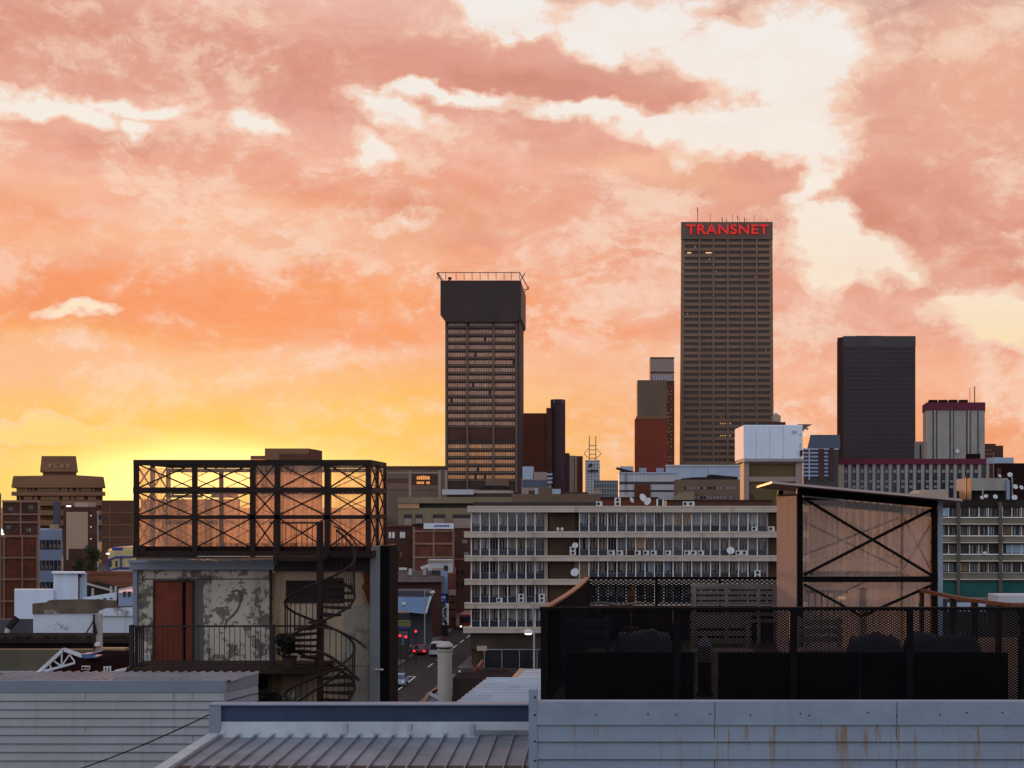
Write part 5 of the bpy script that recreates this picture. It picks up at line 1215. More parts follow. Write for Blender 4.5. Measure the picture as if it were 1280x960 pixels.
mb = MB(); mb.prism_z([(X(918.5,Y+15),Y+15),(X(929,Y),Y-1),(X(1002.5,Y),Y-1),(X(1002.5,Y+15),Y+15)], Z(574,Y), Z(531.5,Y), 'white_box'); mb.build('white_box', t, bevel=.15)
mb = MB(); mb.prism_z([(X(919.5,Y+14.5),Y+14.5),(X(930,Y),Y-1.2),(X(1003.3,Y),Y-1.2),(X(1003.3,Y+14),Y+14.5)], Z(577.2,Y), Z(574,Y), 'stone_grey'); mb.build('ledge', t)
for x0, x1 in ((929.5,936),(994,1003)): strip(t, 'pier', x0, x1, 577.4, 700, Y, 'pink_grey', .5, .48)
strip(t, 'floor_band', 936, 994, 596, 602, Y, 'pink_grey', .4, .38)
strip(t, 'floor_band', 936, 994, 577.4, 579.5, Y, 'pink_grey', .3, .28)
for x in (945,962,979): strip(t, 'seam', x, x+.35, 533, 573.5, Y-1, 'white_shade', .03, .06)
strip(t, 'vent', 990, 996, 538, 542, Y-1, 'white_shade', .1)
strip(t, 'door', 935, 942, 618, 632, Y, 'maroon_wall', .15)
MB().pp([(998,530.2),(1015.5,530.2),(1009,534),(1004,538),(998,538)], Y+2, 3, 'grey_brown').build('roof_bracket', t)
mb = MB()
for x, y in ((1004.5,537.5),(1010,535.5)): mb.lathe([(.1,Z(y+1.2,Y)),(.3,Z(y+.6,Y)),(.26,Z(y-.6,Y)),(.08,Z(y-1,Y))], X(x,Y), Y+1.5, 'dark_steel', 8)
for y in (543,555,559): mb.box(X(998.8,Y), X(999.7,Y), Y-1.12, Y-1, Z(y+1.6,Y), Z(y,Y), 'sign_black')
mb.box(X(999,Y), X(1002.2,Y), Y-1.5, Y-1, Z(570,Y), Z(563,Y), 'sign_black')
mb.build('wall_cameras', t)

Y = 262; t = thing('apartment_block', (X(1230,Y),Y+8,0), 'weathered olive apartment block with rows of dark barred windows', 'building')
apt = t
MB().box(X(1140,Y), X(1400,Y), Y+.3, Y+14, 0, Z(627,Y), 'shop_dark').build('wall', t)
MB().box(X(1140,Y), X(1400,Y), Y-.1, Y+14.2, Z(634,Y), Z(624.5,Y), 'dark_roof').build('roof_edge', t)
for k in range(4):
    y = 634+k*23
    strip(t, 'balcony_panel', 1140, 1400, y+13.2, y+20.6, Y, 'olive_panel', .6, .9)
    strip(t, 'sill', 1140, 1400, y+12.2, y+13.4, Y, 'frame_white' if k < 3 else 'stone_grey', .75, .9)
    strip(t, 'slab_edge', 1140, 1400, y+20.4, y+21.7, Y, 'cream_edge', .8, 1.1)
    for x0, x1 in ((1150,1175),(1177,1194.5),(1200,1247),(1253,1300)):
        n = max(2, int((x1-x0)/10)); mb = MB()
        for i in range(n):
            a = X(x0+(x1-x0)*i/n,Y); b = X(x0+(x1-x0)*(i+1)/n,Y)
            st = random.random()
            for q in range(4):
                xx = a+(b-a)*(q+.1)/4
                if st > .3 and random.random() < .75: mb.box(xx, xx+(b-a)*.12, Y+.1, Y+.2, Z(y+11.5,Y), Z(y+1.5,Y), random.choice(['blind_grey','blind_blue','blind_brown']))
            if st < .12: mb.box(a+.1, b-.1, Y+.12, Y+.22, Z(y+11,Y), Z(y+1,Y), random.choice(['blind_blue','blind_brown','blind_grey']))
            mb.box(a-.05, a+.05, Y-.05, Y+.15, Z(y+12.2,Y), Z(y+.5,Y), 'frame_white')
        mb.build('window_row', t)
    if k == 2: strip(t, 'curtain', 1258, 1295, y+1, y+11, Y, 'blind_blue', -.12, .05, 'pale blue curtains')
for x in (1196,1248.5): strip(t, 'pillar', x-1.5, x+2.5, 628, 800, Y, 'pillar_brown', .95, .9)
strip(t, 'hoarding', 1140, 1400, 725.7, 749, Y, 'green_hoarding', .4, .6, 'dark green ground floor hoarding')
strip(t, 'base_wall', 1140, 1400, 750, 800, Y, 'shop_dark', .2, .3)
mb = MB()
for i in range(12): x = 1180+i*9; mb.box(X(x,Y), X(x+4,Y), Y-.5, Y-.4, Z(728,Y), Z(726,Y), 'shop_dark')
mb.build('hoarding_vent', t)
MB().prism_z([(X(1199,Y+10),Y+10),(X(1216,Y),Y+1),(X(1216,Y+12),Y+12)], Z(625,Y), Z(598,Y), 'tan_light').build('roof_hut', t, 'left side of the roof hut coloured as sunlit')  # sunlight on this side comes from its warmer, paler colour
MB().box(X(1216,Y)+.02, X(1262,Y), Y+.9, Y+12, Z(613,Y), Z(597.5,Y), 'stone_grey').build('roof_hut', t, 'grey front of the roof hut')
MB().box(X(1217,Y), X(1258,Y), Y+2, Y+12, Z(624.5,Y), Z(613,Y), 'dark_roof').build('roof_hut', t, 'dark base of the roof hut')
MB().pp([(1147,617),(1152,613),(1165,612),(1184,611.5),(1186,625),(1147,625)], Y+1, 8, 'stone_warm').build('roof_mound', t)
for x in (1209,1229.5,1266.5): mb = MB(); mb.bar((X(x,Y),Y+.6,Z(625,Y)), (X(x,Y),Y+.6,Z(596 if x != 1229.5 else 612,Y)), .09, 'pole_concrete' if x > 1210 else 'dark_steel'); mb.build('roof_pole', t)
mb = MB(); mb.box(X(1259,Y), X(1263,Y), Y+.3, Y+.8, Z(625,Y), Z(600,Y), 'blue_grey'); mb.build('water_pipe', t)
Yd = Y+.2
for px, py, r, yw, lab in ((1227,622,.32,.2,'left dish of three on the apartment roof edge'),(1232.5,620.3,.36,-.3,'middle dish of three on the apartment roof edge'),(1244,621,.42,.1,'right dish of three on the apartment roof edge'),
    (1249.5,595,.3,.3,'small dish on top of the roof hut, left'),(1262.5,593.5,.45,-.2,'dish on top of the roof hut, right'),(1269,608.5,.46,.1,'upper dish on the mast at the right of the roof hut'),(1276.5,609.5,.42,.4,'dish nearest the right edge of the photo'),(1268,622,.5,-.1,'dish at the foot of the mast on the apartment roof'),(1229,691.5,.34,.2,'lone dish hanging on the facade below a window'),(1249.5,634.5,.26,0,'small dish on the pillar top under the roof edge')):
    make_dish((X(px,Yd),Yd-(1.0 if py > 630 else 0),Z(py,Yd)-.5), lab, r, yw, mast=.5)
Y = 150; t = thing('awning', (X(1270,Y),Y,Z(755,Y)), 'white flat awning roof in front of the green hoarding', 'awning')
MB().box(X(1248,Y), X(1340,Y), Y, Y+4, Z(753.5,Y), Z(744.5,Y), 'panel_white').build('fascia', t)
MB().box(X(1249,Y), X(1340,Y), Y+.5, Y+4, 0, Z(753.5,Y), 'shop_dark').build('wall', t)
Y = 200; t = thing('white_shopfront', (X(1205,Y),Y,0), 'pale shopfront panels under the green hoarding', 'shop')
MB().box(X(1178,Y), X(1260,Y), Y+.3, Y+4, 0, Z(749,Y), 'shop_dark').build('wall', t)
for x0, x1 in ((1184,1192),(1196,1213),(1220,1232)): strip(t, 'panel', x0, x1, 753, 764, Y+.3, 'white_shade', .1)
# ------------------------------------------------------------------ foreground left: clad roof building, cable
def siding(t, p0, p1, z_top, z_bot, pitch, m, joints=(), lap=.024):
    """lapped metal boards between two plan points; each board leans out to its lower edge"""
    a = Vector((*p0, 0)); b = Vector((*p1, 0)); d = (b-a).normalized(); nrm = Vector((d.y, -d.x, 0))
    if nrm.y > 0: nrm = -nrm
    mb = MB(); z = z_top
    while z > z_bot:
        z2 = z-pitch; o1 = nrm*.004; o2 = nrm*(.004+lap)
        A, B = a+o1, b+o1; A2, B2 = a+o2, b+o2
        v = [(A.x,A.y,z),(B.x,B.y,z),(B2.x,B2.y,z2+.004),(A2.x,A2.y,z2+.004),(A.x,A.y,z2+.004),(B.x,B.y,z2+.004)]
        mb.add(v, [(3,2,1,0),(4,5,2,3)], m); mb.add([(A2.x,A2.y+.001,z2+.012),(B2.x,B2.y+.001,z2+.012),(B2.x,B2.y-.0005,z2-.002),(A2.x,A2.y-.0005,z2-.002)], [(3,2,1,0)], 'dark_steel')  # dark strip along each lap stands in for its shadow line
        z = z2
    L_ = (b-a).length; z = z_top; r = 0
    for q, every in joints:
        z = z_top; r = 0
        while z > z_bot:
            if r % every == 0:
                c = a+d*q; o = nrm*.022
                mb.bar((c.x+o.x*.6,c.y+o.y*.6,z-.004), (c.x+o.x,c.y+o.y,z-pitch+.006), .0025, 'dark_steel')
            z -= pitch; r += 1
    return mb.build('siding', t)
Y = 30
zt = Z(850.5,Y); zc = Z(865.6,Y)
t = thing('clad_building', (X(120,Y),Y+.5,0), 'foreground building clad in pale grey lapped boards under a slate cap', 'building')
xr = X(281.5,Y); X0 = X(-40,Y)
c1 = (xr+.36, Y+1.3)
MB().prism_z([(X0,Y+.02),(xr-.01,Y+.02),(c1[0]-.01,c1[1]),(c1[0]-.2,Y+1.5),(X0,Y+1.5)], 0, zt-.06, 'dark_steel').build('core', t)
siding(t, (X0,Y), (xr,Y), zc, Z(1010,Y), .173, 'left_siding', ((X(107,Y)-X0,4),(X(217,Y)-X0,4),(X(241,Y)-X0,5)))
siding(t, (xr,Y), c1, zc, Z(1010,Y), .173, 'slate_metal')
mb = MB(); mb.prism_z([(X0,Y-.02),(xr+.01,Y-.02),(c1[0]+.02,c1[1]),(c1[0]-.03,c1[1]+.02),(xr-.02,Y+.03),(X0,Y+.03)], zc-.005, zt, 'left_cap'); mb.build('cap', t, bevel=.006)
mb = MB(); mb.bar((xr+.006,Y-.024,zt), (xr+.006,Y-.024,Z(1010,Y)), .018, 'left_cap'); mb.build('corner_trim', t)
mb = MB(); x = X0; n = 0   # ribbed roof sheet
zr = zt-.03
while x < xr-.05:
    a = x; b = x+.19; q = min(b, xr+.1)
    mb.add([(a,Y+.04,zr),(a+.12,Y+.04,zr),(a+.14,Y+.04,zr+.035),(a+.17,Y+.04,zr+.035),(b,Y+.04,zr),
            (a+.25,Y+1.5,zr+.02),(a+.37,Y+1.5,zr+.02),(a+.39,Y+1.5,zr+.055),(a+.42,Y+1.5,zr+.055),(b+.25,Y+1.5,zr+.02)],
           [(0,1,6,5),(1,2,7,6),(2,3,8,7),(3,4,9,8)], 'roof_metal'); x = b
mb.build('roof', t)
ca = [(-560,1000),(-330,1000)]
Y = 27; mb = MB(); pts = []
A = Vector(P(20,985,26)); B = Vector(P(262,893,24.1))
for i in range(21):
    u = i/20; p = A.lerp(B, u); p.z -= .28*4*u*(1-u)*.35; pts.append(tuple(p))
mb.tube(pts, .011, 'black_fabric', 6); single(mb, 'cable', tuple(B), 'thin black cable sagging across the pale grey cladding', 'cable')
for u, q in ((.53,1.0),(.93,.6)):
    p = A.lerp(B, u); p.z -= .28*4*u*(1-u)*.35
# ------------------------------------------------------------------ foreground centre: navy parapet and standing seam roof
Y = 24; t = thing('seamed_roof', (X(460,Y),Y-3,0), 'low metal roof with raised seams below a navy parapet', 'roof')
z0 = Z(920.5,Y)
MB().box(X(276,Y), X(672,Y), Y-12, Y, 0, z0-.03, 'dark_steel').build('body', t)
xs = X(278.5,Y); sp_ = (X(664,Y)-xs)/18
slope = .012
def zro(y): return z0-(Y-y)*slope
mb = MB(); mb.add([(xs-.05,Y-12,zro(Y-12)),(X(674,Y),Y-12,zro(Y-12)),(X(674,Y),Y,z0),(xs-.05,Y,z0)], [(0,1,2,3)], 'roof_metal')
mb.build('roof_sheet', t)
for i in range(19):
    x = xs+i*sp_; mb = MB(); h_ = .045
    mb.add([(x-.016,Y-12,zro(Y-12)),(x+.016,Y-12,zro(Y-12)),(x+.016,Y-.06,zro(Y-.06)),(x-.016,Y-.06,zro(Y-.06)),(x-.011,Y-12,zro(Y-12)+h_),(x+.011,Y-12,zro(Y-12)+h_),(x+.011,Y-.06,zro(Y-.06)+h_),(x-.011,Y-.06,zro(Y-.06)+h_)],
           [(0,1,5,4),(1,2,6,5),(2,3,7,6),(3,0,4,7),(4,5,6,7)], 'roof_metal')
    mb.box(x-.035, x+.035, Y-.09, Y-.02, zro(Y), zro(Y)+.065, 'zinc'); mb.build('seam', t)
mb = MB(); mb.flat((xs-.13,Y-12,zro(Y-12)+.06), (xs-.13,Y+.02,z0+.06), .2, .16, 'zinc'); mb.build('barge_board', t, bevel=.01)
t = thing('parapet', (X(465,Y),Y,z0), 'navy blue metal parapet with thin pale top edge and zinc flashing', 'parapet')
zp = Z(880.5,Y); zf_ = Z(902,Y)
MB().box(X(262,Y), X(672,Y), Y+.02, Y+.2, z0-2, zp-.012, 'navy_metal').build('band', t)
MB().box(X(262,Y), X(277,Y), Y-.05, Y+.02, Z(920,Y), zp-.012, 'left_cap').build('end_post', t, bevel=.006)
MB().box(X(261.5,Y), X(672,Y), Y-.06, Y+.24, zp-.012, zp+.012, 'slate_cap').build('coping', t, bevel=.004)
mb = MB(); mb.add([(X(276,Y),Y-.06,Z(918,Y)),(X(672,Y),Y-.06,Z(918,Y)),(X(672,Y),Y-.005,zf_),(X(276,Y),Y-.005,zf_),(X(276,Y),Y-.1,Z(921,Y)),(X(672,Y),Y-.1,Z(921,Y))], [(0,1,2,3),(4,5,1,0)], 'zinc')
for x in (588,430,510): mb.box(X(x,Y), X(x,Y)+.06, Y-.075, Y-.01, Z(918.5,Y), Z(904,Y), 'zinc')
mb.build('flashing', t)
mb = MB()
for i in range(8):
    a = .015+i*.004
mb.box(X(594,Y), X(664,Y), Y-.11, Y-.066, Z(918,Y), Z(912,Y), 'roof_metal'); mb.build('flashing', t, 'dull patched length of flashing')
# round flue
Y = 27; cx, cy = X(556,Y), Y; r_ = 9/F*Y
t = thing('flue', (cx,cy,Z(882,Y)-2), 'cream round flue pipe with conical cowl behind the navy parapet', 'flue')
zb = Z(882,Y)-2; mb = MB(); mb.lathe([(r_,zb),(r_,Z(814,Y))], cx, cy, 'flue', 28); mb.lathe([(r_+.006,Z(820,Y)),(r_+.006,Z(816.5,Y))], cx, cy, 'flue', 28)
mb.build('pipe', t, smooth=False)
for p in mb.f: pass
mb = MB(); mb.lathe([(r_*.98,Z(815.5,Y)),(r_*1.14,Z(813,Y)),(r_*1.14,Z(811.5,Y)),(r_*.8,Z(811,Y))], cx, cy, 'flue', 28); mb.build('collar', t)
mb = MB(); mb.lathe([(r_*.75,Z(812,Y)),(r_*.75,Z(808,Y))], cx, cy, 'dark_steel', 20); mb.build('neck', t)
mb = MB(); mb.lathe([(r_*1.0,Z(809.4,Y)),(r_*1.22,Z(808,Y)),(r_*1.22,Z(807,Y)),(r_*.72,Z(802.3,Y)),(.02,Z(801.8,Y))], cx, cy, 'flue', 28); mb.build('cowl', t)
# pale ribbed roofs and the small gable beyond the parapet
def ribbed(t, q, n, m, name='roof', h_=.05):
    """q: four plan corners (near-left, near-right, far-right, far-left) with z"""
    a, b, c, d_ = [Vector(v) for v in q]; mb = MB()
    for i in range(n):
        for u0, u1, e0, e1 in ((0,.6,0,0),(.6,.7,0,h_),(.7,.9,h_,h_),(.9,1,h_,0)):
            s0, s1 = (i+u0)/n, (i+u1)/n
            mb.add([a.lerp(d_,s0)+Vector((0,0,e0)), b.lerp(c,s0)+Vector((0,0,e0)), b.lerp(c,s1)+Vector((0,0,e1)), a.lerp(d_,s1)+Vector((0,0,e1))], [(0,1,2,3)], m)
    return mb.build(name, t)
zA = Z(882,26.6)
t = thing('ribbed_roof', (X(620,28),28.5,0), 'pale blue ribbed roof with weathered bands beside the flue', 'roof')
a = (X(568,26.6),26.6,zA); d_ = (X(609,30.4),30.4,zA+.02)
ribbed(t, (a, (X(676,26.6)+.1,26.6,zA), (X(676,26.6)+.1,30.4,zA+.02), d_), 9, 'pale_roof')
mb = MB(); mb.flat(a, d_, .1, .14, 'tan_light'); mb.build('barge_board', t)
MB().prism_z([(a[0]+.03,26.7),(X(676,26.6),26.7),(X(676,26.6),30.3),(d_[0]+.03,30.3)], 0, zA-.05, 'dark_roof').build('wall', t)
zB = Z(854,30.6)
t = thing('ribbed_roof', (X(655,31),32,0), 'smaller smooth pale blue roof higher up behind the ribbed one', 'roof')
a = (X(637,30.6),30.6,zB); d_ = (X(652,32.9),32.9,zB+.03)
ribbed(t, (a, (X(690,30.6),30.6,zB), (X(690,30.6),32.9,zB+.03), d_), 5, 'pale_roof', h_=.015)
mb = MB(); mb.flat((a[0],a[1],a[2]+.02), (d_[0],d_[1],d_[2]+.02), .09, .14, 'tan_light'); mb.build('barge_board', t)
MB().prism_z([(a[0]+.03,30.7),(X(690,30.6),30.7),(X(690,30.6),32.8),(d_[0]+.03,32.8)], 0, zB-.04, 'dark_roof').build('wall', t)
Y = 33; t = thing('small_gable', (X(535,Y),Y+.5,0), 'small steep gable roof just left of the flue', 'roof')
mb = MB(); mb.add([(X(525,Y),Y,Z(882,Y)),(X(536,Y),Y,Z(866,Y)),(X(536,Y)+.25,Y+2,Z(866,Y)),(X(520,Y),Y+2,Z(882,Y))], [(0,1,2,3)], 'dark_steel'); mb.add([(X(527,Y),Y-.02,Z(885,Y)),(X(536.5,Y),Y-.02,Z(867,Y)),(X(552,Y),Y,Z(875,Y)),(X(552,Y),Y,Z(890,Y))], [(0,3,2,1)], 'pale_roof'); mb.build('roof', t)
mb = MB(); mb.bar((X(526,Y),Y-.06,Z(884,Y)), (X(536,Y),Y-.06,Z(866.5,Y)), .04, 'tan_light'); mb.bar((X(536,Y),Y-.06,Z(866,Y)), (X(552,Y),Y-.06,Z(874,Y)), .03, 'zinc'); mb.build('barge_board', t)
MB().box(X(524,Y), X(556,Y), Y+.1, Y+2, 0, Z(884,Y), 'maroon_dark').build('wall', t)
Y = 60; t = thing('dark_flat_roof', (X(610,Y),Y+6,0), 'dark low flat roof with upstand behind the pale ribbed roof', 'roof')
MB().box(X(566,Y), X(672,Y), Y, Y+2.2, 0, Z(848,Y), 'dark_roof').build('wall', t)
MB().box(X(596,Y+9), X(634,Y+9), Y+9, Y+10, 0, Z(839,Y+9), 'dark_roof').build('upstand', t)
MB().pp([(585,848),(596,833),(598.5,833),(598.5,848)], Y+10, 3, 'maroon_wall').build('gable', t)
mb = MB(); mb.bar((X(574.5,70),70,0), (X(574.5,70),70,Z(838,70)), .05, 'white_plastic', 8); mb.box(X(572.7,70), X(576.3,70), 69.9, 70.1, Z(845,70), Z(840.5,70), 'white_plastic'); single(mb, 'gas_cylinder_post', (X(574.5,70),70,0), 'short white capped post near the dark flat roof', 'post')

# ------------------------------------------------------------------ rooftop house with cage, door, balcony and spiral stair
Y = 38; t = thing('rooftop_house', (X(318,Y),Y+1.5,Z(900,Y)), 'weathered plaster rooftop house with peeling wall and red door', 'house')
house = t
zt = Z(712,Y); zb = Z(960,Y)
MB().box(X(168,Y), X(252,Y), Y, Y+4, 0, zt, 'plaster_peeled').build('wall', t, 'dark peeling wall beside the door')
MB().box(X(252,Y), X(341,Y), Y-.008, Y+4, 0, zt, 'plaster_peeled').build('wall', t, 'wall with large pale peeled patches')
MB().box(X(341,Y), X(466,Y), Y-.014, Y+4, 0, zt, 'plaster_tan').build('wall', t, 'tan plaster wall behind the stair')
MB().box(X(430,Y), X(465.5,Y), Y-.03, Y, Z(890,Y), Z(757,Y), 'concrete_block').build('wall_panel', t, 'grey rendered panel with tied joint')
MB().box(X(242.5,Y), X(254,Y), Y-.02, Y, Z(840,Y), Z(724,Y), 'plaster_grey').build('jamb', t)
MB().box(X(430,Y), X(465.6,Y), Y-.035, Y-.028, Z(832.6,Y), Z(832,Y), 'dark_steel').build('joint', t)
mb = MB(); v = [(465.6,714),(453,716),(456,728),(452,733),(457,742),(459,752),(463,757),(465.6,757)]; mb.prism_y([(X(a,Y),Z(b,Y)) for a,b in v], Y-.024, Y-.015, 'rust_stain'); mb.build('rust_stain', t)
mb = MB(); random.seed(3)
cv = [(290,740),(297,737),(301,742),(301,752),(297,762),(290,770),(283,776),(281,785)]; mb.tube([(X(a,Y),Y-.03,Z(b,Y)) for a,b in cv], .022, 'plaster_grey', 6); mb.build('curled_mark', t, 'dark curled line on the peeled plaster')
# steel trim, columns
MB().box(X(165,Y), X(345,Y), Y-.22, Y+.1, Z(712,Y), Z(700.5,Y), 'left_cap').build('channel_beam', t, bevel=.01)
MB().box(X(164,Y), X(345,Y), Y-.26, Y-.2, Z(703,Y), Z(699.5,Y), 'slate_cap').build('flange', t)
MB().box(X(345,Y), X(466,Y), Y-.2, Y+.1, Z(713.5,Y), Z(696,Y), 'dark_steel').build('channel_beam', t)
MB().box(X(168,Y), X(173.4,Y), Y-.14, Y-.02, Z(790,Y), zt, 'left_cap').build('downpipe', t)
MB().box(X(464.5,Y), X(476.5,Y), Y-.3, Y-.04, 0, Z(682,Y), 'grey_column').build('column', t, 'pale grey steel column', bevel=.008)
MB().box(X(477,Y), X(488,Y), Y-.2, Y+1.5, 0, Z(682,Y), 'black_steel').build('column', t, 'black steel column')
MB().box(X(487,Y), X(493,Y+1), Y+.9, Y+1.3, 0, Z(690,Y), 'dark_steel').build('column', t)
mb = MB(); mb.bar((X(471,Y),Y-.3,Z(835.5,Y)), (X(482,Y),Y-.55,Z(834,Y)), .025, 'white_plastic', 8); mb.build('pipe_stub', t)
mb = MB(); mb.bar((X(339.5,Y),Y-.1,Z(706,Y)), (X(339.5,Y),Y-.1,Z(842,Y)), .035, 'dark_steel', 8); mb.build('downpipe', t)
MB().box(X(175,Y), X(341,Y), Y-.03, Y, Z(724.2,Y), Z(723.2,Y), 'dark_steel').build('conduit', t)
MB().box(X(341.5,Y), X(346.2,Y), Y-.12, Y-.02, Z(716,Y), Z(711,Y), 'tan_light').build('junction_box', t)
MB().box(X(182,Y), X(189.5,Y), Y-.1, Y-.005, Z(827.5,Y), Z(818.5,Y), 'pole_concrete').build('electrical_box', t)
MB().box(X(358,Y), X(430,Y), Y-.07, Y-.02, Z(753.5,Y), Z(725.5,Y), 'shutter').build('shutter', t)
mb = MB()
for i in range(9): mb.box(X(359,Y), X(429,Y), Y-.085, Y-.072, Z(729+i*2.7,Y), Z(727.4+i*2.7,Y), 'shutter')
mb.build('shutter_slats', t)
dr = MB(); dr.box(X(194.5,Y), X(228.5,Y), Y-.06, Y-.005, Z(838,Y), Z(727.5,Y), 'red_door')
for i in range(27): dr.box(X(196,Y), X(227,Y), Y-.075, Y-.06, Z(731.5+i*3.9,Y), Z(728.8+i*3.9,Y), 'red_door')
do = dr.build('door', t, 'red slatted timber door')
MB().box(X(229,Y), X(233,Y), Y-.03, Y-.005, Z(838,Y), Z(727.5,Y), 'black_steel').build('door_gap', t)
MB().box(X(233,Y), X(241,Y), Y-.05, Y-.005, Z(838,Y), Z(727.5,Y), 'red_door').build('door', t, 'narrow red side leaf')
mb = MB()
for a, b, c, d_ in ((192.5,194.3,726,838),(241,243,726,838),(192.5,243,725,727.4)): mb.box(X(a,Y), X(b,Y), Y-.09, Y-.002, Z(d_,Y), Z(c,Y), 'dark_wood')
mb.build('door_frame', t)
mb = MB(); mb.bar((X(231,Y),Y-.12,Z(786,Y)), (X(231,Y),Y-.12,Z(780,Y)), .02, 'black_steel', 6); mb.build('handle', do)
MB().box(X(160,36.5), X(405,36.5), 36.4, Y, Z(842,36.5), Z(833.5,36.5), 'terrace_wood').build('walkway', t)
MB().box(X(160,36.5), X(405,36.5), 36.36, 36.4, Z(841,36.5), Z(834.5,36.5), 'dark_wood').build('walkway_fascia', t)
MB().box(X(163,36.6), X(320,36.6), 36.7, Y+.5, 0, Z(842.5,36.6), 'maroon_dark').build('lower_wall', t)
# balcony railing
Y = 36.45; rt = thing('balcony_railing', (X(280,Y),Y,Z(834,Y)), 'dark iron balcony railing in front of the red door', 'railing')
mb = MB(); mb.bar((X(165,Y),Y,Z(783,Y)), (X(400,Y),Y,Z(782.5,Y)), .022, 'dark_steel'); mb.bar((X(165,Y),Y,Z(830.5,Y)), (X(400,Y),Y,Z(830.5,Y)), .018, 'dark_steel'); mb.build('rail', rt)
x = 171
while x < 342:
    mb = MB(); mb.bar((X(x,Y),Y,Z(832,Y)), (X(x,Y),Y,Z(783,Y)), .0085, 'dark_steel', 6); mb.build('baluster', rt); x += 6.45
for x in (164.5,341): mb = MB(); mb.bar((X(x,Y),Y,Z(836,Y)), (X(x,Y),Y,Z(781,Y)), .05, 'dark_steel'); mb.build('post', rt)
mb = MB()
for i in range(5): mb.box(X(167+i*2.4,Y), X(168.6+i*2.4,Y), Y+.1, Y+.13, Z(834,Y), Z(784,Y), 'dark_wood')
mb.build('side_screen', rt)

# steel cage with ribbed plastic sheets
Y = 37.0; D = 2.75; t = thing('plastic_clad_cage', (X(314,Y),Y+D/2,Z(697,Y)), 'rust dark steel cage clad in clear ribbed plastic glowing with sunset', 'rooftop cage')
zb = Z(697,Y); ztp = Z(577.3,Y)
xl, xr = X(169.5,Y), X(461,Y); yb = Y+D
px_f = (170.5,243.5,316,347,409,460.5)
for p in px_f:
    mb = MB(); mb.bar((X(p,Y),Y,zb), (X(p,Y),Y,ztp), .058 if p < 300 else .062, 'rusty_steel'); mb.build('post', t)
xb0 = xl+.03
back = [xb0, xb0+(xr-xb0)*.245, xb0+(xr-xb0)*.5, xb0+(xr-xb0)*.745, xr]
for x in back: mb = MB(); mb.bar((x,yb,zb), (x,yb,ztp-.1), .05, 'rusty_steel'); mb.build('post', t)
for y in (Y+D*.5,):
    for x in (xl+.02, xr): mb = MB(); mb.bar((x,y,zb), (x,y,ztp-.02), .05, 'rusty_steel'); mb.build('post', t)
for py, th in ((577.8,.06),(612.6,.068),(646.3,.05)):
    z = Z(py,Y)
    for a, b in (((xl-.03,Y-.012,z),(xr+.03,Y-.012,z)),((xb0,yb,z-.02),(xr,yb,z-.02)),((xl,Y,z),(xl+.03,yb,z)),((xr,Y,z),(xr,yb,z))):
        mb = MB(); mb.bar(a, b, th, 'rusty_steel'); mb.build('beam', t)
z = Z(585,Y); mb = MB(); mb.bar((xb0,yb-.02,z), (xr,yb-.02,z), .05, 'rusty_steel'); mb.build('beam', t)
mb = MB(); mb.box(xl-.06, xr+.06, Y-.03, Y+.12, zb, Z(689,Y), 'rusty_steel'); mb.box(xl-.06, xl+.24, Y-.025, Y+.1, Z(689,Y), Z(682,Y), 'rusty_steel'); mb.build('base_beam', t)
mb = MB(); mb.box(xr-.07, xr+.08, Y+.1, yb, zb, Z(689,Y), 'rusty_steel'); mb.build('base_beam', t)
lv = [(Z(580.5,Y),Z(610,Y)),(Z(615.5,Y),Z(644,Y)),(Z(648.5,Y),Z(684,Y))]
def cross(a, b, z1, z0, r_=.017):
    mb = MB(); mb.bar((*a,z1), (*b,z0), r_, 'rusty_steel'); mb.bar((*a,z0), (*b,z1), r_, 'rusty_steel'); mb.build('cross_brace', t)
for p, q in zip(px_f, px_f[1:]):
    for z1, z0 in lv: cross((X(p,Y)+.05,Y-.03), (X(q,Y)-.05,Y-.03), z1, z0)
for x in (xl+.01, xr+.05):
    for y0, y1 in ((Y+.05,Y+D/2-.05),(Y+D/2+.05,yb-.05)):
        for z1, z0 in lv: cross((x,y0), (x,y1), z1, z0, .015)
for x0, x1 in zip(back, back[1:]):
    for z1, z0 in lv: cross((x0+.05,yb-.07), (x1-.05,yb-.07), z1, z0, .011)
def sheet(a, b, z0, z1, m, parent, amp=.012, wl=.13, name='plastic_sheet', lab=None):
    a = Vector((*a,0)); b = Vector((*b,0)); d = b-a; n = max(8, int(d.length/wl*6)); u = Vector((-d.y,d.x,0)).normalized()
    vs = []
    for i in range(n+1):
        p = a.lerp(b, i/n)+u*amp*math.sin(2*math.pi*i/6)
        vs += [(p.x,p.y,z0),(p.x,p.y,z1)]
    mb = MB(); mb.add(vs, [(2*i,2*i+2,2*i+3,2*i+1) for i in range(n)], m)
    return mb.build(name, parent, lab, smooth=True)
sheet((xl+.02,Y+.085), (X(316,Y),Y+.085), Z(684,Y), Z(585,Y), 'polycarbonate', t)
sheet((X(316,Y)+.005,Y+.085), (xr,Y+.085), Z(684,Y), Z(582,Y), 'polycarbonate', t)
MB().box(xl, xr-.02, Y+.075, Y+.095, Z(694.5,Y), Z(683,Y), 'maroon_dark').build('base_panel', t)
sheet((xl+.06,Y+.1), (xl+.06,yb), Z(689,Y), Z(582,Y), 'polycarbonate', t)
sheet((xr-.01,Y+.1), (xr-.01,yb), Z(689,Y), Z(582,Y), 'polycarbonate', t)
sheet((back[1]-.12,yb+.06), (xr,yb+.06), Z(689,Y), Z(612,Y), 'polycarbonate', t)
sheet((back[2],yb+.07), (xr,yb+.07), Z(612,Y), Z(586,Y), 'polycarbonate', t)
MB().box(xl, xr, Y+.12, yb+.05, Z(697,Y), Z(694,Y), 'dark_wood').build('floor', t)
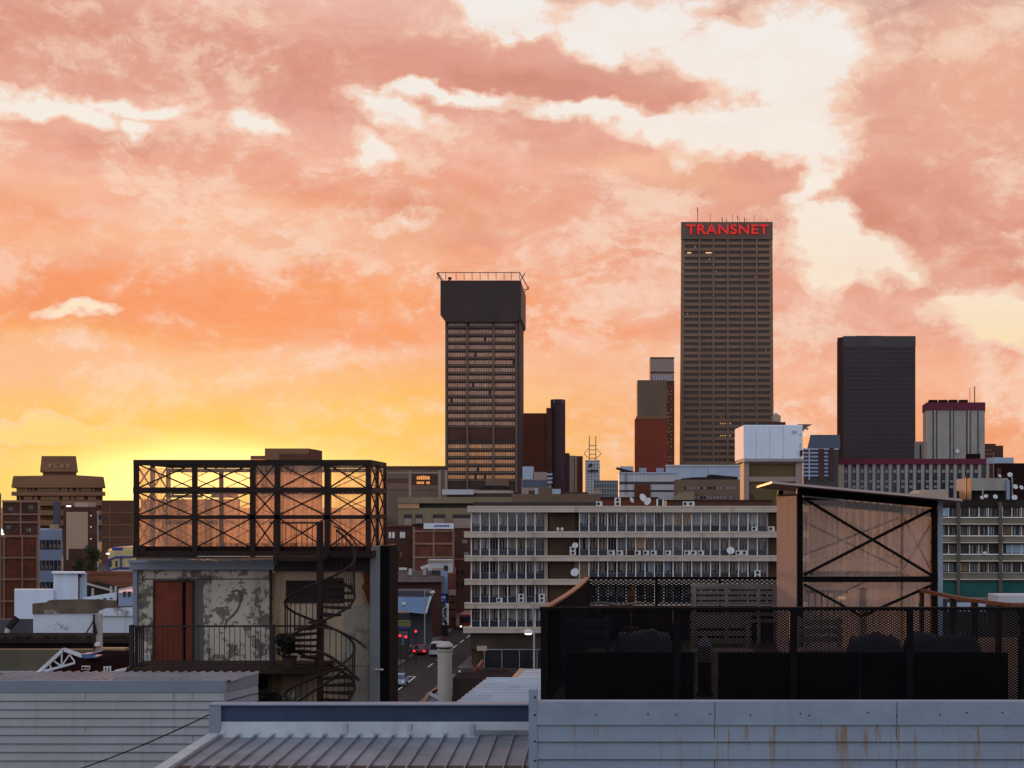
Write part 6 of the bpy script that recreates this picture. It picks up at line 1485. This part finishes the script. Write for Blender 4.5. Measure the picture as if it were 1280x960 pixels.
MB().box(xl+.1, xr, yb+.1, yb+.16, zb, Z(682,Y), 'maroon_dark').build('upstand', t, 'dark low wall along the back')
mb = MB(); mb.box(X(247,Y), X(345,Y), Y-.034, Y-.031, Z(696,Y), Z(694.8,Y), 'stone_warm'); mb.build('pale_edge', t)

# spiral stair
Y = 36.0; cx, cy = X(400,Y), Y; R_ = 43.0/F*Y; px2m = Y/F
t = thing('spiral_stair', (cx,cy,Z(900,Y)), 'dark iron spiral staircase winding up to the cage landing', 'staircase')
def zpix(py): return Z(py,Y)
mb = MB(); mb.bar((cx,cy,zpix(960)), (cx,cy,zpix(652)), 4.3*px2m, 'rusty_steel', 14); mb.build('pole', t)
def hel(th, r_, py): return (cx+r_*math.cos(th), cy-r_*math.sin(th), zpix(py))
def rail_py(th): return 700+57*th/math.pi
ths = [-.4*math.pi+i*.05*math.pi for i in range(76)]
mb = MB(); mb.tube([hel(a, R_, rail_py(a)-(14*(1-min(1,(a+.4*math.pi)/(.4*math.pi))) )) for a in ths], .03, 'rusty_steel', 7); mb.build('handrail', t)
mb = MB(); mb.tube([hel(a, R_, rail_py(a)+49) for a in ths], .03, 'rusty_steel', 6); mb.build('stringer', t)
n_st = 26
for i in range(n_st):
    th = -.4*math.pi+i*(3.75*math.pi/n_st); py = rail_py(th)+47; da = .27; mb = MB(); z = zpix(py)
    q = [(cx+.05*math.cos(th-da),cy-.05*math.sin(th-da)),(cx+R_*math.cos(th-da),cy-R_*math.sin(th-da)),(cx+R_*1.02*math.cos(th),cy-R_*1.02*math.sin(th)),(cx+R_*math.cos(th+da),cy-R_*math.sin(th+da)),(cx+.05*math.cos(th+da),cy-.05*math.sin(th+da))]
    mb.prism_z(q[::-1], z-.055, z, 'rusty_steel'); mb.build('tread', t)
nb = 62
for i in range(nb):
    th = -.4*math.pi+i*(3.75*math.pi/nb); mb = MB(); a = hel(th, R_, rail_py(th)+49); b = hel(th, R_, rail_py(th)-(14*(1-min(1,(th+.4*math.pi)/(.4*math.pi))))); mb.bar(a, b, .0105, 'rusty_steel', 5); mb.build('baluster', t)
# stray curved rails below
mb = MB(); mb.tube([(X(a,Y),Y-.9,Z(b,Y)) for a,b in ((403,781),(415,780.5),(427,783),(440,789),(453,796),(460,801),(463.5,805))], .03, 'rusty_steel', 7); mb.build('outer_rail', t, 'loose curved rail reaching to the right')
mb = MB(); mb.tube([(X(a,Y),Y-.95,Z(b,Y)) for a,b in ((404,808),(420,815),(438,827),(450,838),(457,845))], .04, 'rusty_steel', 7); mb.build('outer_rail', t, 'straight rail slanting down to the right')
mb = MB(); mb.tube([(X(a,Y),Y-.95,Z(b,Y)) for a,b in ((380,872),(400,858),(420,846),(440,830))], .03, 'rusty_steel', 7); mb.build('outer_rail', t, 'straight rail slanting up to the right')
# landing with guard
z = zpix(696); MB().box(X(343,Y), X(404,Y), Y-.1, Y+1.05, z-.1, z, 'rusty_steel').build('landing', t)
for p, w_ in ((345.5,4.6),(399.5,3.6)): mb = MB(); mb.bar((X(p,Y),Y-.1,zpix(706 if p < 350 else 700)), (X(p,Y),Y-.1,zpix(652)), w_*px2m/1.4*.7, 'rusty_steel'); mb.build('guard_post', t)
mb = MB(); mb.bar((X(338,Y),Y-.1,zpix(653.4)), (X(404,Y),Y-.1,zpix(653.4)), .02, 'rusty_steel'); mb.bar((X(345,Y),Y-.1,zpix(694)), (X(403,Y),Y-.1,zpix(694)), .015, 'rusty_steel'); mb.build('guard_rail', t)
for i in range(7): mb = MB(); p = 351.5+i*6.7; mb.bar((X(p,Y),Y-.1,zpix(695)), (X(p,Y),Y-.1,zpix(653.5)), .008, 'rusty_steel', 5); mb.build('guard_bar', t)
mb = MB(); mb.tube([(X(a,Y),Y+.6,Z(b,Y)) for a,b in ((412,658),(420,662),(429,668),(436,675),(441,682),(441.5,697))], .02, 'rusty_steel', 6); mb.build('handrail', t)
for p, q in ((418,661),(423.5,664),(428,667),(432.5,671.5),(437,676)): mb = MB(); mb.bar((X(p,Y),Y+.6,zpix(q)), (X(p,Y),Y+.6,zpix(697)), .008, 'rusty_steel', 5); mb.build('guard_bar', t)
# plants by the stair
def pot_plant(px, py_c, rpx, py_base, Yp, lab, cat='plant', n=420, m='leaf_dark'):
    c = P(px, py_c, Yp); r_ = rpx/F*Yp; zb = Z(py_base,Yp); t = thing('potted_shrub', (c[0],Yp,zb), lab, cat)
    mb = MB(); mb.lathe([(.14,zb),(.19,zb+.24),(.21,zb+.25),(.17,zb+.22)], c[0], Yp, 'dark_wood', 16); mb.build('pot', t)
    mb = MB(); mb.bar((c[0],Yp,zb+.2), (c[0],Yp,c[2]), .03, 'bark', 6, .015); mb.build('stem', t)
    mb = MB()
    for _ in range(9):
        a = random.uniform(0,6.28); q = random.uniform(.2,.62)*r_
        leaves(mb, c[0]+math.cos(a)*q*1.1, Yp+random.uniform(-.15,.15), c[2]+math.sin(a)*q*.9, r_*.42, r_*.42, r_*.36, n//9, .05, m, .05)
    mb.build('crown', t)
pot_plant(362, 806, 20, 833, 36.0, 'round dark shrub behind the balcony railing beside the spiral stair', n=900)
Y = 35.6; t = thing('spiky_plant', (X(362,Y),Y,Z(885,Y)), 'spiky pale plant in the dark corner under the walkway', 'plant')
mb = MB()
for i in range(46):
    a = random.uniform(0,math.pi*2); e = random.uniform(.25,1.25); L_ = random.uniform(.3,.62); b0 = Vector((X(364,Y),Y,Z(882,Y)))
    d = Vector((math.cos(a)*math.cos(e), math.sin(a)*math.cos(e), math.sin(e))); s = d.cross(Vector((0,0,1))).normalized()*.02
    tip = b0+d*L_-Vector((0,0,.1)); mid = b0+d*L_*.55
    mb.add([b0-s*.5,b0+s*.5,mid+s,mid-s], [(0,1,2,3)], 'olive_panel'); mb.add([mid-s,mid+s,tip], [(0,1,2)], 'olive_panel')
mb.build('leaves', t)
pot_plant(337, 872, 17, 892, 35.8, 'low dark bush in the shadow at the foot of the spiral stair', 'bush', 500)
# ------------------------------------------------------------------ foreground right: clad wall
Y = 16; zt = Z(877.3,Y); zc = Z(905,Y)
t = thing('clad_wall', (X(970,Y),Y,Z(877.3,Y)), 'slate blue metal clad wall with rust runs along the bottom right', 'wall')
x0 = X(671,Y); x1 = 8.6
MB().box(x0, x1, Y+.02, Y+.12, 0, zt-.01, 'dark_steel').build('core', t)
siding(t, (x0,Y), (x1,Y), zc, Z(1012,Y), .1905, 'rusty_siding', ((X(893,Y)-x0,2),(X(1120,Y)-x0,2)), lap=.022)
mb = MB(); mb.box(x0-.02, x1, Y-.03, Y+.02, zc-.008, zt, 'slate_cap'); mb.box(x0-.02, x1, Y-.03, Y+.14, zt, zt+.006, 'slate_cap')
mb.build('cap', t, bevel=.003)
for x in (893,1120): mb = MB(); mb.box(X(x,Y), X(x,Y)+.006, Y-.033, Y-.029, zc, zt-.002, 'dark_steel'); mb.build('cap_joint', t)
mb = MB(); random.seed(11)
for x in (745,808,845,889,937,1002,1013,1083,1118,1173,1209,1252):
    cxx = X(x,Y)+random.uniform(-.02,.02); zz = Z(892+random.uniform(-2,2.5),Y); mb.prism_y([(cxx+.009*math.cos(a*.785), zz+.009*math.sin(a*.785)) for a in range(8)], Y-.036, Y-.0295, 'dark_steel')
mb.build('rivets', t)
MB().box(X(661,Y), X(671.5,Y), Y-.04, Y+.12, 0, Z(861.5,Y), 'slate_metal').build('corner_post', t, bevel=.006)
mb = MB()
for y in (871,893,926,950): mb.prism_y([(X(669,Y)+.012*math.cos(a*.785), Z(y,Y)+.012*math.sin(a*.785)) for a in range(8)], Y-.046, Y-.0395, 'dark_steel')
mb.build('post_bolts', t)
MB().box(X(664,Y), 8.6, Y+.13, 27.9, 0, Z(877,19)-.05, 'dark_steel').build('lower_storey', t)

# ------------------------------------------------------------------ roof terrace: floor, mesh fences
zfl = Z(877,19); ztop = Z(758.5,19)
o = MB(); o.prism_z([(-.64,16.3),(8.6,16.3),(8.6,28.2),(-.1,28.2),(-.62,19)], zfl-.048, zfl, 'dark_wood'); structure(o, 'terrace_floor')
def diamond(a, b, z0, z1, w_, h_, r_, m, name, parent):
    """expanded metal: slanted strands crossing in diamonds, real wire"""
    a = Vector((*a,0)); b = Vector((*b,0)); L_ = (b-a).length; d = (b-a)/L_; nrm = Vector((d.y,-d.x,0))
    mb = MB(); k = mb.mi(m); H_ = z1-z0; s = h_/w_
    def seg(u0, v0, u1, v1, off):
        dx, dz = u1-u0, v1-v0; l = math.hypot(dx,dz)
        if l < 1e-4: return
        nx, nz = -dz/l*r_, dx/l*r_
        pts = [(u0+nx,v0+nz),(u0-nx,v0-nz),(u1-nx,v1-nz),(u1+nx,v1+nz)]
        vs = [tuple(a+d*p[0]+nrm*off+Vector((0,0,z0+p[1]))) for p in pts] + [tuple(a+d*p[0]+nrm*(off+.005)+Vector((0,0,z0+p[1]))) for p in pts]
        mb.add(vs, [(0,1,2,3),(7,6,5,4),(0,3,7,4),(1,5,6,2)], m)
    u = -H_/s
    while u < L_:
        a0 = max(0,u); a1 = min(L_, u+H_/s)
        if a1 > a0: seg(a0, (a0-u)*s, a1, (a1-u)*s, 0); seg(a0, H_-(a0-u)*s, a1, H_-(a1-u)*s, .006)
        u += w_
    o = mb.build(name, parent); return o
Y = 19; A = (X(676.5,Y),Y); B = (8.6,Y)
t = thing('mesh_fence', (3,Y,zfl), 'near black diamond mesh fence along the front of the roof terrace', 'fence')
MB().box(A[0]-.02, B[0], Y-.04, Y+.03, Z(763,Y), ztop, 'black_steel').build('top_rail', t)
MB().box(A[0]-.02, B[0], Y-.045, Y-.038, Z(759.6,Y), ztop+.003, 'rusty_steel').build('rail_edge', t)
for x0, x1 in ((676,685),(841,851),(987,996),(1132,1141),(1274,1282),(1430,1440),(1570,1578)): MB().box(X(x0,Y), X(x1,Y), Y-.035, Y+.045, zfl-.04, Z(760,Y), 'black_steel').build('post', t)
for x0, x1 in ((685,841),(851,987),(996,1132),(1141,1274),(1282,1430),(1440,1570)):
    diamond((X(x0,Y),Y), (X(x1,Y),Y), Z(877,Y), Z(763,Y), .054, .035, .0062, 'black_steel', 'mesh_panel', t)
for x0, x1 in ((706,868),(898,1075),(1077,1262)):
    MB().box(X(x0,Y), X(x1,Y), Y+.06, Y+.075, zfl, Z(816,Y), 'black_fabric').build('screen_cloth', t)
MB().box(X(676,Y), X(700,Y), Y+.06, Y+.07, Z(850,Y), Z(760,Y), 'black_fabric').build('screen_cloth', t)
# left side rail, dipping flat bar with sunset light in its colour, with close vertical bars
t = thing('side_rail', (X(700,22),23,zfl), 'sunset coloured flat rail with dark bars along the left terrace edge', 'railing')
zS = Z(759,19); path = []
a = Vector((X(681,19),19.05,zS)); b = Vector((X(734,27.2),27.2,Z(721.5,27.2)))
for i in range(13):
    u = i/12; p = a.lerp(b, u); p.x += .1*4*u*(1-u)*.55; path.append(p)
mb = MB()
for p, q in zip(path, path[1:]): mb.flat(p, q, .085, .03, 'sunset_rail')
mb.build('rail', t)
for i in range(1, 30):
    u = i/30; k = u*12; j = int(k); p = path[j].lerp(path[min(12,j+1)], k-j); mb = MB(); mb.bar((p.x,p.y,zfl), (p.x,p.y,p.z-.03), .018, 'black_steel'); mb.build('bar', t)
mb = MB(); mb.add([tuple(Vector(p)+Vector((.05,0,-.05))) for p in path]+[(p.x+.05,p.y,zfl) for p in path[::-1]], [tuple(range(26))], 'black_fabric'); mb.build('screen_cloth', t)
# back fence
Y = 27.5; zk = Z(721,Y)
t = thing('mesh_fence', (X(850,Y),Y,zfl), 'diamond mesh fence at the back of the terrace below the office slab', 'fence')
MB().box(X(733,Y), X(1000,Y), Y-.03, Y+.03, Z(724.5,Y), zk, 'black_steel').build('top_rail', t)
for x in (734.5,820,899,980): MB().box(X(x-1.6,Y), X(x+2,Y), Y-.03, Y+.035, zfl, zk, 'black_steel').build('post', t)
for x0, x1 in ((737,818),(822,897),(901,978)): diamond((X(x0,Y),Y), (X(x1,Y),Y), Z(756,Y), Z(724.5,Y), .092, .056, .012, 'black_steel', 'mesh_panel', t)
MB().box(X(737,Y), X(1000,Y), Y-.02, Y+.02, zfl, Z(757,Y), 'black_fabric').build('screen_cloth', t)
mb = MB(); mb.box(X(730.5,27.3), X(733,27.3), 27.25, 27.32, Z(757,27.3), Z(722,27.3), 'white_plastic')
for y in (730,737,745): mb.box(X(730.2,27.3), X(733.2,27.3), 27.24, 27.25, Z(y+3,27.3), Z(y,27.3), 'sign_black')
single(mb, 'gauge_board', (X(732,27.3),27.3,Z(757,27.3)), 'narrow white strip with dark marks on the back fence post', 'marker strip')
# right side rail
t = thing('side_rail', (5.5,21,zfl), 'rust brown flat rail sagging along the right terrace edge', 'railing')
a = Vector((X(1152,22.8),22.8,Z(736,22.8))); b = Vector((6.05,19.0,Z(757,19))); path = []
for i in range(13):
    u = i/12; p = a.lerp(b, u); p.z -= .055*4*u*(1-u); path.append(p)
mb = MB()
for p, q in zip(path, path[1:]): mb.flat(p, q, .06, .05, 'sunset_rail')
mb.build('rail', t)
for u in (.02,.26,.42,.6,.8): k = u*12; p = path[int(k)]; mb = MB(); mb.bar((p.x,p.y,zfl), (p.x,p.y,p.z-.05), .035, 'rusty_steel'); mb.build('post', t)

# plastic clad stair head on the terrace
Y = 23.5; t = thing('plastic_clad_cabin', (X(1087,Y),24.7,zfl), 'pink plastic clad cabin with tilted roof sheet on the terrace', 'cabin')
zf_ = zfl; xl, xr = X(998,Y), X(1171,Y); Yb = 26.0
def zroof(x): return Z(609.5,Y)+(x-xl)/(xr-xl)*(Z(625.5,Y)-Z(609.5,Y))
for x, y in ((xl+.02,Y),(xr-.05,Y),(xl+.03,Yb),(xr-.02,Yb)): mb = MB(); mb.bar((x,y,zf_), (x,y,zroof(x)-.02), .045, 'black_steel'); mb.build('post', t)
MB().box(X(1172,Y), X(1178,Y), Y-.03, Y+.1, zf_, Z(624,Y), 'slate_cap').build('corner_flashing', t)
mb = MB(); mb.bar((xl,Y-.01,zroof(xl)-.06), (xr,Y-.01,zroof(xr)-.06), .06, 'black_steel'); mb.build('top_beam', t)
mb = MB(); mb.bar((xl,Yb,zroof(xl)-.16), (xr,Yb,zroof(xr)-.16), .06, 'black_steel'); mb.build('top_beam', t)
MB().box(xl, xr, Y-.05, Y+.03, Z(727.5,Y), Z(720.5,Y), 'black_steel').build('mid_beam', t)
MB().box(xl, xr, Yb-.03, Yb+.03, Z(727.5,Y)-.02, Z(721.5,Y)-.02, 'black_steel').build('mid_beam', t)
MB().box(xl-.01, xl+.05, Y, Yb, Z(727.5,Y), Z(721.5,Y), 'black_steel').build('mid_beam', t); MB().box(xr-.06, xr, Y, Yb, Z(727.5,Y), Z(721.5,Y), 'black_steel').build('mid_beam', t)
def brace(p, q, r_): mb = MB(); mb.bar(p, q, r_, 'black_steel'); mb.build('brace', t)
za, zb_ = zroof(xl)-.16, Z(720,Y)
brace((xl+.08,Y-.04,zroof(xl)-.17), (xr-.08,Y-.04,Z(719.5,Y)), .021); brace((xl+.08,Y-.035,Z(718.5,Y)), (xr-.08,Y-.035,zroof(xr)-.14), .021)
brace((xl+.08,Y-.04,Z(730,Y)), (xl+1.0,Y-.04,Z(770,Y)), .02); brace((xr-.05,Y-.04,Z(730,Y)), (xr-1.2,Y-.04,Z(770,Y)), .02)
brace((xl+.12,Yb-.05,zroof(xl)-.42), (xr-.1,Yb-.05,Z(718,Y)), .016); brace((xl+.12,Yb-.05,Z(710,Y)), (xr-.1,Yb-.05,zroof(xr)-.3), .016)
brace((xr-.03,Y+.1,zroof(xr)-.3), (xr-.03,Yb-.1,Z(719,Y)), .016); brace((xr-.03,Yb-.1,zroof(xr)-.3), (xr-.03,Y+.1,Z(719,Y)), .016)
brace((xr-.5,Yb-.05,Z(730,Y)), (xl+.9,Yb-.05,Z(760,Y)), .014)
sheet((xl,Y+.06), (xr,Y+.06), zf_, Z(625,Y), 'polycarbonate_thin', t, .01, .09)
sheet((xl-.02,Y-.02), (xl-.02,Yb), zf_, zroof(xl)-.1, 'polycarbonate_milky', t, .025, .15, lab='ribbed side sheet catching orange light')
sheet((xl,Yb+.06), (xr,Yb+.06), zf_, Z(632,Y), 'polycarbonate_thin', t, .01, .09)
sheet((xr-.02,Y+.05), (xr-.02,Yb), zf_, Z(632,Y), 'polycarbonate_milky', t, .01, .09)
mb = MB(); q = [P(965,601.5,22.7), P(1203,623.6,22.7), P(1150,625.5,27), P(946,607.5,27)]
mb.add(q+[(x,y,z-.035) for x,y,z in q], [(0,1,2,3),(7,6,5,4),(0,4,5,1),(1,5,6,2),(2,6,7,3),(3,7,4,0)], 'canopy_pale'); mb.build('roof_sheet', t)
mb = MB()
for i in range(12):
    x = xl-.02; y = Y+i*.2; mb.lathe([(.012,zroof(xl)-.13),(.022,zroof(xl)-.115),(.012,zroof(xl)-.1)], x-.03, y, 'sunset_rail', 6)
mb.build('roof_screws', t)
MB().box(X(1000,Yb), X(1050,Yb), 25.2, 25.25, Z(742,25.2), Z(737.5,25.2), 'black_steel').build('inner_guard_rail', t)
for i in range(7): mb = MB(); xx = X(1003+i*8,25.2); mb.bar((xx,25.22,zf_), (xx,25.22,Z(738,25.2)), .012, 'black_steel'); mb.build('inner_guard_bar', t)
MB().box(X(1074,25.2), X(1083,25.2), 25.18, 25.3, zf_, Z(735,25.2), 'black_steel').build('inner_post', t)
mb = MB(); mb.lathe([(.02,Z(749.5,25)),(.07,Z(748,25)),(.05,Z(746,25)),(.01,Z(745,25))], X(1052,25), 25.0, 'lit_pane', 12); mb.build('inner_lamp', t)

# terrace furniture seen through the mesh
def slat_box(name, lab, cat, px0, px1, py0, Yf, depth, m, slats=4, back=True):
    x0, x1 = X(px0,Yf), X(px1,Yf); zt = Z(py0,Yf); t = thing(name, ((x0+x1)/2,Yf+depth/2,zfl), lab, cat); seat = zfl+.42
    for i in range(4): mb = MB(); yy = Yf+depth*(i+.05)/4; mb.box(x0, x1, yy, yy+depth*.2, seat-.04, seat, m); mb.build('seat_slat', t)
    if back:
        n = slats
        for i in range(n): mb = MB(); z0 = seat+.06+(zt-seat-.06)*i/n; mb.box(x0, x1, Yf+depth, Yf+depth+.03, z0, z0+(zt-seat)/n*.6, m); mb.build('back_slat', t)
    for xx in (x0+.03, x1-.09):
        for yy in (Yf+.02, Yf+depth-.04): mb = MB(); mb.box(xx, xx+.06, yy, yy+.06, zfl, (zt if yy > Yf+.1 and back else seat-.04), m); mb.build('leg', t)
    return t
slat_box('bench', 'dark slatted bench behind the left part of the mesh fence', 'bench', 700, 765, 774, 20.6, .6, 'dark_cover', 3)
slat_box('bench', 'pinkish timber slatted bench behind the middle of the mesh fence', 'bench', 866, 945, 770, 21.2, .6, 'timber', 4)
slat_box('bench', 'timber slatted bench right of the middle fence post', 'bench', 1000, 1062, 775, 21.4, .6, 'timber', 3)
t = slat_box('slatted_screen', 'grey slatted timber screen at the back of the terrace by the cabin', 'screen', 865, 975, 731, 26.9, .3, 'grey_timber', 6)
for x in (866,906,946): MB().box(X(x,26.8), X(x+4,26.8), 26.75, 26.8, zfl, Z(730,26.8), 'grey_timber').build('upright', t)
MB().box(X(865,26.8), X(976,26.8), 26.74, 26.8, Z(733.5,26.8), Z(729.5,26.8), 'grey_timber').build('top_board', t)
def covered(name, lab, px0, px1, py0, Yf, depth, m='dark_cover', seed=1):
    random.seed(seed); x0, x1 = X(px0,Yf), X(px1,Yf); zt = Z(py0,Yf); nx, ny = 22, 8; vs = []; fs = []
    for j in range(ny+1):
        for i in range(nx+1):
            u, v = i/nx, j/ny; e = min(1, min(u,1-u)*9)*min(1, min(v,1-v)*5)
            z = zfl+(zt-zfl)*(e**.3)*(.92+.04*math.sin(u*11+seed)+random.uniform(-.03,.03))
            vs.append((x0+(x1-x0)*u, Yf+depth*v, z))
    for j in range(ny):
        for i in range(nx): a = j*(nx+1)+i; fs.append((a,a+1,a+nx+2,a+nx+1))
    mb = MB(); mb.add(vs, fs, m); return single(mb, name, ((x0+x1)/2,Yf+depth/2,zfl), lab, 'cover', smooth=True)
covered('covered_furniture', 'low mound of dark covered furniture right of the centre post', 1066, 1134, 792, 20.4, .8, seed=2)
covered('covered_furniture', 'long heap under a dark blue cover near the right fence end', 1136, 1236, 793, 20.5, .9, seed=5)
covered('covered_furniture', 'dark blue covered box between left post and timber bench', 768, 846, 788, 20.8, .9, seed=8)
Y = 26.6; mb = MB(); pts = [(X(738+i*4,Y),Y,Z(755-1.4*math.sin(i*.5),Y)) for i in range(17)]; mb.tube(pts, .03, 'timber', 6); single(mb, 'log', (X(770,Y),Y,Z(756,Y)), 'long thin curved timber lying along the back fence', 'timber')
t = thing('potted_shrub', (X(789,26.8),26.8,zfl), 'reddish brown dried plant at the back fence', 'plant'); mb = MB(); c = P(789,745,26.8)
mb.lathe([(.12,zfl),(.16,zfl+.3),(.13,zfl+.28)], c[0], 26.8, 'dark_wood', 12); mb.build('pot', t); mb = MB(); leaves(mb, c[0], 26.8, c[2], .07, .07, .17, 160, .035, 'rust_roof', .05); mb.bar((c[0],26.8,zfl+.2),(c[0],26.8,c[2]),.015,'bark',5); mb.build('crown', t)
mb = MB(); c = P(881,838,19.6); c = (c[0], 19.6, 0); zz = zfl
mb.lathe([(.1,zz),(.12,zz+.03),(.09,zz+.06),(.09,zz+.42),(.1,zz+.44)], c[0], 19.6, 'black_steel', 14); mb.lathe([(.085,zz+.46),(.1,zz+.48),(.1,zz+.66),(.05,zz+.74),(.015,zz+.8)], c[0], 19.6, 'dish_dark', 14)
single(mb, 'lantern', (c[0],19.6,zz), 'dark standing lantern in the gap between black screen cloths', 'lantern')
